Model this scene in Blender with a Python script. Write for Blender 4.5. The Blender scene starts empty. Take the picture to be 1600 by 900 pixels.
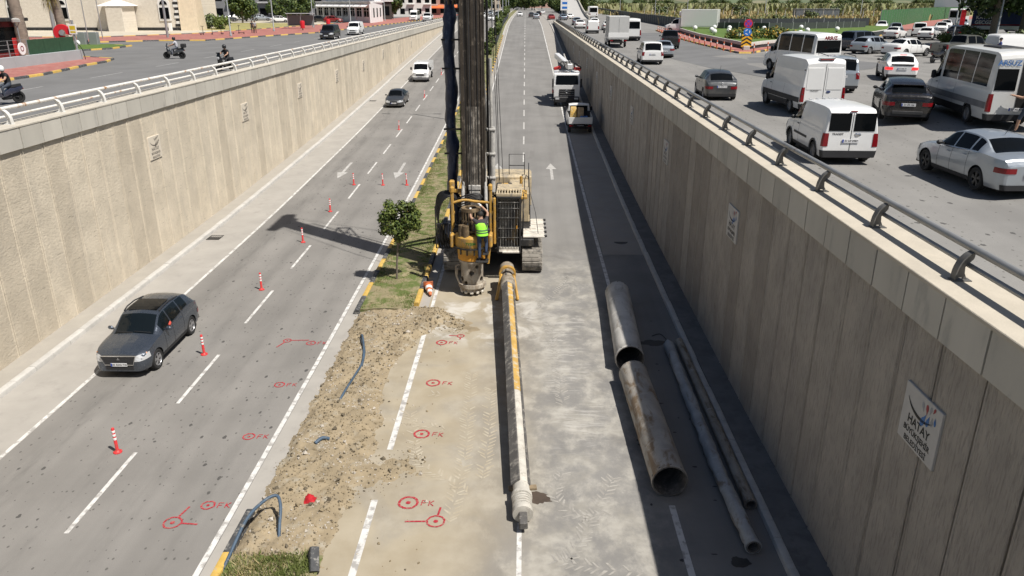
import bpy, bmesh, math, random
import numpy as np
from mathutils import Vector, Matrix, Euler, Quaternion
R = math.radians
random.seed(7)
scn = bpy.context.scene
COL = scn.collection

# ------------------------------------------------------------------ camera, sky, sun, exposure
cam_d = bpy.data.cameras.new('camera')
cam = bpy.data.objects.new('camera', cam_d); COL.objects.link(cam)
cam_d.sensor_width = 36.0
cam_d.lens = 36.0 * 1190 / 1600
cam_d.clip_start = 0.1; cam_d.clip_end = 6000
cam.location = (0, 0, 11.3)
cam.rotation_euler = (R(90 - 20.609), 0, R(0.946))
scn.camera = cam

SUN = Vector((0.488, -0.36, 1.0)).normalized()
world = bpy.data.worlds.new('World'); scn.world = world; world.use_nodes = True
wn = world.node_tree
sky = wn.nodes.new('ShaderNodeTexSky'); sky.sky_type = 'NISHITA'; sky.sun_disc = False
sky.sun_elevation = math.asin(SUN.z); sky.sun_rotation = math.atan2(SUN.x, SUN.y)
sky.air_density = 1.0; sky.dust_density = 1.5; sky.ozone_density = 1.0
bg = wn.nodes['Background']; bg.inputs['Strength'].default_value = 0.052
wn.links.new(sky.outputs[0], bg.inputs[0])
sl = bpy.data.lights.new('sun', 'SUN'); sl.energy = 5.0; sl.angle = R(0.53); sl.color = (1.0, 0.955, 0.885)
sun = bpy.data.objects.new('sun', sl); COL.objects.link(sun)
sun.rotation_euler = SUN.to_track_quat('Z', 'Y').to_euler()
vs = scn.view_settings
vs.view_transform = 'Standard'; vs.look = 'None'; vs.gamma = 1.0; vs.use_curve_mapping = False
vs.exposure = 0.25
scn.cycles.max_bounces = 6; scn.cycles.diffuse_bounces = 3; scn.cycles.glossy_bounces = 3
scn.cycles.transmission_bounces = 3; scn.cycles.transparent_max_bounces = 4

# ------------------------------------------------------------------ helpers: materials
class NT:
    def __init__(s, name):
        s.m = bpy.data.materials.new(name); s.m.use_nodes = True
        s.t = s.m.node_tree; s.b = s.t.nodes['Principled BSDF']
    def n(s, ty, **kw):
        nd = s.t.nodes.new('ShaderNode' + ty)
        for k, v in kw.items(): setattr(nd, k, v)
        return nd
    def put(s, sock, v):
        if v is None: return
        if hasattr(v, 'is_linked') or isinstance(v, bpy.types.NodeSocket): s.t.links.new(v, sock)
        elif isinstance(v, (tuple, list)) and len(v) == 3 and sock.type == 'RGBA': sock.default_value = (*v, 1)
        else: sock.default_value = v
    def pos(s): return s.n('NewGeometry').outputs['Position']
    def obj(s): return s.n('TexCoord').outputs['Object']
    def rnd(s): return s.n('ObjectInfo').outputs['Random']
    def scl(s, v, sc, loc=(0, 0, 0)):
        m = s.n('Mapping'); s.put(m.inputs[0], v); m.inputs['Scale'].default_value = sc; m.inputs['Location'].default_value = loc
        return m.outputs[0]
    def noise(s, v, scale, detail=4, rough=.55, dist=0):
        n = s.n('TexNoise'); s.put(n.inputs['Vector'], v); n.inputs['Scale'].default_value = scale
        n.inputs['Detail'].default_value = detail; n.inputs['Roughness'].default_value = rough; n.inputs['Distortion'].default_value = dist
        return n.outputs[0]
    def voro(s, v, scale, feat='F1', rnd=1):
        n = s.n('TexVoronoi', feature=feat, voronoi_dimensions='2D'); s.put(n.inputs['Vector'], v); n.inputs['Scale'].default_value = scale
        n.inputs['Randomness'].default_value = rnd
        return n
    def ma(s, op, a, b=None, c=None):
        n = s.n('Math', operation=op); s.put(n.inputs[0], a); s.put(n.inputs[1], b)
        if c is not None: s.put(n.inputs[2], c)
        return n.outputs[0]
    def mr(s, v, a, b, c=0, d=1, smooth=True):
        n = s.n('MapRange'); n.clamp = True
        if smooth: n.interpolation_type = 'SMOOTHSTEP'
        s.put(n.inputs[0], v)
        for i, q in enumerate((a, b, c, d)): n.inputs[i + 1].default_value = q
        return n.outputs[0]
    def mix(s, f, a, b, mode='MIX'):
        n = s.n('MixRGB', blend_type=mode); s.put(n.inputs[0], f); s.put(n.inputs[1], a); s.put(n.inputs[2], b)
        return n.outputs[0]
    def xyz(s, v):
        n = s.n('SeparateXYZ'); s.put(n.inputs[0], v); return n.outputs
    def bump(s, h, st=.3, d=.02):
        n = s.n('Bump'); n.inputs['Strength'].default_value = st; n.inputs['Distance'].default_value = d
        s.put(n.inputs['Height'], h); s.put(s.b.inputs['Normal'], n.outputs[0])
    def fin(s, col=None, rough=None, metal=None, spec=None, coat=None, emit=None, es=0, croug=.05):
        b = s.b.inputs
        s.put(b['Base Color'], col); s.put(b['Roughness'], rough); s.put(b['Metallic'], metal)
        s.put(b['Specular IOR Level'], spec)
        if coat is not None: b['Coat Weight'].default_value = coat; b['Coat Roughness'].default_value = croug
        if emit is not None: s.put(b['Emission Color'], emit); b['Emission Strength'].default_value = es
        return s.m

MATS = {}
def M(name, col, rough=.75, metal=0., var=.18, scale=3., bump=0., bscale=40., col2=None, thr=(.45, .65), rand=0., coord='pos', spec=.4, coat=None, stretch=None):
    """plain surface: base colour broken up by noise, a second colour (dirt, rust, wear) in patches, per-object variation"""
    if name in MATS: return MATS[name]
    t = NT(name)
    v = t.pos() if coord == 'pos' else t.obj()
    if stretch: v = t.scl(v, stretch)
    c = tuple(col)
    n1 = t.noise(v, scale, 5)
    out = t.mix(t.mr(n1, .25, .75, 0, 1, False), tuple(x * (1 - var) for x in c), tuple(min(1, x * (1 + var)) for x in c))
    if col2: out = t.mix(t.mr(t.noise(t.scl(v, (1, 1, 1), (7.3, 2.1, 4.4)), scale * 1.7, 6, .65), *thr), out, col2)
    if rand:
        r = t.rnd(); hv = t.n('HueSaturation'); t.put(hv.inputs['Value'], t.mr(r, 0, 1, 1 - rand, 1 + rand, False)); t.put(hv.inputs['Color'], out); out = hv.outputs[0]
    if bump: t.bump(t.noise(v, bscale, 4, .6), bump, .02)
    MATS[name] = t.fin(out, rough, metal, spec, coat)
    return MATS[name]
def paint(name, col, metal=0., rough=.35, dust=.06):
    if name in MATS: return MATS[name]
    t = NT(name); v = t.obj()
    d = t.mr(t.xyz(v)[2], .15, .75, .55, .06, False)
    dn = t.ma('MULTIPLY', t.mr(t.noise(v, 5, 4), .3, .7, .3, 1), d)
    c = t.mix(t.ma('MULTIPLY', dn, .55 + dust), tuple(col), (.30, .26, .21))
    MATS[name] = t.fin(c, t.mr(t.noise(v, 9, 3), .3, .7, rough, rough + .12), metal, .5, .6, croug=.06)
    return MATS[name]

# ------------------------------------------------------------------ helpers: meshes
class MB:
    def __init__(s): s.v = []; s.f = []; s.mi = []; s.cur = 0
    def add(s, vs, fs, T=None):
        o = len(s.v)
        if T is not None: vs = [T @ Vector(p) for p in vs]
        s.v.extend([tuple(p) for p in vs]); s.f.extend([tuple(i + o for i in f) for f in fs]); s.mi.extend([s.cur] * len(fs))
        return s
    def quad(s, a, b, c, d): return s.add([a, b, c, d], [(0, 1, 2, 3)])
    def box(s, c, d, rot=None, bev=0., T=None):
        hx, hy, hz = d[0] / 2, d[1] / 2, d[2] / 2
        if bev <= 0:
            vs = [(x * hx, y * hy, z * hz) for z in (-1, 1) for y in (-1, 1) for x in (-1, 1)]
            fs = [(0, 2, 3, 1), (4, 5, 7, 6), (0, 1, 5, 4), (2, 6, 7, 3), (0, 4, 6, 2), (1, 3, 7, 5)]
        else:
            b = min(bev, hx * .98, hy * .98, hz * .98); vs = []; ix = {}
            for sz in (-1, 1):
                for sy in (-1, 1):
                    for sx in (-1, 1):
                        ix[sx, sy, sz] = len(vs)
                        vs += [(sx * hx, sy * (hy - b), sz * (hz - b)), (sx * (hx - b), sy * hy, sz * (hz - b)), (sx * (hx - b), sy * (hy - b), sz * hz)]
            fs = []
            for ax in range(3):
                for sg in (-1, 1):
                    q = []
                    for a, bb in ((-1, -1), (1, -1), (1, 1), (-1, 1)):
                        k = [0, 0, 0]; k[ax] = sg; k[(ax + 1) % 3] = a; k[(ax + 2) % 3] = bb
                        q.append(ix[tuple(k)] + ax)
                    fs.append(tuple(q if sg > 0 else q[::-1]))
            for ax in range(3):
                a1, a2 = (ax + 1) % 3, (ax + 2) % 3
                for p in (-1, 1):
                    for q in (-1, 1):
                        k0 = [0, 0, 0]; k0[a1] = p; k0[a2] = q; k1 = list(k0); k0[ax] = -1; k1[ax] = 1
                        f = (ix[tuple(k0)] + a1, ix[tuple(k1)] + a1, ix[tuple(k1)] + a2, ix[tuple(k0)] + a2)
                        fs.append(f if p * q < 0 else f[::-1])
            for k, i in ix.items():
                f = (i, i + 1, i + 2); fs.append(f if k[0] * k[1] * k[2] > 0 else f[::-1])
        Mx = Matrix.Translation(c)
        if rot is not None: Mx = Mx @ (rot if isinstance(rot, Matrix) else Euler(rot).to_matrix()).to_4x4()
        if T is not None: Mx = T @ Mx
        return s.add(vs, fs, Mx)
    def cyl(s, p0, p1, r0, r1=None, n=12, cap=True, T=None, ph=0.):
        p0, p1 = Vector(p0), Vector(p1); r1 = r0 if r1 is None else r1
        d = (p1 - p0)
        if d.length < 1e-9: return s
        q = d.to_track_quat('Z', 'Y'); vs = []
        for p, r in ((p0, r0), (p1, r1)):
            for i in range(n):
                a = 2 * math.pi * i / n + ph; vs.append(p + q @ Vector((r * math.cos(a), r * math.sin(a), 0)))
        fs = [(i, (i + 1) % n, n + (i + 1) % n, n + i) for i in range(n)]
        if cap: fs += [tuple(range(n))[::-1], tuple(range(n, 2 * n))]
        return s.add(vs, fs, T)
    def lathe(s, prof, n=20, T=None, closed=False, a0=0, a1=2 * math.pi):
        full = abs(a1 - a0 - 2 * math.pi) < 1e-6; m = n if full else n + 1; k = len(prof); vs = []
        for i in range(m):
            a = a0 + (a1 - a0) * i / n
            vs += [(r * math.cos(a), r * math.sin(a), z) for r, z in prof]
        fs = []
        for i in range(n):
            i2 = (i + 1) % m
            for j in range(k if closed else k - 1):
                j2 = (j + 1) % k; fs.append((i * k + j, i2 * k + j, i2 * k + j2, i * k + j2))
        return s.add(vs, fs, T)
    def tube(s, pts, r, n=8, cap=True, T=None):
        pts = [Vector(p) for p in pts]; k = len(pts); rs = r if isinstance(r, (list, tuple)) else [r] * k
        vs = []; prev = None
        for i, p in enumerate(pts):
            d = (pts[min(i + 1, k - 1)] - pts[max(i - 1, 0)]).normalized()
            if prev is None:
                a = Vector((0, 0, 1)) if abs(d.z) < .9 else Vector((1, 0, 0)); u = d.cross(a).normalized()
            else: u = (prev - d * prev.dot(d)).normalized()
            prev = u; w = d.cross(u)
            vs += [p + (u * math.cos(2 * math.pi * j / n) + w * math.sin(2 * math.pi * j / n)) * rs[i] for j in range(n)]
        fs = [(i * n + j, i * n + (j + 1) % n, (i + 1) * n + (j + 1) % n, (i + 1) * n + j) for i in range(k - 1) for j in range(n)]
        if cap: fs += [tuple(range(n))[::-1], tuple(range((k - 1) * n, k * n))]
        return s.add(vs, fs, T)
    def prism(s, poly, h, T=None, z0=0.):
        """polygon in local xy, extruded along local z"""
        k = len(poly); a = sum(poly[i][0] * poly[(i + 1) % k][1] - poly[(i + 1) % k][0] * poly[i][1] for i in range(k))
        if a < 0: poly = poly[::-1]
        vs = [(x, y, z0) for x, y in poly] + [(x, y, z0 + h) for x, y in poly]
        fs = [tuple(range(k))[::-1], tuple(range(k, 2 * k))] + [(i, (i + 1) % k, k + (i + 1) % k, k + i) for i in range(k)]
        return s.add(vs, fs, T)
    def loft(s, rings, cap=True, closed=True):
        n = len(rings[0]); vs = [p for r in rings for p in r]
        fs = [(i * n + j, i * n + (j + 1) % n, (i + 1) * n + (j + 1) % n, (i + 1) * n + j) for i in range(len(rings) - 1) for j in range(n if closed else n - 1)]
        if cap: fs += [tuple(range(n))[::-1], tuple(range((len(rings) - 1) * n, len(rings) * n))]
        return s.add(vs, fs)
    def ball(s, c, r, nu=12, nv=8, sc=(1, 1, 1)):
        prof = [(math.sin(math.pi * j / nv) + 1e-5, -math.cos(math.pi * j / nv)) for j in range(nv + 1)]
        return s.lathe(prof, nu, Matrix.Translation(c) @ Matrix.Diagonal((r * sc[0], r * sc[1], r * sc[2], 1)))
    def mesh(s, name, mats, smooth=0.):
        me = bpy.data.meshes.new(name); me.from_pydata(s.v, [], s.f)
        for m in (mats if isinstance(mats, (list, tuple)) else [mats]): me.materials.append(m)
        if any(s.mi): me.polygons.foreach_set('material_index', s.mi)
        if smooth:
            me.shade_smooth(); me.set_sharp_from_angle(angle=R(smooth))
        me.update(); return me
    def build(s, name, mats, parent=None, smooth=0., loc=None, **tags):
        return put(name, s.mesh(name, mats, smooth), parent, loc, **tags)
def put(name, me, parent=None, loc=None, rot=None, label=None, cat=None, group=None, kind=None, sc=None):
    o = bpy.data.objects.new(name, me); COL.objects.link(o)
    if parent is not None: o.parent = parent
    if loc is not None: o.location = loc
    if rot is not None: o.rotation_euler = rot
    if sc is not None: o.scale = sc
    if label: o['label'] = label
    if cat: o['category'] = cat
    if group: o['group'] = group
    if kind: o['kind'] = kind
    return o
def thing(name, label, cat, loc=(0, 0, 0), rz=0., group=None): return put(name, None, None, loc, (0, 0, rz), label, cat, group)
def dup(o, parent=None, **kw):
    c = o.copy(); COL.objects.link(c); c.parent = parent
    for k, v in kw.items(): c[k] = v
    for ch in o.children: dup(ch, c)
    return c
def TM(loc=(0, 0, 0), rot=(0, 0, 0)): return Matrix.Translation(loc) @ Euler(rot).to_matrix().to_4x4()

# ------------------------------------------------------------------ the place's own measures (metres; y runs along the road, x to the right)
_py = np.arange(-60, 1200, 1.0)
_pe = np.interp(_py, [-60, 0, 20, 40, 64, 88, 101, 152, 175, 205, 240, 1200], [0, 0, 0, .3, 1.15, 2.3, 3.0, 5.4, 6.35, 6.75, 6.85, 6.85])
_k = np.ones(13) / 13; _pe = np.convolve(np.pad(_pe, 6, mode='edge'), _k, 'valid')
def elev(y): return float(np.interp(y, _py, _pe))
UL, UR = 6.8, 6.95          # upper roads, left and right
XL, XR = -16.9, 6.53        # faces of the two retaining walls
CTL, CTR = 7.45, 7.17       # tops of their copings
def sstep(t): t = max(0., min(1., t)); return t * t * (3 - 2 * t)
def ure(x, y):              # the east upper road dips towards its parapet
    t = sstep((y - 60) / 60); return (6.35 + .6 * sstep((x - 11) / 8)) * (1 - t) + UR * t
def lowz(x, y, dz=0.): return (x, y, elev(y) + dz)
def ys(y0, y1, st=3.0):
    n = max(1, int(math.ceil((y1 - y0) / st))); return [y0 + (y1 - y0) * i / n for i in range(n + 1)]
def strip(mb, x0, x1, y0, y1, dz=0., st=3.0):
    for a, b in zip(ys(y0, y1, st)[:-1], ys(y0, y1, st)[1:]):
        mb.quad(lowz(x0, a, dz), lowz(x1, a, dz), lowz(x1, b, dz), lowz(x0, b, dz))
    return mb
def flat(poly, z): 
    m = MB(); a = sum(poly[i][0] * poly[(i + 1) % len(poly)][1] - poly[(i + 1) % len(poly)][0] * poly[i][1] for i in range(len(poly)))
    if a < 0: poly = poly[::-1]
    return m.add([(x, y, z) for x, y in poly], [tuple(range(len(poly)))])
def text_mesh(txt, size, mat, bold=.0, align='CENTER', ext=.0):
    cu = bpy.data.curves.new('lettering', 'FONT'); cu.body = txt; cu.size = size; cu.align_x = align; cu.align_y = 'CENTER'; cu.offset = bold; cu.extrude = ext; cu.resolution_u = 3
    ob = bpy.data.objects.new('lettering', cu); COL.objects.link(ob)
    bpy.context.view_layer.update()
    me = bpy.data.meshes.new_from_object(ob.evaluated_get(bpy.context.evaluated_depsgraph_get()))
    bpy.data.objects.remove(ob); me.materials.clear(); me.materials.append(mat); me.name = 'lettering'
    return me
def from_mesh(mb, me, T):
    mb.add([v.co.copy() for v in me.vertices], [tuple(p.vertices) for p in me.polygons], T); return mb
def pchip(xs, yy, q):
    xs = np.array(xs, float); yy = np.array(yy, float); h = np.diff(xs); d = np.diff(yy) / h; m = np.zeros(len(xs))
    for i in range(1, len(xs) - 1):
        if d[i - 1] * d[i] > 0:
            w1 = 2 * h[i] + h[i - 1]; w2 = h[i] + 2 * h[i - 1]; m[i] = (w1 + w2) / (w1 / d[i - 1] + w2 / d[i])
    m[0] = d[0]; m[-1] = d[-1]
    q = np.clip(np.array(q, float), xs[0], xs[-1]); i = np.clip(np.searchsorted(xs, q, side='right') - 1, 0, len(xs) - 2)
    t = (q - xs[i]) / h[i]
    return yy[i] * (1 + 2 * t) * (1 - t) ** 2 + m[i] * h[i] * t * (1 - t) ** 2 + yy[i + 1] * t * t * (3 - 2 * t) + m[i + 1] * h[i] * t * t * (t - 1)

# ------------------------------------------------------------------ materials of the setting
def asphalt(name, base, dust=0, specks=1, lane=.10):
    t = NT(name); p = t.pos()
    c = t.mix(t.mr(t.noise(p, .35, 5), .3, .7), tuple(x * .86 for x in base), tuple(x * 1.1 for x in base))
    c = t.mix(t.mr(t.noise(t.scl(p, (1.1, .035, 1)), 1.0, 3), .35, .7, 0, 1), c, t.mix(1, c, (1 - lane * 1.6,) * 3, 'MULTIPLY'))
    g = t.noise(p, 55, 3, .7)
    c = t.mix(t.mr(g, .2, .8, .75, 0, False), c, tuple(x * .62 for x in base))
    if specks:
        v = t.voro(t.scl(p, (1, .62, 1)), 1.7); sz = t.xyz(v.outputs['Color'])[0]
        wob = t.ma('MULTIPLY', t.ma('SUBTRACT', t.noise(p, 14, 3), .5), .16)
        m = t.ma('LESS_THAN', t.ma('ADD', v.outputs['Distance'], wob), t.mr(sz, .5, 1, -.04, .10, False))
        c = t.mix(t.ma('MULTIPLY', m, .8), c, (.05, .048, .046))
        v2 = t.voro(t.scl(p, (1, .7, 1)), 4.2); m2 = t.ma('LESS_THAN', v2.outputs['Distance'], t.mr(t.xyz(v2.outputs['Color'])[1], .45, 1, 0, .13, False))
        c = t.mix(t.ma('MULTIPLY', m2, .7), c, (.07, .066, .06))
    if specks:
        X, Y, Z = t.xyz(p)
        for cx_, w_, a_ in ((-12.75, .55, .30), (-11.0, .5, .18), (-9.3, .5, .16), (-7.7, .5, .13)):
            bd_ = t.mr(t.ma('ABSOLUTE', t.ma('SUBTRACT', X, cx_)), 0, w_, 1, 0)
            bd_ = t.ma('MULTIPLY', bd_, t.mr(t.noise(t.scl(p, (1.4, .3, 1)), 1.6, 6, .7), .38, .68, .15, 1))
            c = t.mix(t.ma('MULTIPLY', bd_, a_ * 1.7), c, (.10, .096, .09))
    rough = .85
    if dust:
        X, Y, Z = t.xyz(p)
        reg = t.ma('MULTIPLY', t.mr(Y, 37, 29), t.mr(X, 4.6, 2.2))
        tan = t.ma('MULTIPLY', reg, t.mr(X, 1.2, -2.4))
        nA = t.noise(t.scl(p, (1, .75, 1)), .8, 10, .72, .12)
        f = t.ma('MULTIPLY', reg, t.mr(nA, .40, .60, .05, .95))
        c = t.mix(f, c, t.mix(t.mr(t.noise(p, 1.7, 5), .35, .65), (.275, .26, .23), (.39, .37, .33)))
        c = t.mix(t.ma('MULTIPLY', tan, t.mr(t.noise(p, .45, 4, .5, 1.2), .25, .6, .5, .95)), c, t.mix(t.mr(t.noise(p, .8, 5), .3, .7), (.315, .265, .185), (.385, .335, .25)))
        band = t.ma('MULTIPLY', t.ma('MULTIPLY', t.mr(X, .5, 1.1), t.mr(X, 2.7, 2.1)), t.ma('MULTIPLY', t.mr(Y, 16.5, 18.5), t.mr(Y, 31, 25)))
        st = t.ma('MULTIPLY', t.noise(t.scl(p, (.8, 5.0, 1)), 1.15, 6, .7, 1.0), t.mr(t.noise(p, .6, 3), .3, .6, .7, 1.08))
        c = t.mix(t.ma('MULTIPLY', band, t.mr(st, .46, .70, 0, .55)), c, (.50, .48, .445))
        spl = t.ma('MULTIPLY', t.ma('MULTIPLY', t.mr(X, -4.0, -3.2), t.mr(X, 1.2, 0)), t.ma('MULTIPLY', t.mr(Y, 23.5, 25.5), t.mr(Y, 29.5, 27.5)))
        c = t.mix(t.ma('MULTIPLY', spl, t.mr(t.noise(p, .9, 6, .6, .8), .5, .66, 0, .8)), c, (.54, .52, .48))
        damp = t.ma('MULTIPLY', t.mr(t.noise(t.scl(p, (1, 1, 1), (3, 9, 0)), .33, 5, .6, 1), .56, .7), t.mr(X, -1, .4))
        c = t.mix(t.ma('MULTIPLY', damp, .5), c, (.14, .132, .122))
    t.bump(t.noise(p, 70, 2, .7), .25, .01)
    return t.fin(c, rough, 0, .3)
m_asph_l = asphalt('asphalt_west', (.265, .252, .234))
m_asph_r = asphalt('asphalt_dusty', (.25, .242, .23), dust=1, specks=0)
m_asph_ul = asphalt('asphalt_upper_west', (.20, .198, .195), specks=0, lane=.05)
m_asph_ur = asphalt('asphalt_upper_east', (.275, .267, .253), specks=1, lane=.1)
m_should = M('shoulder_concrete', (.34, .32, .29), .9, var=.1, scale=.8, bump=.2, bscale=60, col2=(.285, .268, .245), thr=(.5, .75))
m_side = M('gutter_pavement', (.335, .31, .27), .9, var=.12, scale=1.0, bump=.3, bscale=30, col2=(.33, .305, .27), thr=(.45, .65))
m_white = M('road_paint', (.60, .59, .565), .75, var=.14, scale=2.5, bump=.1, bscale=60, col2=(.34, .325, .305), thr=(.47, .62))
m_faint2 = M('worn_lane_paint', (.52, .51, .485), .8, var=.14, scale=2.5, col2=(.36, .345, .325), thr=(.45, .62))
m_faint = M('faint_road_paint', (.46, .45, .43), .8, var=.14, scale=2.5, col2=(.35, .335, .315), thr=(.42, .6))
m_kerbg = M('kerb_concrete', (.47, .455, .425), .85, var=.12, scale=3, bump=.25, bscale=40, col2=(.40, .385, .36), thr=(.52, .72), rand=.05)
m_kerby = M('kerb_yellow', (.56, .37, .09), .7, var=.15, scale=6, col2=(.42, .36, .27), thr=(.55, .7), rand=.08, bump=.2)
m_kerbk = M('kerb_black', (.06, .062, .065), .75, var=.3, scale=6, col2=(.26, .25, .23), thr=(.5, .68), rand=.1, bump=.2)
m_earth = M('dry_earth', (.33, .27, .18), .95, var=.25, scale=.02, col2=(.15, .19, .07), thr=(.45, .6), bump=.2, bscale=1)
m_soil = M('soil', (.29, .233, .152), .95, var=.26, scale=1.5, bump=.8, bscale=25, col2=(.34, .305, .24), thr=(.5, .72))
m_brickred = M('red_paving', (.34, .13, .11), .85, var=.18, scale=1.2, bump=.2, bscale=20, col2=(.40, .24, .2), thr=(.5, .7))

def wall_mat(name, base, dark, sx, sy, sz, strength, stain):
    t = NT(name); p = t.pos()
    c = t.mix(t.mr(t.noise(p, 1.1, 5), .3, .7), tuple(x * .9 for x in base), tuple(x * 1.08 for x in base))
    r = t.rnd()
    c = t.mix(t.mr(r, .62, .72, 0, stain), c, t.mix(1, c, (.78, .77, .76), 'MULTIPLY'))
    c = t.mix(t.mr(r, .0, .14, .5, 0), c, t.mix(1, c, (1.12, 1.1, 1.06), 'MULTIPLY'))
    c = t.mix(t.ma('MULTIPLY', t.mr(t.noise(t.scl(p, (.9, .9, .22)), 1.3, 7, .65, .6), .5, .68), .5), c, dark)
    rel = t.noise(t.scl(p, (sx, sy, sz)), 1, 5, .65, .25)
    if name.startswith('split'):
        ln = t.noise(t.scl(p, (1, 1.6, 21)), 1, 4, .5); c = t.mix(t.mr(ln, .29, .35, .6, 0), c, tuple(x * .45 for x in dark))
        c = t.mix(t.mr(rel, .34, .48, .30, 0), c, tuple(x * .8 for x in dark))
    else: c = t.mix(t.mr(rel, .36, .52, .42, 0), c, tuple(x * .6 for x in dark))  # crevice shade painted into the colour, following the low parts of the relief
    t.bump(rel, strength, .05)
    return t.fin(c, .92, 0, .25)
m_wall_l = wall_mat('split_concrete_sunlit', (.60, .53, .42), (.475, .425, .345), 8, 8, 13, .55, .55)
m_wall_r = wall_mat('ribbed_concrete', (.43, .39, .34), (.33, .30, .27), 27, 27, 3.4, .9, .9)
m_joint = M('joint_dark', (.045, .042, .04), .95)
m_cop = M('coping_concrete', (.48, .455, .40), .88, var=.1, scale=1.1, bump=.15, bscale=30, col2=(.36, .345, .31), thr=(.54, .72), rand=.09, stretch=(1, 1, .35))
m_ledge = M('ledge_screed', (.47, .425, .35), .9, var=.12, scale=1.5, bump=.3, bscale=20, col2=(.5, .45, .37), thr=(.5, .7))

# ------------------------------------------------------------------ ground, roads
g = MB()
for x0, x1, y0, y1, z in ((-3000, -17.25, -60, 4200, 6.74), (24, 3000, -60, 4200, 6.89), (7.2, 24, 590, 4200, 6.89), (-17.25, 7.2, 700, 4200, 6.8)):
    nx = 1
    g.quad((x0, y0, z), (x1, y0, z), (x1, y1, z), (x0, y1, z))
g.build('ground', m_earth, kind='structure')
strip(MB(), -13.75, -6.2, -40, 700).build('lower_road_west', m_asph_l, kind='structure')
strip(MB(), -16.1, -13.75, -40, 700).build('lower_road_shoulder', m_should, kind='structure')
lre = strip(MB(), -4.35, 5.75, -40, 700, 0, 3).build('lower_road_east', m_asph_r, kind='structure')
lrw = bpy.data.objects['lower_road_west']
strip(MB(), -6.4, -4.1, -40, 13.2, -.03).build('verge_soil', m_soil, kind='structure')
flat([(-110, -60), (-17.3, -60), (-17.3, 600), (-110, 600)], UL).build('upper_road_west', m_asph_ul, kind='structure')
ue = MB(); uxs = [7.0, 9, 11] + [12 + i for i in range(9)] + [24, 40, 80, 160]; uys = [-60, -20, 0] + [10 + 10 * i for i in range(13)] + [180, 300, 600]
for yy in uys: ue.v += [(xx, yy, ure(xx, yy)) for xx in uxs]
nu_ = len(uxs); ue.f = [(j * nu_ + i, j * nu_ + i + 1, (j + 1) * nu_ + i + 1, (j + 1) * nu_ + i) for j in range(len(uys) - 1) for i in range(nu_ - 1)]; ue.mi = [0] * len(ue.f)
ue.build('upper_road_east', m_asph_ur, kind='structure', smooth=60)
urw = bpy.data.objects['upper_road_west']; ure_o = bpy.data.objects['upper_road_east']
PT_ = [(51, 15.5, 19.5), (55, 15, 24), (60, 14.2, 27), (66, 13.6, 24.5), (70.8, 13.2, 18.6), (80, 13, 18.6), (90, 13.4, 18.6), (100, 14, 18.8), (110, 14.8, 19.5), (120, 15.5, 20.2)]
# darker resurfaced patch on the east upper road
(lambda m: ([m.quad(*[(x_, y_, ure(x_, y_) + .012) for x_, y_ in ((a0 + (a1 - a0) * i / 6, ya), (a0 + (a1 - a0) * (i + 1) / 6, ya), (b0 + (b1 - b0) * (i + 1) / 6, yb_), (b0 + (b1 - b0) * i / 6, yb_))]) for (ya, a0, a1), (yb_, b0, b1) in zip(PT_[:-1], PT_[1:]) for i in range(6)], m)[1])(MB()).build('asphalt_patch', asphalt('asphalt_patch', (.19, .19, .19), specks=0, lane=.04), parent=ure_o)

# lane markings: each painted line and dash a sheet on its road
def mark(x0, x1, y0, y1, parent, dz=.005): return strip(MB(), x0, x1, y0, y1, dz).build('lane_line', m_white, parent)
strip(MB(), -6.78, -6.28, -10, 420, .004).build('west_gutter', m_should, kind='structure'); strip(MB(), -4.3, -3.72, 26.9, 420, .004).build('east_gutter', m_should, kind='structure'); strip(MB(), 3.7, 5.58, 34, 300, .004).build('east_shoulder', M('east_shoulder', (.30, .278, .25), .9, var=.12, scale=.7, col2=(.30, .285, .265), bump=.2, bscale=50), kind='structure')
mark(-6.93, -6.8, -10, 420, lrw); mark(-13.88, -13.76, -10, 420, lrw, .006)
mark(-3.65, -3.52, 26.9, 420, lre); mark(-3.66, -3.5, 17.6, 25.1, lre); mark(-3.66, -3.5, -10, 15.4, lre)
mark(3.5, 3.65, -10, 15.3, lre); mark(3.5, 3.65, 28.4, 420, lre)
for i in range(60):
    y = 14.05 + 5.93 * i
    strip(MB(), -10.41, -10.30, y, y + 3.3, .005).build('lane_dash', m_white, lrw)
    if i != 1 and i != 2 and i != 3:
        y2 = 11.6 + 5.93 * i
        strip(MB(), -.125, -.015, y2, y2 + 3.0, .005).build('lane_dash', m_white if i < 3 else m_faint2, lre)
def arrow(x, y, d, parent):
    m = MB(); P = [(-.09, -2.2), (.09, -2.2), (.09, .6), (.36, .6), (0, 2.2), (-.36, .6), (-.09, .6)]
    for f in ((0, 1, 2, 6), (3, 4, 5)): m.add([lowz(x + P[i][0], y + d * P[i][1], .006) for i in f], [tuple(range(len(f))) if d > 0 else tuple(range(len(f)))[::-1]])
    m.build('direction_arrow', m_faint, parent)
arrow(1.8, 50.5, 1, lre); arrow(-1.85, 50.5, 1, lre); arrow(-8.35, 50.6, -1, lrw); arrow(-12.1, 50.6, -1, lrw)
# upper road lines
def uline(x0, y0, x1, y1, w, z, parent):
    d = Vector((x1 - x0, y1 - y0, 0)).normalized(); n = Vector((d.y, -d.x, 0)) * w / 2
    a, b = Vector((x0, y0, z)), Vector((x1, y1, z)); MB().quad(a + n, b + n, b - n, a - n).build('lane_line', m_white_old, parent)
m_white_old = M('worn_road_paint', (.42, .415, .40), .8, var=.1, scale=2, col2=(.28, .278, .275), thr=(.42, .6))
uline(-19.3, 5, -19.3, 170, .12, UL + .004, urw)
for i in range(14): uline(-23.2, 20 + 9 * i, -23.2, 24 + 9 * i, .12, UL + .004, urw); uline(-27.3, 22 + 9 * i, -27.3, 26 + 9 * i, .12, UL + .004, urw)

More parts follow.
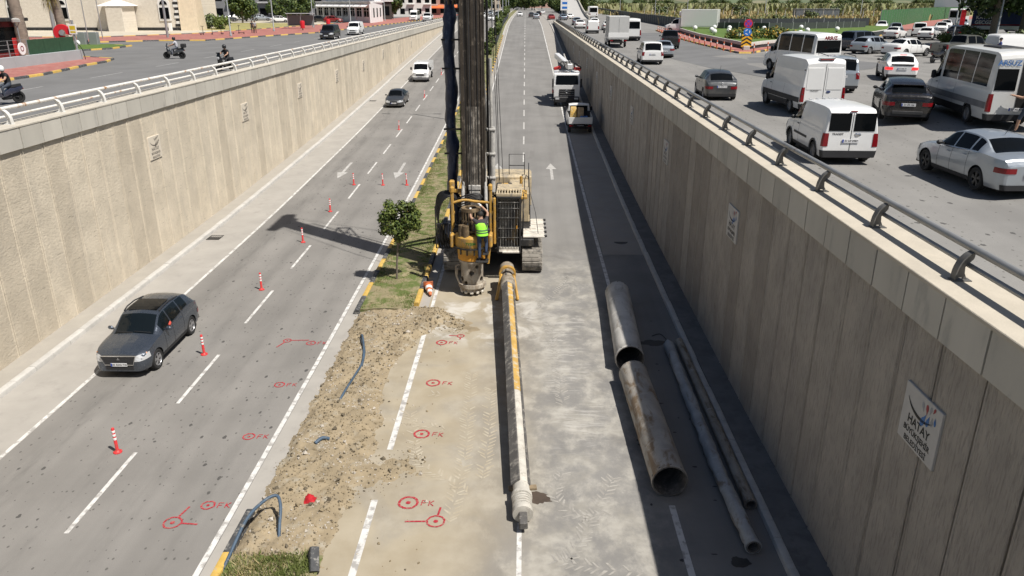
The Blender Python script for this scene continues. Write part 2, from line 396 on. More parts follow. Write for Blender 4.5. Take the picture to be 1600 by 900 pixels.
# ------------------------------------------------------------------ kerbs: stones laid one by one
def kerb_mesh(name, w, h, l, mat, r=.04):
    m = MB(); prof = [(-w / 2, -.1), (w / 2, -.1), (w / 2, h - r), (w / 2 - r * .3, h - r * .3), (w / 2 - r, h), (-w / 2 + r, h), (-w / 2 + r * .3, h - r * .3), (-w / 2, h - r)]
    m.loft([[(x, -l / 2 + .006, z) for x, z in prof], [(x, l / 2 - .006, z) for x, z in prof]][::-1])
    return m.mesh(name, mat, 40)
def kerb_row(name, x, w, h, l, y0, y1, mats, skip=()):
    root = put(name, None, kind='structure'); mm = [kerb_mesh('kerb_stone', w, h, l, q) for q in mats]
    y = y0; k = 0
    while y < y1:
        if not any(a < y + l / 2 < b for a, b in skip):
            sl_ = math.atan2(elev(y + l) - elev(y), l)
            put('kerb_stone', mm[k % len(mm)], root, (x + random.uniform(-.008, .008), y + l / 2, elev(y + l / 2) + random.uniform(-.006, .006)), (sl_, 0, random.uniform(-.004, .004)))
        y += l; k += 1
    return root
def kerb_far(root, x, w, h, y0, y1, mat):
    m = strip(MB(), x - w / 2, x + w / 2, y0, y1, h)
    for a, b in zip(ys(y0, y1)[:-1], ys(y0, y1)[1:]):
        for xx, o in ((x + w / 2, 1), (x - w / 2, -1)):
            q = [lowz(xx, a, 0), lowz(xx, b, 0), lowz(xx, b, h), lowz(xx, a, h)]; m.quad(*(q if o > 0 else q[::-1]))
    m.build('far_kerb_stones', mat, root)['kind'] = 'stuff'
kw = kerb_row('west_kerb', -15.97, .26, .16, 1.0, 8, 92, [m_kerbg]); kerb_far(kw, -15.97, .26, .16, 92, 300, m_kerbg)
ke = kerb_row('east_kerb', 5.68, .2, .15, 1.0, 8, 80, [m_kerbg]); kerb_far(ke, 5.68, .2, .15, 80, 185, m_kerbg)
mk = kerb_row('median_kerb_west', -6.38, .2, .17, 1.5, 25.3, 150, [m_kerby, m_kerbk], skip=((14.0, 26.9),)); kerb_row('median_kerb_near', -6.38, .2, .17, 1.5, 8.8, 13.6, [m_kerby, m_kerbk])
mk2 = kerb_row('median_kerb_east', -4.2, .2, .17, 1.5, 27.6, 150, [m_kerby, m_kerbk])
kerb_far(mk, -6.38, .2, .17, 150.3, 420, m_kerbg); kerb_far(mk2, -4.2, .2, .17, 150.3, 420, m_kerbg)
strip(MB(), -16.95, -16.1, -40, 300, .13).build('west_footway', m_side, kind='structure')
strip(MB(), 5.78, 6.6, -40, 185, .12).build('east_footway', M('dark_pavement', (.16, .155, .15), .85, var=.2, scale=1.2, bump=.3, bscale=30, col2=(.13, .125, .12)), kind='structure')  # paving in a darker tone than the west footway
# far right edge of the ramp joins the upper road
mm_ = MB()
for a, b in zip(ys(185, 700, 5)[:-1], ys(185, 700, 5)[1:]):
    mm_.quad(lowz(5.75, a), (7.2, a, UR + .01), (7.2, b, UR + .01), lowz(5.75, b))
    mm_.quad((-17.3, a, UL), lowz(-16.9, a, .13), lowz(-16.9, b, .13), (-17.3, b, UL))
mm_.build('ramp_edge', m_should, kind='structure')

# ------------------------------------------------------------------ retaining walls: precast panels under a coping
WY0, PW = 2.4, 1.2
def retaining_wall(side, x, ctop, y1, mat, label):
    root = thing('retaining_wall', label, 'wall', (x, WY0, 0)); s = side   # s: direction the face looks
    cb = ctop - .74; N = int((y1 - WY0) / PW)
    b = MB()
    for i in range(N):
        ya, yb = WY0 + i * PW, WY0 + (i + 1) * PW
        q = [(-s * .06, ya - WY0, elev(ya) - .2), (-s * .06, yb - WY0, elev(yb) - .2), (-s * .06, yb - WY0, ctop - .06), (-s * .06, ya - WY0, ctop - .06)]
        b.quad(*(q if s > 0 else q[::-1]))
    b.build('wall_backing', m_joint, root)
    # one panel of unit height shared by all; its edges are chamfered and its joints recessed
    pm = MB().box((0, 0, .5), (.12, PW - .035, 1.0), bev=0).mesh('panel', mat)
    pm = MB(); w = PW / 2 - (.014 if s > 0 else .032); d = .06
    ring = [(-d, -w), (d - .02, -w), (d, -w + .03), (d, w - .03), (d - .02, w), (-d, w)]
    if s < 0: ring = [(-a, c) for a, c in ring][::-1]
    pm.prism(ring, 1.0); pmesh = pm.mesh('panel', mat)
    rib = MB(); rr = [(0, -.035), (.018, -.02), (.018, .02), (0, .035)]
    rr = rr if s > 0 else [(-a, c) for a, c in rr][::-1]
    rib.prism(rr, 1.0); ribm = rib.mesh('joint_rib', mat)
    cm = MB(); cr = [(-.10, 0), (.16, 0), (.16, .70), (.15, .72), (-.10, .72)]
    if s < 0: cr = [(-a, c) for a, c in cr][::-1]
    T = Matrix(((1, 0, 0, 0), (0, 0, -1, 0), (0, 1, 0, 0), (0, 0, 0, 1)))
    cm.prism(cr, PW - .04, T=T, z0=-(PW - .04) / 2); cmesh = cm.mesh('coping_panel', m_cop)
    for i in range(N):
        yc = WY0 + (i + .5) * PW; e = elev(yc); h = cb - e + .25
        if h > .3:
            put('joint_rib', ribm, root, (s * .058, yc - WY0 + PW / 2 - .075, e - .25), sc=(1, 1, h))
            put('panel', pmesh, root, (s * random.uniform(-.006, .004), yc - WY0, e - .25), sc=(1, 1, h))
        put('coping_panel', cmesh, root, (s * random.uniform(-.004, .004), yc - WY0, cb + random.uniform(-.004, .004)))
    # ledge on top of the coping
    L = MB()
    L.box((-s * .32, (y1 - WY0) / 2, ctop - .055 + .04), (1.0, y1 - WY0, .07), bev=.012)
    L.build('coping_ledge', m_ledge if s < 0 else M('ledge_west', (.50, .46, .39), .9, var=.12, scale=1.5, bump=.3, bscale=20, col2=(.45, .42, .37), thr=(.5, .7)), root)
    B2 = MB(); B2.box((-s * .42, (y1 - WY0) / 2, (ctop - .1 + elev(200) - .9) / 2), (.6, y1 - WY0, ctop - .1 - (elev(200) - .9))); B2.build('parapet_core', m_cop, root)
    return root
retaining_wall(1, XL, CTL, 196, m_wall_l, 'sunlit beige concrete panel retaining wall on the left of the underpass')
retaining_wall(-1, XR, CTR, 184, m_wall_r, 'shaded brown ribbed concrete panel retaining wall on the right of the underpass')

# ------------------------------------------------------------------ guard railings
def railing(x, z, s, ylist, mpost, mrail, label):
    root = thing('guard_railing', label, 'railing', (x, ylist[0], z)); n = 8
    # bracket: a curved flange plate with a web behind; leans away from the underpass
    pts = []
    for i in range(n + 1):
        a = R(90) * i / n; pts.append((-s * (.03 + .27 * (1 - math.cos(a))), .06 + .42 * math.sin(a)))
    m = MB(); fl = []
    for px, pz in pts: fl.append([(px, -.07, pz), (px, .07, pz), (px - s * .018, .07, pz - .012), (px - s * .018, -.07, pz - .012)])
    fl = [[(-s * .03, -.07, 0), (-s * .03, .07, 0), (-s * .048, .07, 0), (-s * .048, -.07, 0)]] + fl
    if s < 0: fl = [r[::-1] for r in fl]
    m.loft(fl)
    web = [(-s * .035, 0)] + [(p[0] - s * .008, p[1]) for p in pts] + [(-s * .30, .36), (-s * .19, .22), (-s * .2, .12), (-s * .26, 0), (-s * .2, 0), (-s * .17, .05), (-s * .12, .05), (-s * .1, 0)]
    Tw = Matrix(((1, 0, 0, 0), (0, 0, -1, 0), (0, 1, 0, 0), (0, 0, 0, 1)))
    m.prism(web, .02, T=Tw, z0=-.01)
    m.box((-s * .15, 0, .008), (.3, .16, .016))
    pm = m.mesh('post', mpost, 40)
    for y in ylist: put('post', pm, root, (0, y - ylist[0], 0), (0, 0, random.uniform(-.02, .02)))
    L = ylist[-1] - ylist[0]
    k = int(L / 3); 
    top = MB(); top.tube([(-s * .3 + random.uniform(-.006, .006), -3 + i * (L + 6) / k, .50 + random.uniform(-.006, .006)) for i in range(k + 1)], .062, 10); top.build('top_rail', mrail, root, 60)
    low = MB(); low.tube([(-s * .25, -3 + i * (L + 6) / k, .25) for i in range(k + 1)], .042, 8); low.build('lower_rail', mrail, root, 60)
    return root
m_rail_w = M('rail_white_rust', (.72, .70, .66), .5, .0, var=.08, scale=1.2, col2=(.42, .24, .12), thr=(.55, .68))
m_post_w = M('post_white', (.66, .65, .62), .55, var=.1, scale=5, col2=(.4, .36, .3), thr=(.58, .75))
m_rail_g = M('rail_grey', (.34, .34, .335), .45, .5, var=.12, scale=2, col2=(.20, .12, .08), thr=(.62, .75))
m_post_g = M('post_grey', (.15, .147, .14), .6, .3, var=.2, scale=6, col2=(.2, .15, .11), thr=(.55, .75))
railing(-17.02, CTL + .02, 1, [7.4 + 3.0 * i for i in range(58)], m_post_w, m_rail_w, 'white rust-streaked two-bar guard railing on top of the sunlit left wall')
railing(6.72, CTR + .02, -1, [2.4 + 3.0 * i for i in range(60)], m_post_g, m_rail_g, 'grey steel two-bar guard railing on top of the shaded right wall')

# ------------------------------------------------------------------ municipal plaques on the walls
m_plate = M('plaque_stone', (.50, .485, .46), .7, var=.08, scale=4, bump=.1)
m_plate_l = M('plaque_stone_west', (.64, .575, .475), .8, var=.06, scale=4, bump=.15)
m_ink = M('plaque_ink', (.025, .024, .023), .6)
m_ink_l = M('plaque_ink_west', (.16, .14, .12), .7)
m_lblue = M('logo_blue', (.06, .17, .42), .6); m_lred = M('logo_red', (.30, .05, .06), .6); m_lgrey = M('logo_grey', (.33, .34, .36), .6)
txt_me = [text_mesh('HATAY', .215, m_ink, .005), text_mesh('BÜYÜKŞEHİR', .138, m_ink, .004), text_mesh('BELEDİYESİ', .138, m_ink, .003)]
def swoosh(mb):
    up = []; lo = []
    for i in range(17):
        t = i / 16; a = R(205 + 118 * t); up.append((.02 + .5 * math.cos(a), .36 + .30 * math.sin(a) + .06))
        w = .002 + .055 * math.sin(math.pi * min(1, t * 1.05)) ** .8; lo.append((up[-1][0] - .01, up[-1][1] - w))
    for i in range(16): mb.add([(*up[i], 0), (*lo[i], 0), (*lo[i + 1], 0), (*up[i + 1], 0)], [(0, 1, 2, 3)])
def drop(mb, x, y, r, ang):
    P = []
    for i in range(12):
        a = 2 * math.pi * i / 12; k = 1 + (.9 if i == 0 else 0); P.append((r * k * math.cos(a), r * .62 * math.sin(a), 0))
    T = TM((x, y, 0), (0, 0, ang)); mb.add(P, [tuple(range(12))], T)
def plaque(x, y, z, s, k, label, grp):
    """s=+1: on the left wall looking right"""
    root = thing('wall_plaque', label, 'plaque', (x, y, z), 0, grp)
    MB().box((s * .02, 0, 0), (.05, 1.16, 1.02), bev=.008).build('plate', m_plate if s < 0 else m_plate_l, root)
    B = Matrix(((0, 0, s, s * .049), (s, 0, 0, 0), (0, 1, 0, 0), (0, 0, 0, 1)))
    ink = m_ink if s < 0 else m_ink_l
    for me, zz in zip(txt_me, (-.06, -.25, -.42)):
        m2 = me
        if s > 0:
            if 'W' not in PLQ: PLQ['W'] = []
            if len(PLQ['W']) < 3: c = me.copy(); c.materials.clear(); c.materials.append(ink); PLQ['W'].append(c)
            m2 = PLQ['W'][(-.06, -.25, -.42).index(zz)]
        o = put('lettering', m2, root); o.matrix_local = B @ Matrix.Translation((0, zz, 0))
    key = 'a' if s < 0 else 'b'
    if key not in PLQ:
        a = MB(); swoosh(a); b = MB()
        for xx, yy, r, an, c in ((.02, .36, .06, 1.9, 2), (.15, .37, .065, 1.7, 1), (.26, .40, .055, 1.4, 2), (.36, .44, .045, 1.1, 1), (.08, .10, .095, -2.0, 0), (.22, .15, .075, -1.8, 0), (.33, .20, .06, -1.6, 2), (.42, .25, .05, -1.4, 0)):
            b.cur = c; drop(b, xx, yy, r, an + math.pi)
        PLQ[key] = (a.mesh('emblem_stroke', ink), b.mesh('emblem_drops', [m_lblue, m_lred, m_lgrey] if s < 0 else [m_ink_l] * 3))
    for me, nm in zip(PLQ[key], ('emblem_stroke', 'emblem_drops')):
        o = put(nm, me, root); o.matrix_local = B @ Matrix.Translation((0, .0, .001))
PLQ = {}
ordw = ['nearest', 'second', 'third', 'fourth', 'fifth', 'sixth', 'seventh', 'eighth', 'ninth']
for i in range(9):
    plaque(XR - .06, 10.9 + 11.95 * i, 4.88 if i < 6 else 5.3, -1, i, 'grey plaque with emblem and black lettering on the right wall, %s from the camera' % ordw[i], 'plaques on the right wall')
for i in range(8):
    plaque(XL + .06, 34.4 + 11.9 * i, 5.1 if i < 5 else 5.5, 1, i, 'pale plaque with dark emblem and lettering on the left wall, %s from the camera' % ordw[i], 'plaques on the left wall')

# ------------------------------------------------------------------ vegetation helpers
def leaf_mat(name, c1, c2):
    t = NT(name); p = t.pos()
    c = t.mix(t.mr(t.noise(p, 2.2, 3), .3, .7), c1, c2)
    b = t.b.inputs; b['Subsurface Weight'].default_value = 0
    return t.fin(c, .6, 0, .35)
m_leafA = leaf_mat('leaf_olive', (.07, .10, .018), (.135, .165, .035)); m_leafB = leaf_mat('leaf_deep', (.03, .055, .014), (.06, .095, .022))
m_leafC = leaf_mat('leaf_fresh', (.085, .13, .03), (.15, .19, .045)); m_bark = M('bark', (.16, .135, .11), .9, var=.3, scale=8, bump=.6, bscale=30)
m_leafD = leaf_mat('leaf_grey_green', (.075, .095, .05), (.12, .145, .075))
def leaves(mb, clumps, n, size, rng, hollow=.35, nm=2):
    tot = sum(r ** 2 for _, r in clumps)
    for c, r in clumps:
        for _ in range(int(n * r * r / tot)):
            d = Vector((rng.gauss(0, 1), rng.gauss(0, 1), rng.gauss(0, 1))).normalized()
            p = Vector(c) + d * r * (hollow + (1 - hollow) * rng.random() ** .5) * (1 + .12 * math.sin(d.x * 9 + d.z * 7))
            s = size * rng.uniform(.6, 1.35)
            nrm = (d + Vector((rng.uniform(-.8, .8), rng.uniform(-.8, .8), rng.uniform(-.3, 1.0)))).normalized()
            u = nrm.orthogonal().normalized(); u = Quaternion(nrm, rng.uniform(0, 6.28)) @ u; w = nrm.cross(u)
            mb.cur = rng.randrange(nm)
            mb.add([p - u * s * .5, p + w * s * .32, p + u * s * .5, p - w * s * .32], [(0, 1, 2, 3)])
def crown_clumps(c, rx, rz, k, rng, r=.42):
    out = []
    for _ in range(k):
        d = Vector((rng.gauss(0, 1), rng.gauss(0, 1), rng.gauss(0, 1))).normalized() * rng.uniform(.35, 1) ** .6
        out.append((Vector(c) + Vector((d.x * rx * (1 - r * .6), d.y * rx * (1 - r * .6), d.z * rz * (1 - r * .6))), rx * r * rng.uniform(.7, 1.15)))
    return out
def tree_meshes(seed, h, trunk_h, rx, rz, r0, n, size, mats, k=14, limbs=6, lean=.0):
    rng = random.Random(seed); t = MB(); top = Vector((lean, lean * .3, trunk_h))
    t.tube([(0, 0, -.1), (lean * .2 + .02, .01, trunk_h * .4), top, top + Vector((0, 0, rz * .9))], [r0 * 1.25, r0, r0 * .8, r0 * .3], 8)
    cc = top + Vector((0, 0, rz * .85)); cl = crown_clumps(cc, rx, rz, k, rng)
    for c, r in cl[:limbs]: t.tube([top + Vector((0, 0, -rz * .1 * rng.random())), top.lerp(c, .5) + Vector((0, 0, .1 * rz)), c], [r0 * .6, r0 * .4, r0 * .15], 6)
    cr = MB(); leaves(cr, cl, n, size, rng, nm=len(mats))
    return t.mesh('trunk', m_bark, 50), cr.mesh('crown', mats)
def place_tree(name, meshes, loc, rz=0, sc=1., label='', group=None, cat='tree'):
    o = thing(name, label, cat, loc, rz, group); o.scale = (sc, sc, sc) if not isinstance(sc, tuple) else sc
    put('trunk', meshes[0], o); put('crown', meshes[1], o)
    return o

# ------------------------------------------------------------------ median: soil, grass, the young tree, broken-out section
m_verge = M('verge_ground', (.24, .205, .12), .95, var=.25, scale=1.2, bump=.5, bscale=12, col2=(.10, .13, .035), thr=(.42, .6))
md = MB()
for a, b in zip(ys(27.0, 420, 2)[:-1], ys(27.0, 420, 2)[1:]):
    for i in range(4):
        x0, x1 = -6.29 + i * .5, -6.29 + (i + 1) * .5; f = lambda x: .13 + .05 * math.sin(math.pi * (x + 6.29) / 2.0)
        md.quad(lowz(x0, a, f(x0)), lowz(x1, a, f(x1)), lowz(x1, b, f(x1)), lowz(x0, b, f(x0)))
for i in range(4):
    x0, x1 = -6.29 + i * .5, -6.29 + (i + 1) * .5; md.quad(lowz(x0, 27, -.1), lowz(x1, 27, -.1), lowz(x1, 27, .15), lowz(x0, 27, .15))
for i in range(4):
    x0, x1 = -6.29 + i * .5, -6.29 + (i + 1) * .5; md.quad(lowz(x0, 3, .1), lowz(x1, 3, .1), lowz(x1, 13.3, .1), lowz(x0, 13.3, .1))
md.build('median', m_verge, kind='structure', smooth=60)
rng = random.Random(3)
m_gr1 = leaf_mat('grass_green', (.10, .13, .03), (.16, .185, .055)); m_gr2 = leaf_mat('grass_straw', (.27, .22, .10), (.36, .30, .15))
gr = MB()
def blades(n, x0, x1, y0, y1, hmin, hmax, dens):
    k = 0
    while k < n:
        x = rng.uniform(x0, x1); y = rng.uniform(y0, y1)
        q = math.sin(x * 2.3 + y * .9) + math.sin(y * 1.7 - x * 1.1) + .7 * math.sin(y * .53 + 1.3)
        if rng.random() > dens + .28 * q: k += .3; continue
        for _ in range(5):
            xx = x + rng.gauss(0, .05); yy = y + rng.gauss(0, .05); h = rng.uniform(hmin, hmax); a = rng.uniform(0, 6.28); w = .012
            dx, dy = math.cos(a) * w, math.sin(a) * w; lx, ly = rng.gauss(0, .4) * h, rng.gauss(0, .4) * h; z = elev(yy) + (.14 if yy > 20 else .1)
            gr.cur = 0 if rng.random() < .55 + .25 * q else 1
            gr.add([(xx - dx, yy - dy, z), (xx + dx, yy + dy, z), (xx + lx, yy + ly, z + h)], [(0, 1, 2)])
        k += 1
blades(7000, -6.27, -4.32, 27.1, 62, .03, .10, .55); blades(2600, -6.27, -4.32, 62, 130, .05, .13, .5); blades(900, -6.2, -4.45, 11.5, 13.35, .05, .16, .7)
gr.build('median_grass', [m_gr1, m_gr2], kind='stuff', label='patchy green and straw grass along the median', cat='grass')
def noise2(x, y, s=0):
    return (math.sin(x * 1.7 + y * 2.3 + s) + math.sin(x * 3.9 - y * 1.3 + s * 2.1) * .6 + math.sin(x * 7.1 + y * 6.3 + s) * .35 + math.sin(-x * 13.3 + y * 11.7) * .2) / 2.15
RE = [(12.6, -4.22), (14.2, -4.3), (16.0, -4.05), (17.7, -3.95), (19.5, -4.15), (21.3, -4.4), (23.0, -4.25), (24.4, -3.75), (25.6, -3.3), (26.6, -2.6), (27.2, -2.9), (28.0, -3.9)]
def soil_h(x, y):
    xr = float(np.interp(y, [p[0] for p in RE], [p[1] for p in RE])) + .16 * noise2(1.0, y * 2.2, 4)
    xl = -6.33 + .10 * noise2(2.0, y * 2.6, 1)
    m = min((x - xl) / .35, (xr - x) / .55, (y - 13.0) / .6, (27.6 - y) / .5 if x > -4.3 else (27.05 - y) / .05)
    h = .13 * max(-1, min(1, m * 1.2)) + (.06 * noise2(x * 1.3, y * 1.3) + .035 * noise2(x * 3.1, y * 3.4, 7) + .025 * noise2(x * 8, y * 7, 3)) * max(0, min(1, m * 2))
    # thin spill across the lane near the closest marks
    sp = .05 * math.exp(-((y - 16.6 - .25 * math.sin(x * 1.8)) / .5) ** 2) * max(0, min(1, (x + 4.6) / .4)) * max(0, min(1, (-2.5 - x) / .8)) * (.7 + .5 * noise2(x * 4, y * 4))
    sp2 = .05 * math.exp(-((y - 25.9 - .5 * math.sin(x * 1.3)) / .5) ** 2) * max(0, min(1, (x + 4.2) / .5)) * max(0, min(1, (-1.3 - x) / .8)) * (.6 + .6 * noise2(x * 3, y * 5))
    return max(h, sp - .012, sp2 - .012)
so = MB(); NXs, NYs = 84, 250; X0s, X1s, Y0s, Y1s = -6.5, -1.2, 12.8, 27.9; idx = {}
for j in range(NYs + 1):
    for i in range(NXs + 1):
        x = X0s + (X1s - X0s) * i / NXs; y = Y0s + (Y1s - Y0s) * j / NYs; h = soil_h(x, y)
        so.v.append((x, y, elev(y) + max(-.06, h + random.uniform(-.012, .012) * (1 if h > .01 else 0))))
for j in range(NYs):
    for i in range(NXs):
        a = j * (NXs + 1) + i; q = (a, a + 1, a + NXs + 2, a + NXs + 1)
        if max(so.v[k][2] - elev(so.v[k][1]) for k in q) > -.02 or so.v[a][0] < -4.3: so.f.append(q); so.mi.append(0)
so.build('excavated_soil', m_soil, kind='structure', smooth=80)
def rock_mesh(mb, p, r, rng):
    vs = [Vector(v) for v in ((1, 0, 0), (-1, 0, 0), (0, 1, 0), (0, -1, 0), (0, 0, 1), (0, 0, -1))]
    q = Euler((rng.uniform(0, 6), rng.uniform(0, 6), rng.uniform(0, 6))).to_matrix()
    mb.add([Vector(p) + (q @ v) * r * rng.uniform(.55, 1.2) for v in vs], [(0, 2, 4), (2, 1, 4), (1, 3, 4), (3, 0, 4), (2, 0, 5), (1, 2, 5), (3, 1, 5), (0, 3, 5)])
m_st1 = M('stone_pale', (.44, .40, .345), .9, var=.2, scale=3); m_st2 = M('stone_tan', (.26, .21, .135), .95, var=.2, scale=3); m_st3 = M('stone_dark', (.12, .10, .07), .95, var=.2, scale=3)
gv = MB(); k = 0
while k < 5200:
    x, y = rng.uniform(-6.5, -2.2), rng.uniform(12.9, 27.6); h = soil_h(x, y)
    if h < -.01:
        if rng.random() > .03: continue
        h = 0
    q = noise2(x * .9, y * .9, 5) + rng.gauss(0, .4)
    gv.cur = 0 if q > .42 else (1 if rng.random() < .6 else 2); r = .014 + .03 * rng.random() ** 3 if rng.random() < .97 else rng.uniform(.05, .085)
    rock_mesh(gv, (x, y, elev(y) + h + r * .3), r, rng); k += 1
gv.build('loose_stones', [m_st1, m_st2, m_st3], kind='stuff')
# broken kerb stone tipped on the soil
o = put('broken_kerb_stone', kerb_mesh('broken_kerb_stone', .2, .2, .55, m_kerbk), None, (-4.45, 13.05, elev(13) + .12), (.5, .25, .35), 'dark broken kerb stone tipped on the soil near the grass', 'kerb stone')

tm = tree_meshes(11, 4.1, 1.75, 1.02, 1.1, .055, 5200, .17, [m_leafA, m_leafB, m_leafA], 16, 9, -.02)
rng2 = random.Random(5); cr = MB(); cl = []
for d in ((-.55, .1, 2.95, .5), (.5, 0, 3.0, .52), (-.1, -.2, 2.6, .5), (.05, .3, 2.7, .5), (-.35, -.1, 3.45, .42), (.4, .1, 3.5, .42), (.0, .05, 2.15, .36), (-.72, 0, 2.55, .34), (.75, .1, 2.75, .36), (.15, -.2, 3.75, .3), (-.5, .1, 3.75, .26), (.72, 0, 3.3, .34), (-.7, -.1, 3.2, .34), (.62, -.2, 3.75, .22)): cl.append((Vector((d[0] * .86 + .26, d[1] * .86, 1.62 + (d[2] - 1.85) * .86)), d[3] * .84))
leaves(cr, cl, 4600, .12, rng2, .2, 3)
tt = MB(); tt.tube([(0, 0, -.1), (.05, 0, .7), (.12, 0, 1.4), (.2, 0, 1.9)], [.05, .042, .038, .032], 8)
for c, r in cl: tt.tube([(.14, 0, 1.5), Vector((.16, 0, 1.75)).lerp(c, .5), c], [.028, .02, .008], 5)
place_tree('young_tree', (tt.mesh('trunk', m_bark, 50), cr.mesh('crown', [m_leafA, m_leafB, m_leafA])), (-5.38, 30.2, elev(30.2) + .14), 0, 1, 'small round-crowned tree with thin trunk at the cut end of the median')

# ------------------------------------------------------------------ tyre tracks, stains, red survey marks
m_dustm = M('dust_lug', (.415, .37, .288), .95, var=.12, scale=2, col2=(.37, .32, .24), thr=(.42, .55)); m_dustg = M('dust_lug_grey', (.36, .342, .31), .95, var=.1, scale=2, col2=(.29, .275, .25), thr=(.42, .55))
def tyre_track(path, w, mat, step=.15):
    m = MB(); P = [Vector((*p, 0)) for p in path]; pts = []
    for a, b, c, d in [(P[max(i - 1, 0)], P[i], P[i + 1], P[min(i + 2, len(P) - 1)]) for i in range(len(P) - 1)]:
        n = max(2, int((c - b).length / step))
        for k in range(n):
            t = k / n; pts.append(.5 * (2 * b + (c - a) * t + (2 * a - 5 * b + 4 * c - d) * t * t + (3 * b - a - 3 * c + d) * t ** 3))
    for i in range(len(pts) - 1):
        d = (pts[i + 1] - pts[i]).normalized(); s = Vector((d.y, -d.x, 0))
        for sg in (-1, 1):
            if random.random() < .08 + .42 * max(0, noise2(pts[i].x * 1.3, pts[i].y * 1.3, 2)): continue
            j_ = Vector((random.gauss(0, .02), random.gauss(0, .02), 0)); q0 = pts[i] + j_ + s * sg * .02; q1 = q0 + s * sg * w * .5 * random.uniform(.75, 1.05) - d * step * .9; th = d * step * random.uniform(.42, .62)
            vs = [(q0.x, q0.y), (q1.x, q1.y), ((q1 + th * .6).x, (q1 + th * .6).y), ((q0 + th).x, (q0 + th).y)]
            vs = [(x, y, elev(y) + .006) for x, y in vs]; m.quad(*(vs if sg < 0 else vs[::-1]))
    m.build('tyre_track', mat, lre)
for pa, w, mt in (([(-3.35, 19.6), (-3.0, 18.2), (-2.75, 17.1), (-2.0, 16.3), (-1.2, 15.6)], .42, m_dustm), ([(-3.2, 19.0), (-2.6, 18.8), (-2.0, 18.6)], .38, m_dustm), ([(-1.65, 22), (-1.6, 19.5), (-1.55, 17), (-1.7, 14.5)], .4, m_dustm),
                  ([(-1.0, 21), (-.95, 18.5), (-1.0, 16.2)], .38, m_dustm), ([(2.3, 16.4), (1.9, 15.4), (1.3, 14.0), (.9, 13.2)], .42, m_dustg), ([(.7, 13.35), (1.6, 13.1), (2.7, 13.0)], .4, m_dustg),
                  ([(1.0, 16.6), (.8, 15.6), (1.3, 14.9), (2.3, 14.9)], .4, m_dustg), ([(-2.75, 20.7), (-2.2, 20.6)], .36, m_dustm), ([(.95, 26), (1.1, 23), (1.2, 20)], .4, m_dustg), ([(2.0, 31), (1.3, 29), (.6, 27.5)], .4, m_dustg)):
    tyre_track(pa, w, mt)
def blob(name, x, y, rx, ry, mat, parent, seed=0, rz=0, dz=.005):
    n = 36; m = MB(); ca, sa = math.cos(rz), math.sin(rz); P = []
    for i in range(n):
        a = 2 * math.pi * i / n; k = 1 + .25 * noise2(math.cos(a) * 1.5 + seed, math.sin(a) * 1.5, seed) + .1 * random.uniform(-1, 1); u, w = rx * k * math.cos(a), ry * k * math.sin(a)
        P.append(lowz(x + u * ca - w * sa, y + u * sa + w * ca, dz))
    return m.add(P, [tuple(range(n))]).build(name, mat, parent)
m_wet = M('wet_stain', (.085, .065, .05), .35, var=.2, scale=3); m_oil = M('oil_stain', (.04, .038, .036), .5, var=.2)
blob('wet_stain', .38, 15.55, .32, .22, m_wet, lre, 2, -.3); blob('wet_stain', 4.55, 24.45, .5, .22, m_oil, lre, 4, -.1); blob('oil_stain', 4.7, 13.35, .22, .16, m_oil, lre, 7)
for i in range(26): blob('oil_stain', random.uniform(3.0, 5.3), random.uniform(13, 27), random.uniform(.02, .07), random.uniform(.02, .06), m_oil, lre, i)
# drain grates in the west gutter
for gy in (36.3, 79.0):
    dg = thing('drain_grate', 'black slotted drain grate in the left gutter, %s' % ('near one' if gy < 50 else 'far one'), 'drain', lowz(-15.45, gy, .004))
    f = MB()
    for a in (-.3, .3): f.box((a, 0, 0), (.05, .75, .02)); f.box((0, a * 1.2, .001), (.6, .05, .02))
    f.build('frame', M('cast_iron', (.06, .058, .055), .6, .4), dg)
    for i in range(6): MB().box((-.225 + .09 * i, 0, 0), (.03, .68, .016)).build('bar', MATS['cast_iron'], dg)
    MB().box((0, 0, -.003), (.56, .68, .004)).build('pit', m_oil, dg)
for x, y in ((4.75, 35.9),): MB().cyl(lowz(x, y, -.02), lowz(x, y, .006), .34, n=24).build('manhole_cover', MATS['cast_iron'], None, label='round iron manhole cover in the shaded right lane', cat='manhole cover')

m_red = M('red_spray', (.36, .018, .032), .75, var=.3, scale=13, col2=(.34, .15, .13), thr=(.48, .62))
def ring(mb, x, y, r, w, dz=.011, n=28):
    P = []
    for i in range(n):
        a = 2 * math.pi * i / n; j = random.uniform(-.008, .008); P += [((r - w + j) * math.cos(a), (r - w + j) * math.sin(a)), ((r + w + j) * math.cos(a), (r + w + j) * math.sin(a))]
    mb.add([lowz(x + a, y + b * 1.0, dz) for a, b in P], [(2 * i, 2 * i + 1, (2 * i + 3) % (2 * n), (2 * i + 2) % (2 * n)) for i in range(n)])
def seg(mb, x0, y0, x1, y1, w, dz=.0112):
    d = Vector((x1 - x0, y1 - y0, 0)); n = Vector((-d.y, d.x, 0)).normalized() * w / 2; a, b = Vector((x0, y0, 0)), Vector((x1, y1, 0)); vs = [a - n, b - n, b + n, a + n]
    mb.quad(*[lowz(v.x, v.y, dz) for v in vs])
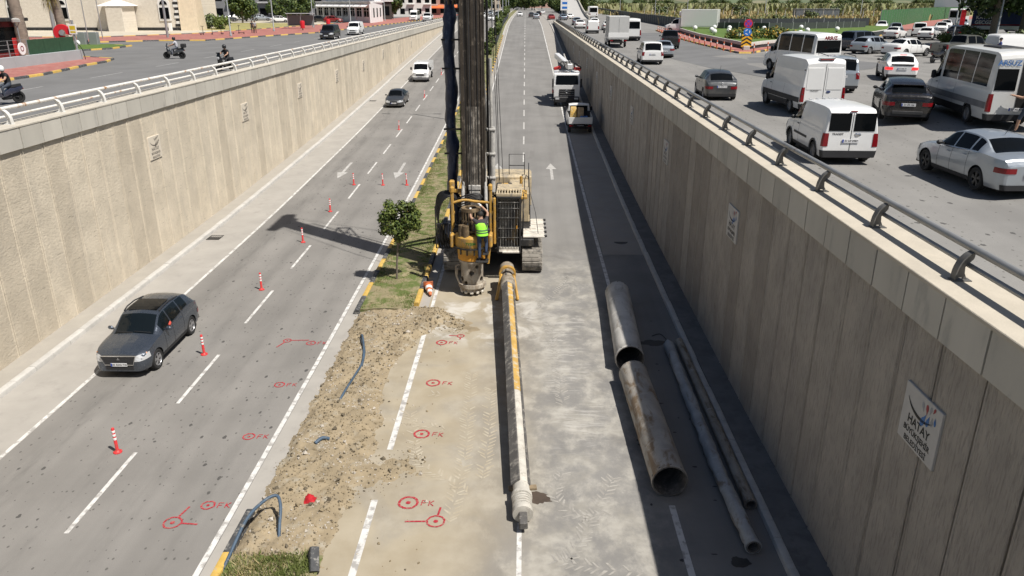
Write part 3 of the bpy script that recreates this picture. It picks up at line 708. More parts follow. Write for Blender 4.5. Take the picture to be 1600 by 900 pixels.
def survey(x, y, r, label, legs=(), letters=True, rz=0., bold=.022):
    root = thing('survey_mark', label, 'painted mark', (0, 0, 0), 0, 'red sprayed survey marks')
    m = MB(); ring(m, x, y, r, bold); m.build('ring', m_red, root)
    m = MB(); m.add([lowz(x + r * .28 * math.cos(i * .628), y + r * .28 * math.sin(i * .628), .0112) for i in range(10)], [tuple(range(10))]); m.build('dot', m_red, root)
    for k, (dx, dy) in enumerate(legs):
        l = math.hypot(dx, dy); m = MB(); seg(m, x + dx / l * r * .9, y + dy / l * r * .9, x + dx, y + dy, .05, .0115 + .0003 * k); m.build('pointer_line', m_red, root)
    if letters:
        m = MB(); lx, ly, hh = x + r + .10, y - .10, .19; ca, sa = math.cos(rz), math.sin(rz)
        for k, (ax, ay, bx, by) in enumerate(((0, 0, .02, 1), (.02, 1, .62, 1.02), (.01, .52, .48, .55), (.95, .0, .97, 1), (.97, .45, 1.5, 1.02), (1.05, .5, 1.55, -.02))):
            P0, P1 = (ax * hh, ay * hh), (bx * hh, by * hh); seg(m, lx + P0[0] * ca - P0[1] * sa, ly + P0[0] * sa + P0[1] * ca, lx + P1[0] * ca - P1[1] * sa, ly + P1[0] * sa + P1[1] * ca, .026, .0115 + .0003 * k)
        m.build('lettering', m_red, root)
L_ = 'red sprayed circle lettered FK on the %s, %s'
survey(-7.46, 24.24, .15, L_ % ('left carriageway', 'farthest of its row'), rz=.05); survey(-7.65, 21.19, .15, L_ % ('left carriageway', 'third of its row from the camera'), rz=.05)
survey(-7.59, 18.18, .15, L_ % ('left carriageway', 'second of its row from the camera'), rz=.05); survey(-7.53, 15.12, .15, L_ % ('left carriageway', 'nearest of its row'), rz=.05)
survey(-8.35, 24.43, .13, 'red circle with two pointer lines, far one on the left carriageway', ((.75, .05), (-.22, -.55)), False); survey(-8.10, 14.46, .2, 'red circle with two pointer lines, near one on the left carriageway', ((.6, -.05), (.15, .6)), False)
survey(-2.88, 24.36, .17, L_ % ('dusty lane', 'farthest of its row'), rz=-.08, bold=.03); survey(-2.84, 21.39, .2, L_ % ('dusty lane', 'third of its row from the camera'), rz=-.1, bold=.03)
survey(-2.82, 18.39, .2, L_ % ('dusty lane', 'second of its row from the camera'), rz=-.1, bold=.03); survey(-2.75, 15.30, .22, L_ % ('dusty lane', 'nearest of its row'), rz=-.06, bold=.03)
survey(-2.25, 24.92, .12, 'red circle with short pointer lines, far one on the dusty lane', ((-.42, .02), (0, -.3)), False); survey(-2.01, 14.61, .2, 'red circle with two pointer lines, near one on the dusty lane', ((-.72, -.02), (.06, .52)), False)

# ------------------------------------------------------------------ blue conduits, red rag
m_cond = M('conduit_blue', (.06, .095, .14), .55, var=.2, scale=5, col2=(.25, .22, .17), thr=(.56, .72))
def sm(pts, n=6):
    P = [Vector(p) for p in pts]; out = []
    for i in range(len(P) - 1):
        a, b, c, d = P[max(i - 1, 0)], P[i], P[i + 1], P[min(i + 2, len(P) - 1)]
        for k in range(n):
            t = k / n; out.append(.5 * (2 * b + (c - a) * t + (2 * a - 5 * b + 4 * c - d) * t * t + (3 * b - a - 3 * c + d) * t ** 3))
    return out + [P[-1]]
def sz(x, y, dz): return (x, y, elev(y) + max(0, soil_h(x, y)) + dz)
c = MB().tube(sm([sz(-5.78, 24.75, .02), sz(-5.62, 24.2, .16), sz(-5.42, 23.4, .10), sz(-5.3, 22.5, .05), sz(-5.32, 21.5, .05), sz(-5.42, 20.6, .03), sz(-5.5, 20.1, -.03)]), .036, 8); c.tube(sm([sz(-5.80, 24.6, .0), sz(-5.6, 24.0, .08), sz(-5.36, 23.2, .03), sz(-5.28, 22.3, .0)]), .04, 8)
c.build('conduit', m_cond, None, 60, label='bent blue conduit lying on the dug soil in the middle of the strip', cat='pipe')
MB().tube(sm([sz(-6.4, 12.2, .1), sz(-6.3, 12.9, .12), sz(-6.15, 13.9, .38), sz(-5.95, 14.5, .46), sz(-5.7, 14.72, .47), sz(-5.55, 14.5, .36), sz(-5.48, 14.1, .12), sz(-5.45, 13.9, -.05)]), .038, 8).build('conduit', m_cond, None, 60, label='blue conduit arching out of the soil beside the near grass', cat='pipe')
MB().tube(sm([sz(-5.6, 17.65, .03), sz(-5.45, 17.85, .08), sz(-5.3, 17.95, .03)]), .05, 8).build('conduit', m_cond, None, 60, label='short blue conduit stub poking from the soil', cat='pipe')
rag = MB(); n = 10
for j in range(n + 1):
    for i in range(n + 1):
        u, w = i / n - .5, j / n - .5; rr = math.hypot(u, w); x, y = -5.08 + u * .26, 15.2 + w * .3
        rag.v.append(sz(x, y, .17 * max(0, 1 - (rr * 1.9) ** 2) + .04 * noise2(u * 9, w * 9, 2) + .01))
for j in range(n):
    for i in range(n): a = j * (n + 1) + i; rag.f.append((a, a + 1, a + n + 2, a + n + 1)); rag.mi.append(0)
rag.build('red_rag', M('red_cloth', (.42, .012, .02), .8, var=.2, scale=12), None, 80, label='crumpled red cloth on the dug soil', cat='cloth')

# ------------------------------------------------------------------ delineator posts and the toppled cone
m_dred = M('post_red', (.62, .035, .04), .5, var=.1, scale=9, col2=(.45, .06, .05), coord='obj'); m_refl = M('reflective_white', (.80, .79, .78), .5, var=.04)
pb = MB(); pb.lathe([(.001, 0), (.115, 0), (.115, .025), (.06, .055), (.05, .075), (.042, .09), (.042, .715), (.036, .735), (.02, .748), (.001, .75)], 16); pbm = pb.mesh('body', m_dred, 40)
bb = MB(); bb.lathe([(.0435, -.035), (.0445, -.032), (.0445, .032), (.0435, .035)], 16); bbm = bb.mesh('reflective_band', m_refl, 40)
DP = [(-10.84, 17.36), (-10.86, 23.29), (-10.84, 29.29), (-10.84, 35.6), (-10.79, 41.0), (-10.68, 46.8), (-8.85, 46.76), (-7.36, 46.78), (-10.6, 64.6), (-10.45, 81.0), (-10.36, 97.4), (-10.36, 113), (-10.36, 129)]
DLB = ['nearest red and white delineator post on the dashed lane line', 'second red and white delineator post from the camera, beside the grey hatchback', 'third red and white delineator post from the camera along the lane line', 'fourth red and white delineator post, inside the mast shadow', 'fifth red and white delineator post from the camera along the lane line', 'leftmost of the row of three delineator posts across the lane', 'middle of the row of three delineator posts across the lane', 'rightmost of the row of three delineator posts across the lane', 'red delineator post beyond the row of three, near the dark sedan', 'red delineator post level with the dark sedan roof', 'red delineator post level with the white pickup truck', 'small far red delineator post beyond the white pickup', 'farthest red delineator post on the lane line']
for (x, y), lb in zip(DP, DLB):
    d = thing('delineator_post', lb, 'traffic post', lowz(x, y, .002), random.uniform(0, 6), 'red delineator posts')
    d.rotation_euler = (random.uniform(-.05, .05), random.uniform(-.05, .05), 0)
    put('body', pbm, d)
    for zz in (.42, .53, .64): put('reflective_band', bbm, d, (0, 0, zz))
cn = thing('traffic_cone', 'orange and white traffic cone lying toppled beside the median kerb', 'traffic cone', (-3.93, 29.3, elev(29.3) + .22)); cn.rotation_euler = (R(101), 0, R(14))
m_cor = M('cone_orange', (.62, .16, .05), .6, var=.12, scale=8, col2=(.45, .2, .12))
q = MB(); q.lathe([(.16, 0), (.17, .02), (.045, .74), (.03, .75), (.03, .73), (.14, .02)], 20); q.build('shell', m_cor, cn, 40)
q = MB(); q.box((0, 0, -.012), (.4, .4, .03), bev=.012); q.build('base', M('cone_base', (.4, .13, .06), .8), cn)
for z0, z1 in ((.16, .30), (.42, .56)): q = MB(); q.lathe([(.1785 - .1736 * z0, z0), (.1785 - .1736 * z1, z1)], 20); q.build('reflective_band', m_refl, cn, 40)

# ------------------------------------------------------------------ casings and tremie pipes on the road
def steel_dirty(name, base, rust, mud, thr):
    t = NT(name); p = t.pos()
    c = t.mix(t.mr(t.noise(p, 1.3, 5, .6), .35, .65), tuple(x * .85 for x in base), tuple(x * 1.12 for x in base))
    c = t.mix(t.mr(t.noise(t.scl(p, (2, .6, 2), (4, 1, 0)), 1.5, 6, .65, .5), *thr), c, rust)
    c = t.mix(t.ma('MULTIPLY', t.mr(t.noise(t.scl(p, (1, 4, 1)), 2.2, 5, .7), .56, .7), .7), c, mud)
    t.bump(t.noise(p, 18, 5, .65), .5, .02); return t.fin(c, .72, .15, .35)
m_cas1 = steel_dirty('casing_grey', (.52, .505, .47), (.33, .30, .26), (.56, .54, .50), (.5, .68)); m_cas2 = steel_dirty('casing_rust', (.41, .38, .335), (.235, .17, .11), (.46, .42, .36), (.46, .62)); m_casi = M('casing_inside', (.13, .12, .11), .9, var=.35, scale=3, col2=(.24, .22, .2))
def casing(p0, p1, r, th, mat, label, rings):
    a, b = Vector(p0), Vector(p1); L = (b - a).length; q = (b - a).to_track_quat('Z', 'Y'); T = q.to_matrix().to_4x4()
    root = thing('steel_casing', label, 'pipe', a)
    m = MB(); n = 40; pr = []
    zz = [0, .02, .12, .14] + [L * i / 14 for i in range(1, 14)] + [L - .14, L - .12, L - .02, L]
    for z in zz: pr.append((r + (.012 if .02 <= z <= .12 or L - .12 <= z <= L - .02 else 0) + random.uniform(-.003, .003), z))
    m.lathe(pr, n, T); m.build('shell', mat, root, 50)
    m = MB(); m.lathe([(r, 0), (r - th, 0), (r - th, L), (r, L)][::1], n, T); m.build('bore', m_casi, root, 40)
    for zr in rings: m = MB(); m.lathe([(r - .001, zr - .035), (r + .010, zr - .025), (r + .010, zr + .025), (r - .001, zr + .035)], n, T); m.build('weld_seam', mat, root, 40)
    m = MB()
    for i in range(10):
        an = .3 + 2 * math.pi * i / 10
        for z in (.07, L - .07):
            c0 = T @ Vector((math.cos(an) * (r - .01), math.sin(an) * (r - .01), z)); c1 = T @ Vector((math.cos(an) * (r + .016), math.sin(an) * (r + .016), z)); m.cyl(c0, c1, .028, n=8)
    m.build('bolt_hole', m_casi, root)
casing((3.43, 22.25, elev(22.2) + .46), (3.68, 28.1, elev(28) + .46), .46, .03, m_cas1, 'large pale grey steel casing, the farther of the two on the road', (1.6, 3.0, 4.4))
casing((3.56, 15.65, elev(15.6) + .43), (3.42, 21.35, elev(21) + .43), .43, .03, m_cas2, 'large rust-streaked steel casing, the nearer of the two on the road', (2.1, 4.2))
def crusty(path, r, mat, label, lump):
    root = thing('tremie_pipe', label, 'pipe', path[0]); P = sm([Vector(p) - Vector(path[0]) for p in path], 22); n = 14; rings = []
    d = (P[-1] - P[0]).normalized(); u = Vector((d.y, -d.x, 0)).normalized(); w = u.cross(d)
    rg = random.Random(lump)
    for i, p in enumerate(P):
        rings.append([p + (u * math.cos(6.283 * j / n) + w * math.sin(6.283 * j / n)) * (r + lump * .004 * (noise2(i * .21, j * .9, lump) + .5 * noise2(i * .7, j * 1.9))) for j in range(n)])
    m = MB(); m.loft(rings, cap=False); m.build('shell', mat, root, 70)
    m = MB(); q = (-d).to_track_quat('Z', 'Y').to_matrix().to_4x4(); m.lathe([(r * .98, .0), (r * .82, .005), (r * .8, -.7), (.001, -.7)], n, q); m.build('bore', m_casi, root, 40)
    m = MB(); m.lathe([(r * .9, -.09), (r + .02, -.08), (r + .02, -.01), (r * .8, .004)], 16, q); m.build('end_collar', mat, root, 40)
m_crust = steel_dirty('pipe_crusted', (.40, .405, .40), (.23, .19, .15), (.52, .53, .53), (.52, .66))
m_pipeb = steel_dirty('pipe_brown', (.33, .29, .24), (.16, .12, .085), (.44, .42, .38), (.5, .64))
crusty([(5.03, 13.6, .19), (4.96, 16.5, .18), (4.98, 19.5, .18), (5.0, 24.0, elev(24) + .17)], .165, m_crust, 'thin pipe crusted in pale concrete, longer left one beside the right kerb', 7)
crusty([(5.40, 15.15, .16), (5.41, 18, .16), (5.42, 21, .16), (5.42, 24.3, elev(24) + .15)], .135, m_pipeb, 'thin brown pipe, the right one against the right kerb', 3)
MB().tube(sm([lowz(4.6, 25.0, .02), lowz(4.9, 25.15, .03), lowz(5.05, 24.7, .04), lowz(4.95, 24.3, .1), lowz(5.06, 24.0, .2)]), .012, 6).build('lifting_wire', m_oil, None, label='dark wire loop at the far end of the thin pipes', cat='wire')

# ------------------------------------------------------------------ people: one skinned body per person
m_skin = M('skin', (.42, .25, .17), .6, var=.08, scale=20, coord='obj'); m_hair = M('hair_dark', (.02, .017, .015), .7, coord='obj')
m_glove = M('glove_white', (.66, .65, .63), .8, var=.08); m_shoe = M('shoe_dark', (.03, .03, .032), .7)
PCOL = {}
def cloth(name, c): return M('cloth_' + name, c, .85, var=.15, scale=14, bump=.25, bscale=35, coord='obj')
STAND = dict(pelvis=(0, 0, .95), spine=(0, 0, 1.14), chest=(0, 0, 1.36), neck=(0, .01, 1.49), head0=(0, .02, 1.57), head1=(0, .03, 1.66), head2=(0, .02, 1.73),
             shL=(-.19, 0, 1.41), elL=(-.25, -.02, 1.13), wrL=(-.26, .05, .88), shR=(.19, 0, 1.41), elR=(.25, -.02, 1.13), wrR=(.26, .05, .88),
             hipL=(-.1, 0, .9), knL=(-.11, .03, .5), anL=(-.11, 0, .09), toL=(-.13, .16, .035), hipR=(.1, 0, .9), knR=(.11, .03, .5), anR=(.11, 0, .09), toR=(.13, .16, .035))
def person(label, loc, rz, pose, shirt, trouser, group=None, sleeve='skin', hand='skin', hair=True, cat='person', shoe=None, shorts=False):
    J = {k: Vector(v) for k, v in STAND.items()}; J.update({k: Vector(v) for k, v in pose.items()})
    RAD = dict(pelvis=.155, spine=.145, chest=.165, neck=.062, head0=.085, head1=.105, head2=.075, shL=.075, shR=.075, elL=.048, elR=.048, wrL=.034, wrR=.034, hipL=.105, hipR=.105, knL=.068, knR=.068, anL=.048, anR=.048, toL=.036, toR=.036)
    bones = [('pelvis', 'spine', 's'), ('spine', 'chest', 's'), ('chest', 'neck', 's'), ('neck', 'head0', 'k'), ('head0', 'head1', 'k'), ('head1', 'head2', 'k')]
    for s in 'LR': bones += [('chest', 'sh' + s, 's'), ('sh' + s, 'el' + s, 'u'), ('el' + s, 'wr' + s, 'f'), ('pelvis', 'hip' + s, 't'), ('hip' + s, 'kn' + s, 't'), ('kn' + s, 'an' + s, 'c'), ('an' + s, 'to' + s, 'b')]
    for s in 'LR':      # palm and five fingers
        d = (J['wr' + s] - J['el' + s]).normalized(); a = Vector((0, 0, 1)) if abs(d.z) < .8 else Vector((0, 1, 0)); u = d.cross(a).normalized(); w = u.cross(d)
        J['pa' + s] = J['wr' + s] + d * .085; RAD['pa' + s] = .036; bones.append(('wr' + s, 'pa' + s, 'h'))
        for i, (o, l) in enumerate(((-.034, .07), (-.012, .085), (.012, .08), (.034, .062), (-.05, .03))):
            k1, k2 = 'f%d%s' % (i, s), 'g%d%s' % (i, s); base = J['pa' + s] if i < 4 else J['wr' + s] + d * .03
            J[k1] = base + d * l * .55 + u * o; J[k2] = base + d * l * .9 + u * o * 1.15 - w * .03; RAD[k1] = .010; RAD[k2] = .008
            bones += [(('pa' if i < 4 else 'wr') + s, k1, 'h'), (k1, k2, 'h')]
    names = list(J); bm = bmesh.new(); lay = bm.verts.layers.skin.verify(); V = {}
    for nme in names:
        v = bm.verts.new(J[nme]); r = RAD[nme]; v[lay].radius = (r, r); V[nme] = v
    V['pelvis'][lay].use_root = True
    for a, b, _ in bones: bm.edges.new((V[a], V[b]))
    me = bpy.data.meshes.new('body'); bm.to_mesh(me); bm.free()
    ob = bpy.data.objects.new('tmp', me); COL.objects.link(ob); sk = ob.modifiers.new('s', 'SKIN'); sk.use_smooth_shade = True; sb = ob.modifiers.new('u', 'SUBSURF'); sb.levels = 1
    bpy.context.view_layer.update(); em = bpy.data.meshes.new_from_object(ob.evaluated_get(bpy.context.evaluated_depsgraph_get())); bpy.data.objects.remove(ob)
    tr = cloth(*trouser); sh = cloth(*shirt); hd = m_glove if hand == 'glove' else m_skin
    mm = {'s': 0, 'u': 0, 'f': 0 if sleeve == 'long' else 3, 't': 1, 'c': 3 if shorts else 1, 'b': 2, 'k': 3, 'h': 4}
    em.materials.clear()
    for q in (sh, tr, shoe or m_shoe, m_skin, hd, m_hair): em.materials.append(q)
    B = [(J[a], J[b], k, min(RAD[a], RAD[b])) for a, b, k in bones]
    for p in em.polygons:
        c = p.center; best = 9; bk = 's'
        for a, b, k, r in B:
            ab = b - a; t = max(0, min(1, (c - a).dot(ab) / max(1e-9, ab.length_squared))); d = (c - a - ab * t).length - r * .6
            if d < best: best = d; bk = k; bt = t
        mi = mm[bk]
        if bk == 'u' and sleeve == 'skin' and bt > .6: mi = 3
        if bk == 's' and c.z < J['pelvis'].z + .02: mi = 1
        p.material_index = mi; p.use_smooth = True
    root = thing('person', label, cat, loc, rz, group)
    em.name = 'body'; put('body', em, root)
    hp, hf = J['head1'], Vector((0, 1, 0))
    f = MB(); f.ball(hp + Vector((0, .105, -.015)), .022, 6, 5, (.8, 1.2, 1.3))
    for sx in (-1, 1): f.ball(hp + Vector((sx * .1, .0, -.01)), .028, 6, 5, (.4, .8, 1.2))
    f.build('face_features', m_skin, root, 80)
    e = MB()
    for sx in (-1, 1): e.ball(hp + Vector((sx * .036, .092, .018)), .012, 6, 4)
    e.box(hp + Vector((0, .1, -.055)), (.045, .012, .008)); e.build('eyes_and_mouth', m_hair, root)
    if hair:
        h = MB(); h.lathe([(.001, .118), (.06, .108), (.1, .065), (.118, .0), (.112, -.03)], 14, Matrix.Translation(hp + Vector((0, -.012, .012)))); h.build('hair', m_hair, root, 60)
    root['_j'] = 0; del root['_j']
    return root, J
def vest(root, J, mat, stripe):
    a, b, c = J['pelvis'], J['spine'], J['chest']; n = 18; rings = []
    for t, rx, ry in ((0., .205, .16), (.25, .198, .158), (.5, .196, .155), (.75, .21, .165), (.93, .215, .165), (1.08, .175, .14), (1.16, .09, .08)):
        p = a.lerp(c, t); rings.append([p + Vector((rx * math.cos(6.283 * i / n), ry * math.sin(6.283 * i / n), 0)) for i in range(n)])
    m = MB(); m.loft(rings, cap=False); v = m.build('vest', mat, root, 70)
    for t0 in (.22, .42):
        rr = []
        for t in (t0, t0 + .1):
            k = 1.03; p = a.lerp(c, t); rr.append([p + Vector((.205 * k * math.cos(6.283 * i / n), .163 * k * math.sin(6.283 * i / n), 0)) for i in range(n)])
        m = MB(); m.loft(rr, cap=False); m.build('reflective_stripe', stripe, v, 70)

# ------------------------------------------------------------------ the rotary drilling rig
def grimy(name, base, dirt, thr=(.45, .65), rough=.55, metal=0., sc=2.0, b=.2):
    t = NT(name); p = t.pos()
    c = t.mix(t.mr(t.noise(p, sc, 5), .3, .7), tuple(x * .8 for x in base), tuple(x * 1.15 for x in base))
    c = t.mix(t.mr(t.noise(t.scl(p, (1, 1, .45), (2, 5, 1)), sc * 2.3, 7, .7), *thr), c, dirt)
    c = t.mix(t.mr(t.noise(p, 21, 4, .7), .58, .7, 0, .7), c, tuple(x * .5 for x in dirt))
    t.bump(t.noise(p, 24, 4), b, .02); return t.fin(c, rough, metal, .4)
m_ry = grimy('rig_yellow', (.52, .30, .06), (.30, .22, .125), (.47, .66)); m_rc = grimy('rig_cream', (.50, .41, .27), (.30, .26, .2), (.45, .62)); m_rk = grimy('rig_black', (.025, .025, .026), (.12, .105, .085), (.55, .75))
m_ro = grimy('rig_orange', (.58, .27, .03), (.33, .2, .09), (.52, .7)); m_mast = grimy('mast_grease', (.05, .04, .031), (.21, .175, .135), (.53, .70), .5, 0, 2.6, .5); m_mastd = grimy('mast_dusty', (.12, .105, .088), (.34, .305, .26), (.45, .6), .75, 0, 2.6, .5)
m_rgrey = grimy('rig_grey', (.36, .35, .33), (.52, .50, .46), (.45, .6), .7); m_hose = grimy('hose_black', (.018, .018, .02), (.09, .08, .065), (.55, .75), .5); m_tarp = grimy('tarp_navy', (.018, .028, .065), (.07, .09, .15), (.5, .7), .35, 0, 2.5, .6)
m_shoe_t = grimy('track_steel', (.17, .16, .145), (.40, .37, .325), (.38, .56), .7, .1); m_muddy = grimy('drum_mud', (.40, .36, .30), (.25, .205, .155), (.45, .6), .85)
m_cabglass = NT('cab_glass').fin((.012, .014, .016), .08, 0, .6); m_platf = grimy('catwalk_white', (.62, .585, .52), (.42, .38, .31), (.52, .7), .7)
RE_ = elev(33); rig = thing('drilling_rig', 'yellow crawler drilling rig with tall dark mast standing over the median', 'drilling rig', (-1.35, 33, RE_))
def rp(name, mb, mat, sm_=0, parent=None):     # part built in world coordinates relative to the rig's root
    o = mb.build(name, mat, parent if parent is not None else rig, sm_); return o
O = Vector((-1.35, 33, RE_))
class W(MB):           # world-coordinate builder, shifted to the rig's origin
    def mesh(s, *a, **k):
        s.v = [(x - O.x, y - O.y, z - O.z) for x, y, z in s.v]; return MB.mesh(s, *a, **k)
# crawler tracks
shoe = MB(); shoe.box((0, 0, 0), (.88, .165, .035), bev=.01)
for yy in (-.055, 0, .055): shoe.box((0, yy, .027), (.86, .018, .03))
shoe_me = shoe.mesh('track_shoe', m_shoe_t)
for cx in (.36, -3.05):
    y0, y1, zc, r = 31.75, 36.4, .50, .44; Lf = y1 - y0; per = 2 * Lf + 2 * math.pi * r; N = 66
    fr = W(); fr.box((cx, (y0 + y1) / 2, RE_ + zc), (.5, Lf, .55), bev=.05)
    for i in range(8): fr.cyl((cx - .3, y0 + .35 + i * (Lf - .7) / 7, RE_ + .2), (cx + .3, y0 + .35 + i * (Lf - .7) / 7, RE_ + .2), .13, n=14)
    for yy in (y0, y1): fr.cyl((cx - .24, yy, RE_ + zc), (cx + .24, yy, RE_ + zc), r - .04, n=22)
    tr = rp('track', fr, m_rk, 40)
    for i in range(N):
        d = per * i / N
        if d < Lf: p, a = (y0 + d, zc + r), 0
        elif d < Lf + math.pi * r: t = (d - Lf) / r; p, a = (y1 + r * math.sin(t), zc + r * math.cos(t)), -t
        elif d < 2 * Lf + math.pi * r: p, a = (y1 - (d - Lf - math.pi * r), zc - r), math.pi
        else: t = (d - 2 * Lf - math.pi * r) / r; p, a = (y0 - r * math.sin(t), zc - r * math.cos(t)), math.pi - t
        put('track_shoe', shoe_me, tr, (cx - O.x, p[0] - O.y, p[1]), (a, 0, 0))
w = W(); w.box((-1.35, 34, RE_ + .78), (2.6, 2.4, .5), bev=.06); w.box((-1.35, 32.75, RE_ + .8), (2.2, .5, .55), bev=.08); w.cyl((-1.35, 34, RE_ + 1.0), (-1.35, 34, RE_ + 1.3), .75, n=28); rp('undercarriage', w, m_rk, 40)
w = W(); w.lathe([(.12, -.02), (.15, .0), (.12, .02), (.09, .0)], 14, TM((-1.0, 32.48, RE_ + .8), (R(90), 0, 0)), closed=True); w.tube([(-1.3, 32.46, RE_ + .8), (-1.15, 32.44, RE_ + .84), (-1.0, 32.46, RE_ + .8)], .03, 6); rp('tow_eye', w, m_rgrey, 50)
# house
w = W(); w.box((-1.35, 35.9, RE_ + 1.42), (3.3, 5.6, .28), bev=.03); rp('deck', w, m_rk)
w = W(); w.box((-.25, 36.2, RE_ + 2.25), (1.0, 4.4, 1.4), bev=.06); rp('engine_cover', w, m_rc)
w = W(); w.box((-2.75, 36.2, RE_ + 2.15), (.85, 4.2, 1.2), bev=.06); rp('pump_housing', w, m_ry)
w = W(); w.box((-1.3, 37.6, RE_ + 2.35), (3.3, 1.6, 1.6), bev=.1); rp('counterweight', w, m_rc)
w = W(); w.box((-.35, 33.4, RE_ + 3.02), (.95, 1.3, .12), bev=.02); w.box((-.45, 34.6, RE_ + 3.06), (.5, .6, .2), bev=.04); w.cyl((-.15, 35.2, RE_ + 2.9), (-.15, 35.2, RE_ + 3.45), .07, n=12); w.box((-.9, 34.4, RE_ + 3.1), (.35, .9, .25), bev=.04); rp('roof_fittings', w, m_ry, 40)
w = W(); w.box((-.95, 34.8, RE_ + 2.6), (.75, 1.8, .9), bev=.05); w.cyl((-1.25, 34.5, RE_ + 2.9), (-.6, 34.5, RE_ + 2.9), .34, n=20); rp('winch', w, m_rk, 40)
w = W()   # louvre slats on the right flank of the engine cover
for i in range(7): w.box((.26, 34.9 + .0, RE_ + 1.85 + i * .11), (.03, 1.2, .05), rot=(0, .4, 0))
rp('louvre', w, m_rk)
# cab with guard grille
CX0, CX1, CY0, CY1, CZ0, CZ1 = -1.10, -.17, 30.55, 32.3, 1.22, 3.58
cabe = rp('cab', (lambda w: (w.box(((CX0 + CX1) / 2, (CY0 + CY1) / 2 + .03, RE_ + (CZ0 + CZ1) / 2), (CX1 - CX0 - .1, CY1 - CY0 - .12, CZ1 - CZ0 - .08), bev=.03), w)[1])(W()), m_cabglass)
w = W()
for x in (CX0, CX1):
    for y in (CY0, CY1, (CY0 + CY1) / 2): w.box((x, y, RE_ + (CZ0 + CZ1) / 2), (.075, .075, CZ1 - CZ0), bev=.012)
for z in (CZ0, CZ1):
    for y in (CY0, CY1): w.box(((CX0 + CX1) / 2, y, RE_ + z), (CX1 - CX0 + .07, .08, .08), bev=.012)
    for x in (CX0, CX1): w.box((x, (CY0 + CY1) / 2, RE_ + z), (.08, CY1 - CY0, .08), bev=.012)
w.box((CX1 + .003, (CY0 + CY1) / 2, RE_ + 1.75), (.05, CY1 - CY0, 1.0)); w.box((CX0 - .003, (CY0 + CY1) / 2, RE_ + 1.7), (.05, CY1 - CY0, .9))
rp('cab_frame', w, m_rk, 0, cabe)
m_bar = grimy('bar_dusty', (.13, .125, .12), (.40, .385, .36), (.5, .6)); bar = MB().box((0, 0, 0), (.013, .013, 2.0)).mesh('guard_bar', m_bar)
for i in range(7): put('guard_bar', bar, cabe, (CX0 + .11 + i * (CX1 - CX0 - .22) / 6 - O.x, CY0 - .075 - O.y, 2.42))
barh = MB().box((0, 0, 0), (.86, .013, .013)).mesh('guard_bar', m_bar)
for z in (1.5, 1.9, 2.3, 2.75, 3.15, 3.4): put('guard_bar', barh, cabe, ((CX0 + CX1) / 2 - O.x, CY0 - .10 - O.y, z))
w = W(); w.box(((CX0 + CX1) / 2, CY0 - .05, RE_ + 1.36), (.82, .03, .2), rot=(-.15, 0, 0)); w.box((-.55, CY0 - .1, RE_ + 1.27), (.7, .16, .05)); rp('cab_sill', w, m_platf, 0, cabe)
w = W(); w.box((-.63, 31.95, RE_ + 3.68), (1.06, 1.0, .09), bev=.02); w.box((-.63, 30.66, RE_ + 3.66), (1.06, .09, .12), bev=.015)
for x in (-1.13, -.13): w.box((x, 31.1, RE_ + 3.66), (.07, .85, .12), bev=.015)
w.box((-.63, 31.0, RE_ + 3.57), (1.0, .9, .03)); rp('roof_guard', w, m_rc, 0, cabe)
slat = MB().box((0, 0, 0), (.055, .78, .07), bev=.01).mesh('roof_slat', m_rc)
for i in range(8): put('roof_slat', slat, cabe, (-1.04 + i * .117 - O.x, 31.08 - O.y, 3.67))
w = W(); w.box((-.3, 30.43, RE_ + 2.35), (.05, .05, .12)); rp('work_lamp', w, m_ro, 0, cabe)
# catwalk on the right of the cab, with its posts folded
w = W(); w.box((.42, 33.3, RE_ + 1.50), (.95, 2.9, .06), bev=.012)
for i in range(4): w.box((.42, 32.2 + i * .75, RE_ + 1.545), (.9, .05, .03))
w.box((.4, 33.2, RE_ + 1.55), (.3, .22, .03)); cw = rp('catwalk', w, m_platf)
w = W()
for i in range(5): w.cyl((.88, 31.98 + i * .66, RE_ + 1.5), (1.0, 31.98 + i * .66, RE_ + 1.52), .05, n=10)
rp('catwalk_knob', w, m_rk, 40, cw)
w = W(); w.box((.12, 31.95, RE_ + 1.28), (.62, .5, .32), bev=.03); rp('step_box', w, m_rk)
def hrail(name, pts, r=.022):
    w = W()
    for p in pts: w.tube([(a, b, RE_ + c) for a, b, c in p], r, 6)
    return rp(name, w, m_rk, 50)
hrail('handrail', [[(-.75, 37, 2.95), (-.75, 37, 4.15), (-.0, 37, 4.15), (-.0, 37, 2.95)], [(-.75, 37, 3.6), (0, 37, 3.6)]])
hrail('handrail', [[(.2, 36.8, 2.9), (.2, 36.8, 3.75), (.2, 33.6, 3.75), (.22, 33.1, 3.3), (.22, 33.0, 2.2)], [(.2, 35.2, 2.9), (.2, 35.2, 3.75)], [(.2, 36.8, 3.35), (.2, 33.6, 3.35)]])
hrail('cab_rail', [[(-.08, 32.4, 1.6), (-.02, 32.4, 3.3), (-.05, 31.6, 3.4)], [(-.06, 30.9, 1.6), (-.02, 30.95, 2.7), (-.04, 31.5, 2.8)]], .018)
w = W(); w.tube([(.25, 33.2, RE_ + 3.2), (.5, 32.6, RE_ + 2.4), (.62, 32.2, RE_ + 1.55)], .015, 6); rp('chain', w, m_rk)
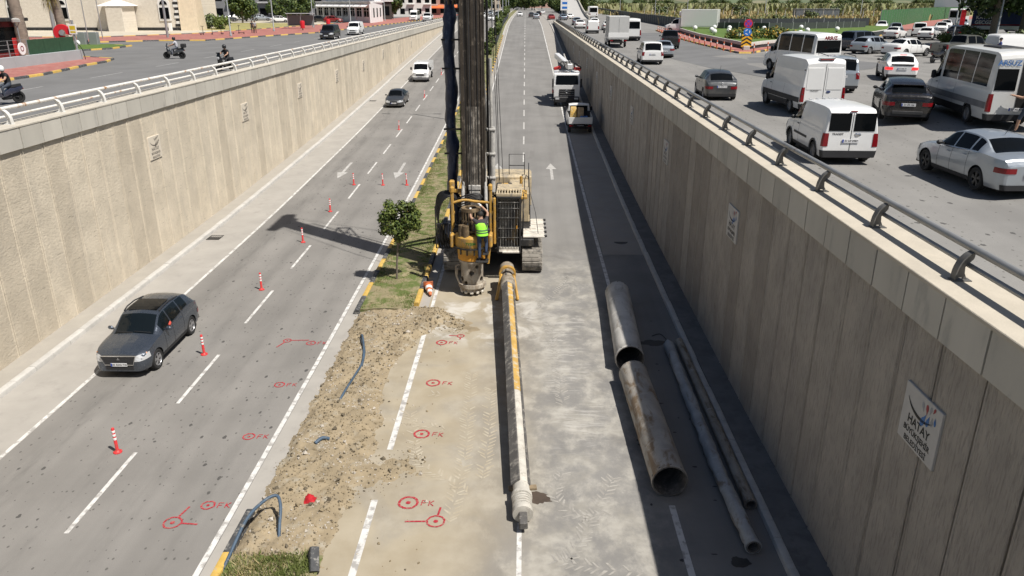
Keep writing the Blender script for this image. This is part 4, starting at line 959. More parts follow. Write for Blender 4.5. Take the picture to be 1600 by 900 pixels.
# mast
MX, MY, MT = -2.05, 31.15, 21.6
w = W(); w.box((MX, MY, RE_ + (MT + .9) / 2), (.62, .72, MT - .9), bev=.02); ms = rp('mast', w, m_mast)
w = W(); w.box((MX, MY - .365, RE_ + 4.9), (.5, .02, 4.6)); rp('mast_face', w, m_mastd, 0, ms)
for sx in (-1, 1):
    w = W(); w.box((MX + sx * .38, MY - .22, RE_ + (MT + 1) / 2), (.13, .34, MT - 1.2), bev=.012); w.box((MX + sx * .445, MY - .36, RE_ + (MT + 1) / 2), (.05, .1, MT - 1.3)); rp('guide_rail', w, m_mast, 0, ms)
    w = W(); w.box((MX + sx * .19, MY - .385, RE_ + (MT + 1) / 2), (.025, .03, MT - 1.4)); rp('rail_strip', w, m_rk, 0, ms)
w = W(); w.box((MX, MY - .42, RE_ + 3.95), (.5, .12, .2), bev=.02); w.box((MX, MY - .41, RE_ + 3.76), (.42, .1, .14), bev=.02); rp('mast_stop', w, m_rgrey, 0, ms)
w = W(); w.box((MX, MY - .1, RE_ + MT + .35), (.9, 1.5, .5), bev=.06); w.box((MX, MY - 1.1, RE_ + MT + .75), (.5, 1.3, .35), rot=(-.35, 0, 0), bev=.05); w.box((MX, MY + .9, RE_ + MT + .5), (.5, .9, .35), rot=(.3, 0, 0), bev=.05)
for yy in (-.95, .65): w.cyl((MX - .12, MY + yy, RE_ + MT + .85), (MX + .12, MY + yy, RE_ + MT + .85), .42, n=24)
rp('crown_head', w, m_mast, 40, ms)
w = W()     # triangular bracket behind the mast
for sx in (-.3, .3): w.tube([(MX + sx, MY + .3, RE_ + 13.2), (MX + sx, MY + 1.5, RE_ + 15.1), (MX + sx, MY + .3, RE_ + 15.1)], .05, 6); w.tube([(MX + sx, MY + .35, RE_ + 14.3), (MX + sx, MY + .9, RE_ + 15.1)], .04, 6)
w.box((MX, MY + 1.45, RE_ + 15.1), (.7, .12, .12)); rp('rear_bracket', w, m_rk, 40, ms)
w = W(); w.tube([(MX - .3, MY + .5, RE_ + 8.2), (MX - .6, 35.6, RE_ + 2.6)], .13, 10); w.tube([(MX + .3, MY + .5, RE_ + 8.2), (MX + .5, 35.6, RE_ + 2.6)], .13, 10); rp('mast_ram', w, m_rgrey, 50)
w = W(); w.box((MX, 32.3, RE_ + 2.2), (1.3, 1.6, 1.3), bev=.08); w.box((MX, 32.0, RE_ + 3.3), (.9, .9, 1.0), bev=.05); rp('mast_cradle', w, m_rk)
for i in range(16):
    for sx in (-1, 1): w = W(); w.box((MX + sx * .34, MY + .05, RE_ + 1.6 + i * 1.22), (.13, .62, .05), bev=.01); rp('mast_rib', w, m_mast, 0, ms)
for dx in (-.09, .07): w = W(); w.tube([(MX + dx, MY - .46, RE_ + 4.05), (MX + dx * 1.6, MY - .5, RE_ + MT)], .013, 6); rp('crowd_rope', w, m_rk, 0, ms)
for i in range(30): w = W(); w.box((-2.50, 31.62, RE_ + 2.6 + i * .3), (.2, .03, .03)); rp('ladder_rung', w, m_rk, 0, ms)
for x in (-2.6, -2.4): w = W(); w.box((x, 31.62, RE_ + 6.9), (.035, .035, 9.0)); rp('ladder_rail', w, m_rk, 0, ms)
rg4 = random.Random(4)
for i in range(14):
    w = W(); w.box((-1.25 + rg4.uniform(-.25, .2), 32.0 + rg4.uniform(-.5, .9), RE_ + 1.75 + rg4.uniform(0, 1.3)), (rg4.uniform(.12, .3), rg4.uniform(.12, .4), rg4.uniform(.1, .3)), bev=.02); rp('valve_block', w, (m_rk, m_rk, m_ry, m_rgrey)[i % 4])
w = W()
for i in range(9):
    x0 = -1.45 + .05 * i; w.tube(sm([(x0, 31.5 + .1 * i, RE_ + 1.6), (x0 + rg4.uniform(-.1, .1), 31.3 + .08 * i, RE_ + 2.6 + rg4.uniform(0, .7)), (-1.3 + rg4.uniform(-.15, .2), 31.7, RE_ + 3.3 + rg4.uniform(0, .4)), (-1.1 + rg4.uniform(-.2, .2), 33.0, RE_ + 2.6)]), .024, 6)
rp('deck_hoses', w, m_hose, 60)
w = W()
for i in range(6):
    w.tube(sm([(-2.75, 30.4 + .05 * i, RE_ + 2.0 + .12 * i), (-2.95, 30.2, RE_ + 2.3 + .15 * i), (-3.05, 30.6, RE_ + 2.9 + .12 * i), (-2.95, 31.5, RE_ + 3.2)]), .026, 6)
rp('carriage_hoses', w, m_hose, 60)
for sx in (-1, 1): w = W(); w.tube([(MX + sx * .5, 30.2, RE_ + 2.6), (MX + sx * .42, 31.2, RE_ + 5.3)], .05, 8); w.tube([(MX + sx * .5, 30.2, RE_ + 2.6), (MX + sx * .46, 30.75, RE_ + 4.0)], .075, 8); rp('crowd_cylinder', w, m_rgrey, 50)
w = W(); w.box((-2.98, 30.75, RE_ + 4.0), (.22, .3, .5), bev=.05); w.box((-2.75, 31.0, RE_ + 3.75), (.5, .16, .16), bev=.03); rp('side_bracket', w, m_ry)
# feed cylinder and auxiliary column on the right of the mast
w = W(); w.tube([(-1.33, 31.5, RE_ + 3.6), (-1.33, 31.5, RE_ + 6.3)], .115, 12); w.tube([(-1.36, 31.5, RE_ + 6.3), (-1.40, 31.5, RE_ + 9.0)], .07, 10)
for z in (4.2, 5.2, 6.2): w.box((-1.4, 31.45, RE_ + z), (.4, .16, .12), bev=.02)
rp('feed_cylinder', w, m_rgrey, 50)
w = W(); w.tube([(-1.52, 31.6, RE_ + 2.5), (-1.52, 31.6, RE_ + 20)], .04, 8); w.tube([(-1.46, 31.3, RE_ + 2.8), (-1.49, 31.3, RE_ + 19)], .025, 6); rp('hydraulic_line', w, m_hose, 50)
for nm, pts in (('winch_rope', [(-1.15, 34.4, 3.15), (-1.75, 31.7, 21.8)]), ('winch_rope', [(-.95, 34.3, 3.1), (-1.7, 31.9, 21.9)]), ('main_rope', [(-2.05, 30.2, 22.1), (-2.09, 29.6, 12.), (-2.1, 29.5, 4.0)]), ('tag_line', [(-2.35, 30.6, 21.5), (-2.36, 30.6, 4.)]), ('tag_line', [(-1.05, 31.9, 4), (-1.45, 31.6, 20)])):
    w = W(); w.tube([(a, b, RE_ + c) for a, b, c in pts], .014 if nm != 'main_rope' else .02, 6); rp(nm, w, m_rk)
# hose column wrapped in navy tarpaulin, with its support arms
w = W(); rings = []; n = 14
for i in range(44):
    z = 1.7 + i * .22; r = .235 + .05 * noise2(i * .35, 1.0, 2); cx = -3.02 + .04 * math.sin(i * .5) + (.10 if i < 8 else 0); cy = 31.75 + .05 * math.sin(i * .33)
    rings.append([(cx + r * .95 * math.cos(6.283 * j / n) * (1 + .26 * noise2(i * .5, j * 1.7, 5)), cy + r * math.sin(6.283 * j / n) * (1 + .26 * noise2(i * .45, j * 2.1, 8)), RE_ + z) for j in range(n)])
w.loft(rings); rp('hose_wrap', w, m_tarp, 70)
w = W()
for j in range(7):
    a = j * .9; w.tube(sm([(-2.95 + .2 * math.cos(a), 31.75 + .2 * math.sin(a), RE_ + 11.0), (-2.95 + .26 * math.cos(a), 31.75 + .24 * math.sin(a), RE_ + 13.), (-2.8 + .2 * math.cos(a), 31.6 + .2 * math.sin(a), RE_ + 15.5), (-2.5, 31.3, RE_ + 17.5 + .15 * j)]), .05, 6)
rp('upper_hoses', w, grimy('hose_brown', (.10, .075, .05), (.22, .18, .13), (.45, .6)), 60)
for z in (5.2, 6.2, 8.6, 9.7): w = W(); w.box((-2.75, 31.55, RE_ + z), (1.15, .07, .07)); rp('hose_arm', w, m_rk)
for x in (-2.62, -2.56): w = W(); w.tube([(x, 31.35, RE_ + 2.5), (x, 31.4, RE_ + 20)], .018, 6); rp('hydraulic_line', w, m_hose)
# looping hoses on the left side
w = W()
for j in range(8):
    r0 = .5 + .085 * j; a = .12 * j
    w.tube(sm([(-2.72, 30.7 + .06 * j, RE_ + 3.35 + .02 * j), (-3.05 - .02 * j, 30.6 + .05 * j, RE_ + 3.62 + .02 * j), (-3.42 - .03 * j, 30.6 + .07 * j, RE_ + 3.3 + .03 * j), (-3.58 - .02 * j, 30.7 + .1 * j, RE_ + 2.5), (-3.5 + .03 * j, 30.9 + .1 * j, RE_ + 1.5), (-3.2, 31.5 + .1 * j, RE_ + 1.3)]), .027, 7)
for j in range(6): w.tube(sm([(-3.6 + .1 * j, 30.5, RE_ + 2.45), (-3.62 + .1 * j, 30.55, RE_ + 1.9), (-3.55 + .1 * j, 30.8, RE_ + 1.35)]), .03, 6)
rp('hose_loops', w, m_hose, 60)
hrail('hose_rack', [[(-3.68, 30.55, 3.2), (-3.68, 30.55, 2.45), (-2.95, 30.55, 2.45)], [(-3.68, 30.55, 2.5), (-3.68, 30.55, 1.4), (-3.0, 30.55, 1.4)]], .03)
# rotary head
AX, AY = -2.10, 29.15
def at(z): return Matrix.Translation((AX, AY, RE_ + z))
w = W(); w.lathe([(.23, 3.42), (.23, 3.52), (.38, 3.52), (.38, 3.40), (.34, 3.38), (.26, 3.38)], 32, at(0), closed=True); w.lathe([(.33, 3.06), (.38, 3.06), (.38, 3.0), (.33, 3.0)], 32, at(0), closed=True); w.lathe([(.33, 2.66), (.40, 2.66), (.40, 2.58), (.33, 2.58)], 32, at(0), closed=True); MATS_head = grimy('head_brown', (.12, .085, .05), (.27, .20, .12), (.48, .64)); hd = rp('rotary_head', w, MATS_head, 40)
w = W(); w.lathe([(.27, 2.4), (.27, 3.4)], 28, at(0)); w.lathe([(.27, 3.4), (.23, 3.45), (.21, 2.6), (.001, 2.6)], 28, at(0)); rp('drive_sleeve', w, m_rk, 40, hd)
for i in range(18):
    a = 6.283 * i / 18; w = W(); w.box((AX + .355 * math.cos(a), AY + .355 * math.sin(a), RE_ + 3.05), (.03, .05, .8), rot=(0, 0, a)); rp('cage_bar', w, MATS_head, 0, hd)
for i in range(9):
    a = 6.283 * i / 9 + .2; w = W()
    for k in range(9): w.lathe([(.045, 0), (.06, .012), (.045, .024)], 8, Matrix.Translation((AX + .315 * math.cos(a), AY + .315 * math.sin(a), RE_ + 2.66 + k * .04)))
    rp('damper_spring', w, m_rgrey, 40, hd)
w = W(); w.lathe([(.3, 2.5), (.60, 2.48), (.66, 2.4), (.66, 1.98), (.62, 1.92), (.62, 1.74), (.4, 1.74)], 36, at(0)); rp('gearbox', w, m_ry, 35, hd)
w = W(); w.box((AX, AY + .55, RE_ + 2.25), (1.5, .9, .75), bev=.06); w.box((AX, AY + .9, RE_ + 2.6), (1.1, .6, 1.2), bev=.05); rp('head_sled', w, m_rk, 0, hd)
w = W(); w.lathe([(.68, 2.02), (.72, 2.02), (.72, 1.96), (.68, 1.96)], 36, at(0), closed=True); rp('gearbox_band', w, m_rk, 35, hd)
for i in range(14): a = 6.283 * i / 14; w = W(); w.cyl((AX + .64 * math.cos(a), AY + .64 * math.sin(a), RE_ + 1.73), (AX + .64 * math.cos(a), AY + .64 * math.sin(a), RE_ + 1.93), .03, n=8); rp('flange_bolt', w, m_rk, 40, hd)
w = W(); w.lathe([(.4, 1.74), (.56, 1.72), (.56, 1.46), (.50, 1.42), (.3, 1.42)], 36, at(0)); rp('output_flange', w, m_ro, 35, hd)
for a in (-2.35, -1.95, -.95, -.6): w = W(); w.cyl((AX + .5 * math.cos(a), AY + .5 * math.sin(a), RE_ + 2.45), (AX + .5 * math.cos(a), AY + .5 * math.sin(a), RE_ + 2.9), .13, n=14); rp('drive_motor', w, MATS_head, 40, hd)
tx = text_mesh('TYSIM', .15, M('rig_green', (.02, .16, .03), .6), .004)
w = W(); bx = MB(); from_mesh(bx, tx, None)
for vx, vy, vz in bx.v: a = -math.pi / 2 + vx / .665; w.v.append((AX + .665 * math.cos(a), AY + .665 * math.sin(a), RE_ + 2.2 + vy))
w.f = bx.f; w.mi = [0] * len(bx.f); rp('lettering', w, MATS['rig_green'], 0, hd)
# side arms of the head carriage
for sx, zt in ((-1, 4.15), (1, 4.25)):
    w = W(); x = AX + sx * .76; w.box((x, AY + .35, RE_ + (zt + 1.95) / 2), (.12, .2, zt - 1.95), bev=.03); w.box((x, AY + .35, RE_ + zt), (.16, .26, .26), bev=.05); w.box((x, AY + .1, RE_ + 2.2), (.16, .7, .55), bev=.05); w.box((x, AY + .6, RE_ + 3.1), (.1, .6, .12), bev=.02); rp('carriage_arm', w, m_ry, 0, hd)
w = W(); w.box((AX + .72, AY - .02, RE_ + 1.85), (.1, .14, 1.3), rot=(0, .1, 0), bev=.02); w.box((AX + .92, AY + .25, RE_ + 2.9), (.1, .12, 1.9), bev=.02); rp('carriage_strut', w, m_ry, 0, hd)
w = W(); w.tube(sm([(AX - .76, AY + .3, RE_ + 3.62), (AX - .3, AY + .38, RE_ + 3.72), (AX + .2, AY + .38, RE_ + 3.66), (AX + .76, AY + .3, RE_ + 3.64)]), .055, 8); rp('cross_bar', w, m_ry, 50, hd)
w = W()
for j in range(5): w.tube(sm([(AX + .6, AY + .6, RE_ + 3.3 - .1 * j), (AX + .3, AY + .7, RE_ + 3.9 - .05 * j), (AX - .4, AY + .6, RE_ + 3.8 - .1 * j), (-2.9, 30.6, RE_ + 3.4)]), .03, 6)
rp('head_hoses', w, m_hose, 60, hd)
# drive drum for casings: a shell with real round holes
def drum(mb, r, z0, z1, holes, nu=120, nv=44):
    P = {}; F = []
    def uv(i, j): return i / nu * 2 * math.pi, z0 + (z1 - z0) * j / nv
    for j in range(nv + 1):
        for i in range(nu):
            a, z = uv(i, j)
            for ha, hz, hr in holes:
                du = ((a - ha + math.pi) % (2 * math.pi) - math.pi) * r; dv = z - hz; d = math.hypot(du, dv)
                if abs(d - hr) < .022 and d > 0: k = hr / d; a = ha + du * k / r; z = hz + dv * k
            P[i, j] = (a, z)
    for j in range(nv):
        for i in range(nu):
            q = [(i, j), ((i + 1) % nu, j), ((i + 1) % nu, j + 1), (i, j + 1)]; a, z = uv(i + .5, j + .5)
            if any(math.hypot(((a - ha + math.pi) % (2 * math.pi) - math.pi) * r, z - hz) < hr - .008 for ha, hz, hr in holes): continue
            F.append(q)
    for rr, fl in ((r, 0), (r - .035, 1)):
        ix = {k: n for n, k in enumerate(P)}; vs = [(AX + rr * math.cos(a), AY + rr * math.sin(a), RE_ + z) for a, z in P.values()]
        mb.add(vs, [tuple(ix[k] for k in (q[::-1] if fl else q)) for q in F])
w = W(); H_ = [(-1.57 + .02 + i * 1.047, .92 if i % 2 == 0 else .62, .105) for i in range(6)] + [(-1.57 + .52 + i * 1.047, 1.18 if i % 2 == 0 else .5, .08) for i in range(6)]
drum(w, .45, .28, 1.40, H_); dr = rp('casing_driver', w, m_muddy, 50)
for pr_, cl_ in (([(.45, 1.32), (.53, 1.34), (.53, 1.42), (.4, 1.42)], False), ([(.45, .42), (.56, .42), (.57, .36), (.57, .28), (.45, .26)], False), ([(.45, .26), (.47, .1), (.43, .1), (.42, .26)], True)): w = W(); w.lathe(pr_, 36, at(0), closed=cl_); rp('driver_ring', w, m_muddy, 35, dr)
for i in range(12): a = 6.283 * i / 12; w = W(); w.box((AX + .47 * math.cos(a), AY + .47 * math.sin(a), RE_ + .09), (.07, .13, .1), rot=(0, 0, a), bev=.015); rp('drive_lug', w, m_platf, 0, dr)
w = W(); w.tube(sm([(AX - .47, AY - .15, RE_ + 1.2), (AX - .62, AY - .2, RE_ + 1.15), (AX - .62, AY - .2, RE_ + .75), (AX - .5, AY - .15, RE_ + .4)]), .04, 8); w.box((AX - .6, AY - .2, RE_ + .95), (.1, .1, .3), bev=.02); rp('locking_arm', w, m_muddy, 50, dr)

# ------------------------------------------------------------------ worker on the head
wx, wy, wz = -1.63, 28.5, RE_ + 1.55
wk, WJ = person('worker in a bright green vest and jeans climbing on the rig head', (wx, wy, wz), R(12), dict(pelvis=(0, -.02, .93), spine=(0, .03, 1.11), chest=(-.02, .10, 1.32), neck=(-.02, .14, 1.45), head0=(-.03, .17, 1.52), head1=(-.03, .2, 1.61), head2=(-.03, .2, 1.69), shL=(-.19, .12, 1.38), elL=(-.36, .28, 1.50), wrL=(-.34, .42, 1.68), shR=(.16, .1, 1.4), elR=(.24, .22, 1.66), wrR=(.04, .38, 1.86), knL=(-.11, .03, .5), knR=(.16, .14, .62), anR=(.13, .02, .27), toR=(.13, .18, .22)), ('worker_dark', (.05, .045, .05)), ('jeans', (.035, .055, .11)), hand='glove')
wk.scale = (1.12, 1.12, 1.12)
vest(wk, WJ, cloth('hi_vis', (.34, .92, .06)), cloth('stripe_grey', (.08, .12, .09)))
w_ = MB(); w_.box((AX - 1.35 + .45 + 1.35, AY - .55, 1.53), (.9, .35, .04)); 
w = W(); w.box((-1.65, 28.5, RE_ + 1.53), (.5, .42, .05), bev=.01); w.box((-1.8, 28.7, RE_ + 1.58), (.1, .35, .08)); w.box((-1.5, 28.55, RE_ + 1.82), (.22, .36, .05), bev=.01); w.box((-1.5, 28.72, RE_ + 1.68), (.08, .1, .26)); rp('foot_step', w, m_rk, 0, hd)

# ------------------------------------------------------------------ kelly bar laid out on the road
ka, kb = Vector((-.02, 15.25, .27)), Vector((-.72, 30.2, .95)); kd = kb - ka; kl = kd.length
kel = thing('kelly_bar', 'long kelly bar, yellow worn to grey, lying on the road in front of the rig', 'drill rod', ka)
kT = kd.to_track_quat('Z', 'Y').to_matrix().to_4x4(); kT = kT @ Matrix.Rotation(math.atan2((kT.inverted() @ Vector((0, 0, 1)))[1], (kT.inverted() @ Vector((0, 0, 1)))[0]), 4, 'Z')
m_kel = grimy('kelly_worn', (.52, .495, .44), (.36, .33, .28), (.52, .68), .7); m_kely = grimy('kelly_yellow', (.52, .33, .09), (.48, .44, .36), (.49, .63), .65); m_kelk = grimy('kelly_dark', (.10, .095, .09), (.30, .28, .25), (.5, .65), .6)
# local frame: z along the bar from the near end, x up
MB().lathe([(.20, 0), (.20, 4.6)], 24, kT).build('lower_tube', m_kel, kel, 40)
MB().lathe([(.205, 4.6), (.205, kl - .2)], 24, kT).build('upper_tube', m_kely, kel, 40)
for ang, mt, wd in ((64, m_kelk, .09), (-40, m_kelk, .27), (170, m_kelk, .08)):
    a = R(ang); z = .3
    while z < kl - 1.2:
        l = random.uniform(2.2, 3.4); l = min(l, kl - 1.0 - z)
        MB().box((.215 * math.cos(a), .215 * math.sin(a), z + l / 2), (.05, wd, l - .03), rot=Matrix.Rotation(a, 3, 'Z'), bev=.008, T=kT).build('drive_key', mt, kel); z += l
m = MB()
for k in range(5): m.lathe([(.19, -.12 - k * .085), (.235, -.14 - k * .085), (.235, -.185 - k * .085), (.19, -.2 - k * .085)], 24, kT)
m.lathe([(.20, .03), (.25, .02), (.25, -.1), (.18, -.12)], 24, kT); m.build('damper_spring', m_kel, kel, 35)
MB().lathe([(.2, -.5), (.24, -.52), (.24, -.66), (.12, -.68), (.001, -.68)], 24, kT).build('end_collar', m_kel, kel, 35)
MB().box((0, 0, -.86), (.19, .19, .42), bev=.02, T=kT).build('square_stub', m_kelk, kel)
m = MB(); m.lathe([(.22, kl - 2.3), (.29, kl - 2.25), (.29, kl - 1.75), (.25, kl - 1.7), (.25, kl - .9), (.3, kl - .85), (.3, kl - .3), (.2, kl - .2), (.001, kl - .2)], 24, kT); m.build('head_collar', grimy('kelly_head', (.24, .20, .15), (.36, .32, .26), (.45, .6)), kel, 35)
gy = 28.55; fr = Vector((-.66, gy, 0)); m = MB()
for sx in (-1, 1):
    p0 = Vector((fr.x + sx * .24, gy + .25, elev(gy) + .9)) - ka; p1 = Vector((fr.x + sx * .42, gy - .25, elev(gy) + .05)) - ka; d = p1 - p0; m.box((p0 + p1) / 2, (.10, .17, d.length + .1), rot=d.to_track_quat('Z', 'Y').to_matrix(), bev=.03)
c0 = Vector((fr.x, gy + .25, elev(gy) + .95)) - ka; m.lathe([(.27, -.1), (.34, -.1), (.34, .1), (.27, .1)], 24, Matrix.Translation(c0) @ kT, closed=True); m.build('guide_frame', m_ry, kel, 35)
# chocks under the near end
MB().box((.0, 15.9, .035), (.7, .16, .07), rot=(0, 0, .1), bev=.01).build('timber_chock', M('old_timber', (.22, .17, .11), .9, var=.3, scale=6), None, label='timber chock under the near end of the kelly bar', cat='timber')

# ------------------------------------------------------------------ vehicles
m_glass = NT('tinted_glass').fin((.004, .005, .006), .05, 0, .14); m_glass2 = NT('clear_dark_glass').fin((.006, .009, .011), .03, 0, .35)
m_tyre = M('tyre_rubber', (.022, .022, .022), .85, var=.2, scale=8, coord='obj'); m_rim = M('alloy_rim', (.42, .42, .43), .35, .7, var=.1, coord='obj'); m_rimk = M('dark_rim', (.07, .07, .072), .4, .5, coord='obj'); m_steelr = M('steel_rim', (.20, .20, .205), .5, .4, coord='obj')
m_trim = M('black_trim', (.025, .025, .027), .6, var=.15, coord='obj'); m_chrome = M('chrome', (.62, .62, .63), .18, .9, var=.03, coord='obj'); m_hl = NT('headlight_lens').fin((.55, .56, .57), .12, .2, .6); m_tl = NT('tail_lens').fin((.20, .006, .010), .2, 0, .5); m_tlon = NT('tail_lens_lit').fin((.5, .01, .015), .2, 0, .5, emit=(1, .03, .03), es=1.2); m_amber = NT('amber_lens').fin((.5, .16, .02), .25)
m_plate_v = M('number_plate', (.66, .66, .67), .5, var=.03, coord='obj'); m_eu = M('plate_blue', (.02, .06, .35), .5); m_pltx = M('plate_ink', (.02, .02, .02), .6); m_under = M('underbody', (.012, .012, .012), .9)
P_WHITE = paint('paint_white', (.78, .78, .77), 0, .3); P_SILVER = paint('paint_silver', (.40, .44, .48), .55, .28); P_GREY = paint('paint_grey', (.075, .09, .115), .6, .22, -.35); P_DGREY = paint('paint_dark_grey', (.055, .06, .066), .4, .3); P_BLACK = paint('paint_black', (.008, .008, .010), .1, .2, .02); P_RED = paint('paint_red', (.28, .02, .02), .1, .3); P_OLIVE = paint('paint_olive', (.10, .10, .085), .3, .4); P_BLUEG = paint('paint_blue_grey', (.16, .2, .25), .4, .3); P_CREAM = paint('paint_offwhite', (.66, .66, .64), 0, .4)
def wheel_meshes(r, w, style):
    key = ('wheel', round(r, 3), round(w, 3), style)
    if key in MATS: return MATS[key]
    T = Matrix.Rotation(R(90), 4, 'Y'); t = MB(); ri = r * .66
    t.lathe([(ri, -w * .42), (r * .9, -w * .5), (r * .985, -w * .4), (r, -w * .2), (r, w * .2), (r * .985, w * .4), (r * .9, w * .5), (ri, w * .42), (ri * .98, 0)], 28, T, closed=True); tm_ = t.mesh('tyre', m_tyre, 35)
    rm = MB(); rm.lathe([(ri, w * .40), (ri * .94, w * .44), (ri * .88, w * .3)], 28, T); rm.lathe([(.001, w * .06), (ri * .9, w * .06)], 28, T)
    mat = {'alloy': m_rim, 'dark': m_rimk, 'steel': m_steelr}[style]; rm.mi = [1] * len(rm.f); rm.mi[:56] = [0] * 56
    if style == 'steel':
        k0 = len(rm.f); rm.cur = 0; rm.lathe([(.001, w * .34), (ri * .25, w * .34), (ri * .45, w * .2), (ri * .9, w * .28)], 24, T)
    else:
        rm.cur = 0
        for i in range(5):
            a = 6.283 * i / 5
            for da in (-.16, .16):
                q = Matrix.Rotation(a + da, 4, 'X'); rm.box((w * .34, 0, ri * .55), (w * .12, ri * .16, ri * .85), T=q)
        rm.cyl((w * .2, 0, 0), (w * .42, 0, 0), ri * .2, n=12)
    rm_ = rm.mesh('rim', [mat, m_under], 30); MATS[key] = (tm_, rm_); return MATS[key]
def add_wheel(root, x, y, r, w, style):
    t, rm = wheel_meshes(r, w, style); o = put('wheel', t, root, (x, y, r), (0, 0, 0 if x > 0 else math.pi)); put('rim', rm, o); return o

class Shell:
    """lofted vehicle body: profile along the length, belt line, tumblehome, wheel arches; glass cut out along the loft lines"""
    def __init__(s, L, W, prof, belt, wheels, rw, ra=None, z0=.24, nf=.70, tf=.12, nr=.8, tr=.08, rr=((0, .80), (1, .80)), wind=(.25, .4), rear=None, side=(), crown=.06, bow=.015, bul=.06, xb=.95):
        s.L, s.W, s.z0, s.nf, s.tf, s.nr, s.tr, s.crown, s.bow, s.bul, s.xb = L, W, z0, nf, tf, nr, tr, crown, bow, bul, xb
        s.P, s.B, s.RR = prof, belt, rr; s.wh = wheels; s.rw = rw; s.ra = ra or rw * 1.14; s.wind, s.rear, s.side = wind, rear, side
    def zt(s, t): return float(pchip([p[0] for p in s.P], [p[1] for p in s.P], t))
    def hw(s, t):
        k = 1.
        if t < s.tf: k = s.nf + (1 - s.nf) * math.sqrt(max(0, 1 - (1 - t / s.tf) ** 2))
        if 1 - t < s.tr: k = min(k, s.nr + (1 - s.nr) * math.sqrt(max(0, 1 - (1 - (1 - t) / s.tr) ** 2)))
        return s.W / 2 * k
    def zb(s, t): return min(float(pchip([p[0] for p in s.B], [p[1] for p in s.B], t)), s.zt(t) - .05)
    def y(s, t): return s.L / 2 - t * s.L
    def bulge(s, q):
        q = max(0, min(1.0, q)); return 1 - s.bul * (1 - q / .45) ** 2 if q < .45 else 1 - (1 - s.xb) * ((q - .45) / .55) ** 2
    VB = (0, .08, .3, .55, .8, .93, 1); WC = (.07, .3, .6, 1)
    def section(s, t, eps=0):
        zb, zt, hw = s.zb(t), s.zt(t), s.hw(t); zbot = s.z0; y = s.y(t)
        for wy in s.wh:
            d = abs(y + eps - wy)
            if d < s.ra: zbot = max(zbot, s.rw + math.sqrt(s.ra ** 2 - d * d))
        zbot = min(zbot, zb - .04); out = []
        for i in range(8):
            z = zbot + (zb - zbot) * i / 7; out.append((hw * s.bulge((z - s.z0) / max(.05, zb - s.z0)), z))
        cr = min(s.crown, (zt - zb) * .5); zr = zt - cr; rr = float(np.interp(t, [p[0] for p in s.RR], [p[1] for p in s.RR])); xb = out[-1][0]; xr = min(hw * rr, xb)
        for v in s.VB[1:]: out.append((xb + (xr - xb) * v + s.bow * math.sin(math.pi * v), zb + (zr - zb) * v))
        for w in s.WC: out.append((xr * (1 - w), zr + cr * (1 - (1 - w) ** 2)))
        return out
    def xs(s, t, z):
        S = s.section(t); S = S[:8 + 6]
        return float(np.interp(z, [p[1] for p in S], [p[0] for p in S])) if z > S[0][1] else s.hw(t) * s.bulge((z - s.z0) / max(.05, s.zb(t) - s.z0))
    def stations(s):
        T = set(np.linspace(0, 1, 45).round(5)); e = .0006
        for q in (s.wind, s.rear) + tuple(s.side):
            if q: T |= set(q)
        T |= {s.tf * k for k in (.04, .12, .25, .5)} | {1 - s.tr * k for k in (.04, .12, .25, .5)}
        for wy in s.wh:
            for k in range(-6, 7): T.add(.5 - (wy + s.ra * math.sin(R(15 * k))) / s.L)
            for sg in (-1, 1): T.add(.5 - (wy + sg * (s.ra + .002)) / s.L)
        T = sorted(t for t in T if 0 <= t <= 1); out = [T[0]]
        for t in T[1:]:
            if t - out[-1] > 1e-5: out.append(t)
        return out
    def build(s):
        T = s.stations(); secs = [s.section(t) for t in T]; n = len(secs[0]); full = 2 * n - 1
        body = MB(); wsd = MB(); rwd = MB(); sd = {}
        V = []
        for t, S in zip(T, secs):
            y = s.y(t); ring = [(-x, y, z) for x, z in S] + [(x, y, z) for x, z in S[::-1][1:]]; V.append(ring)
        for i in range(len(T) - 1):
            tm_ = (T[i] + T[i + 1]) / 2
            for j in range(full - 1):
                jj = j if j < n - 1 else full - 2 - j; side = 'l' if j < n - 1 else 'r'; tgt = body
                if jj >= 13:
                    if s.wind and s.wind[0] < tm_ < s.wind[1] and jj > 13: tgt = wsd
                    elif s.rear and s.rear[0] < tm_ < s.rear[1] and jj > 13: tgt = rwd
                elif 8 <= jj <= 11:
                    for k, (a, b) in enumerate(s.side):
                        if a < tm_ < b: tgt = sd.setdefault((side, k), MB())
                tgt.add([V[i][j], V[i][j + 1], V[i + 1][j + 1], V[i + 1][j]], [(0, 1, 2, 3)])
        for ring, fl in ((V[0], 0), (V[-1], 1)):
            for j in range(n - 1):
                q = [ring[j], ring[full - 1 - j], ring[full - 2 - j], ring[j + 1]]
                if j == n - 2: q = [ring[j], ring[full - 1 - j], ring[n - 1]]
                body.add(q, [tuple(range(len(q))) if fl == 0 else tuple(range(len(q)))[::-1]])
        return body, wsd, rwd, sd
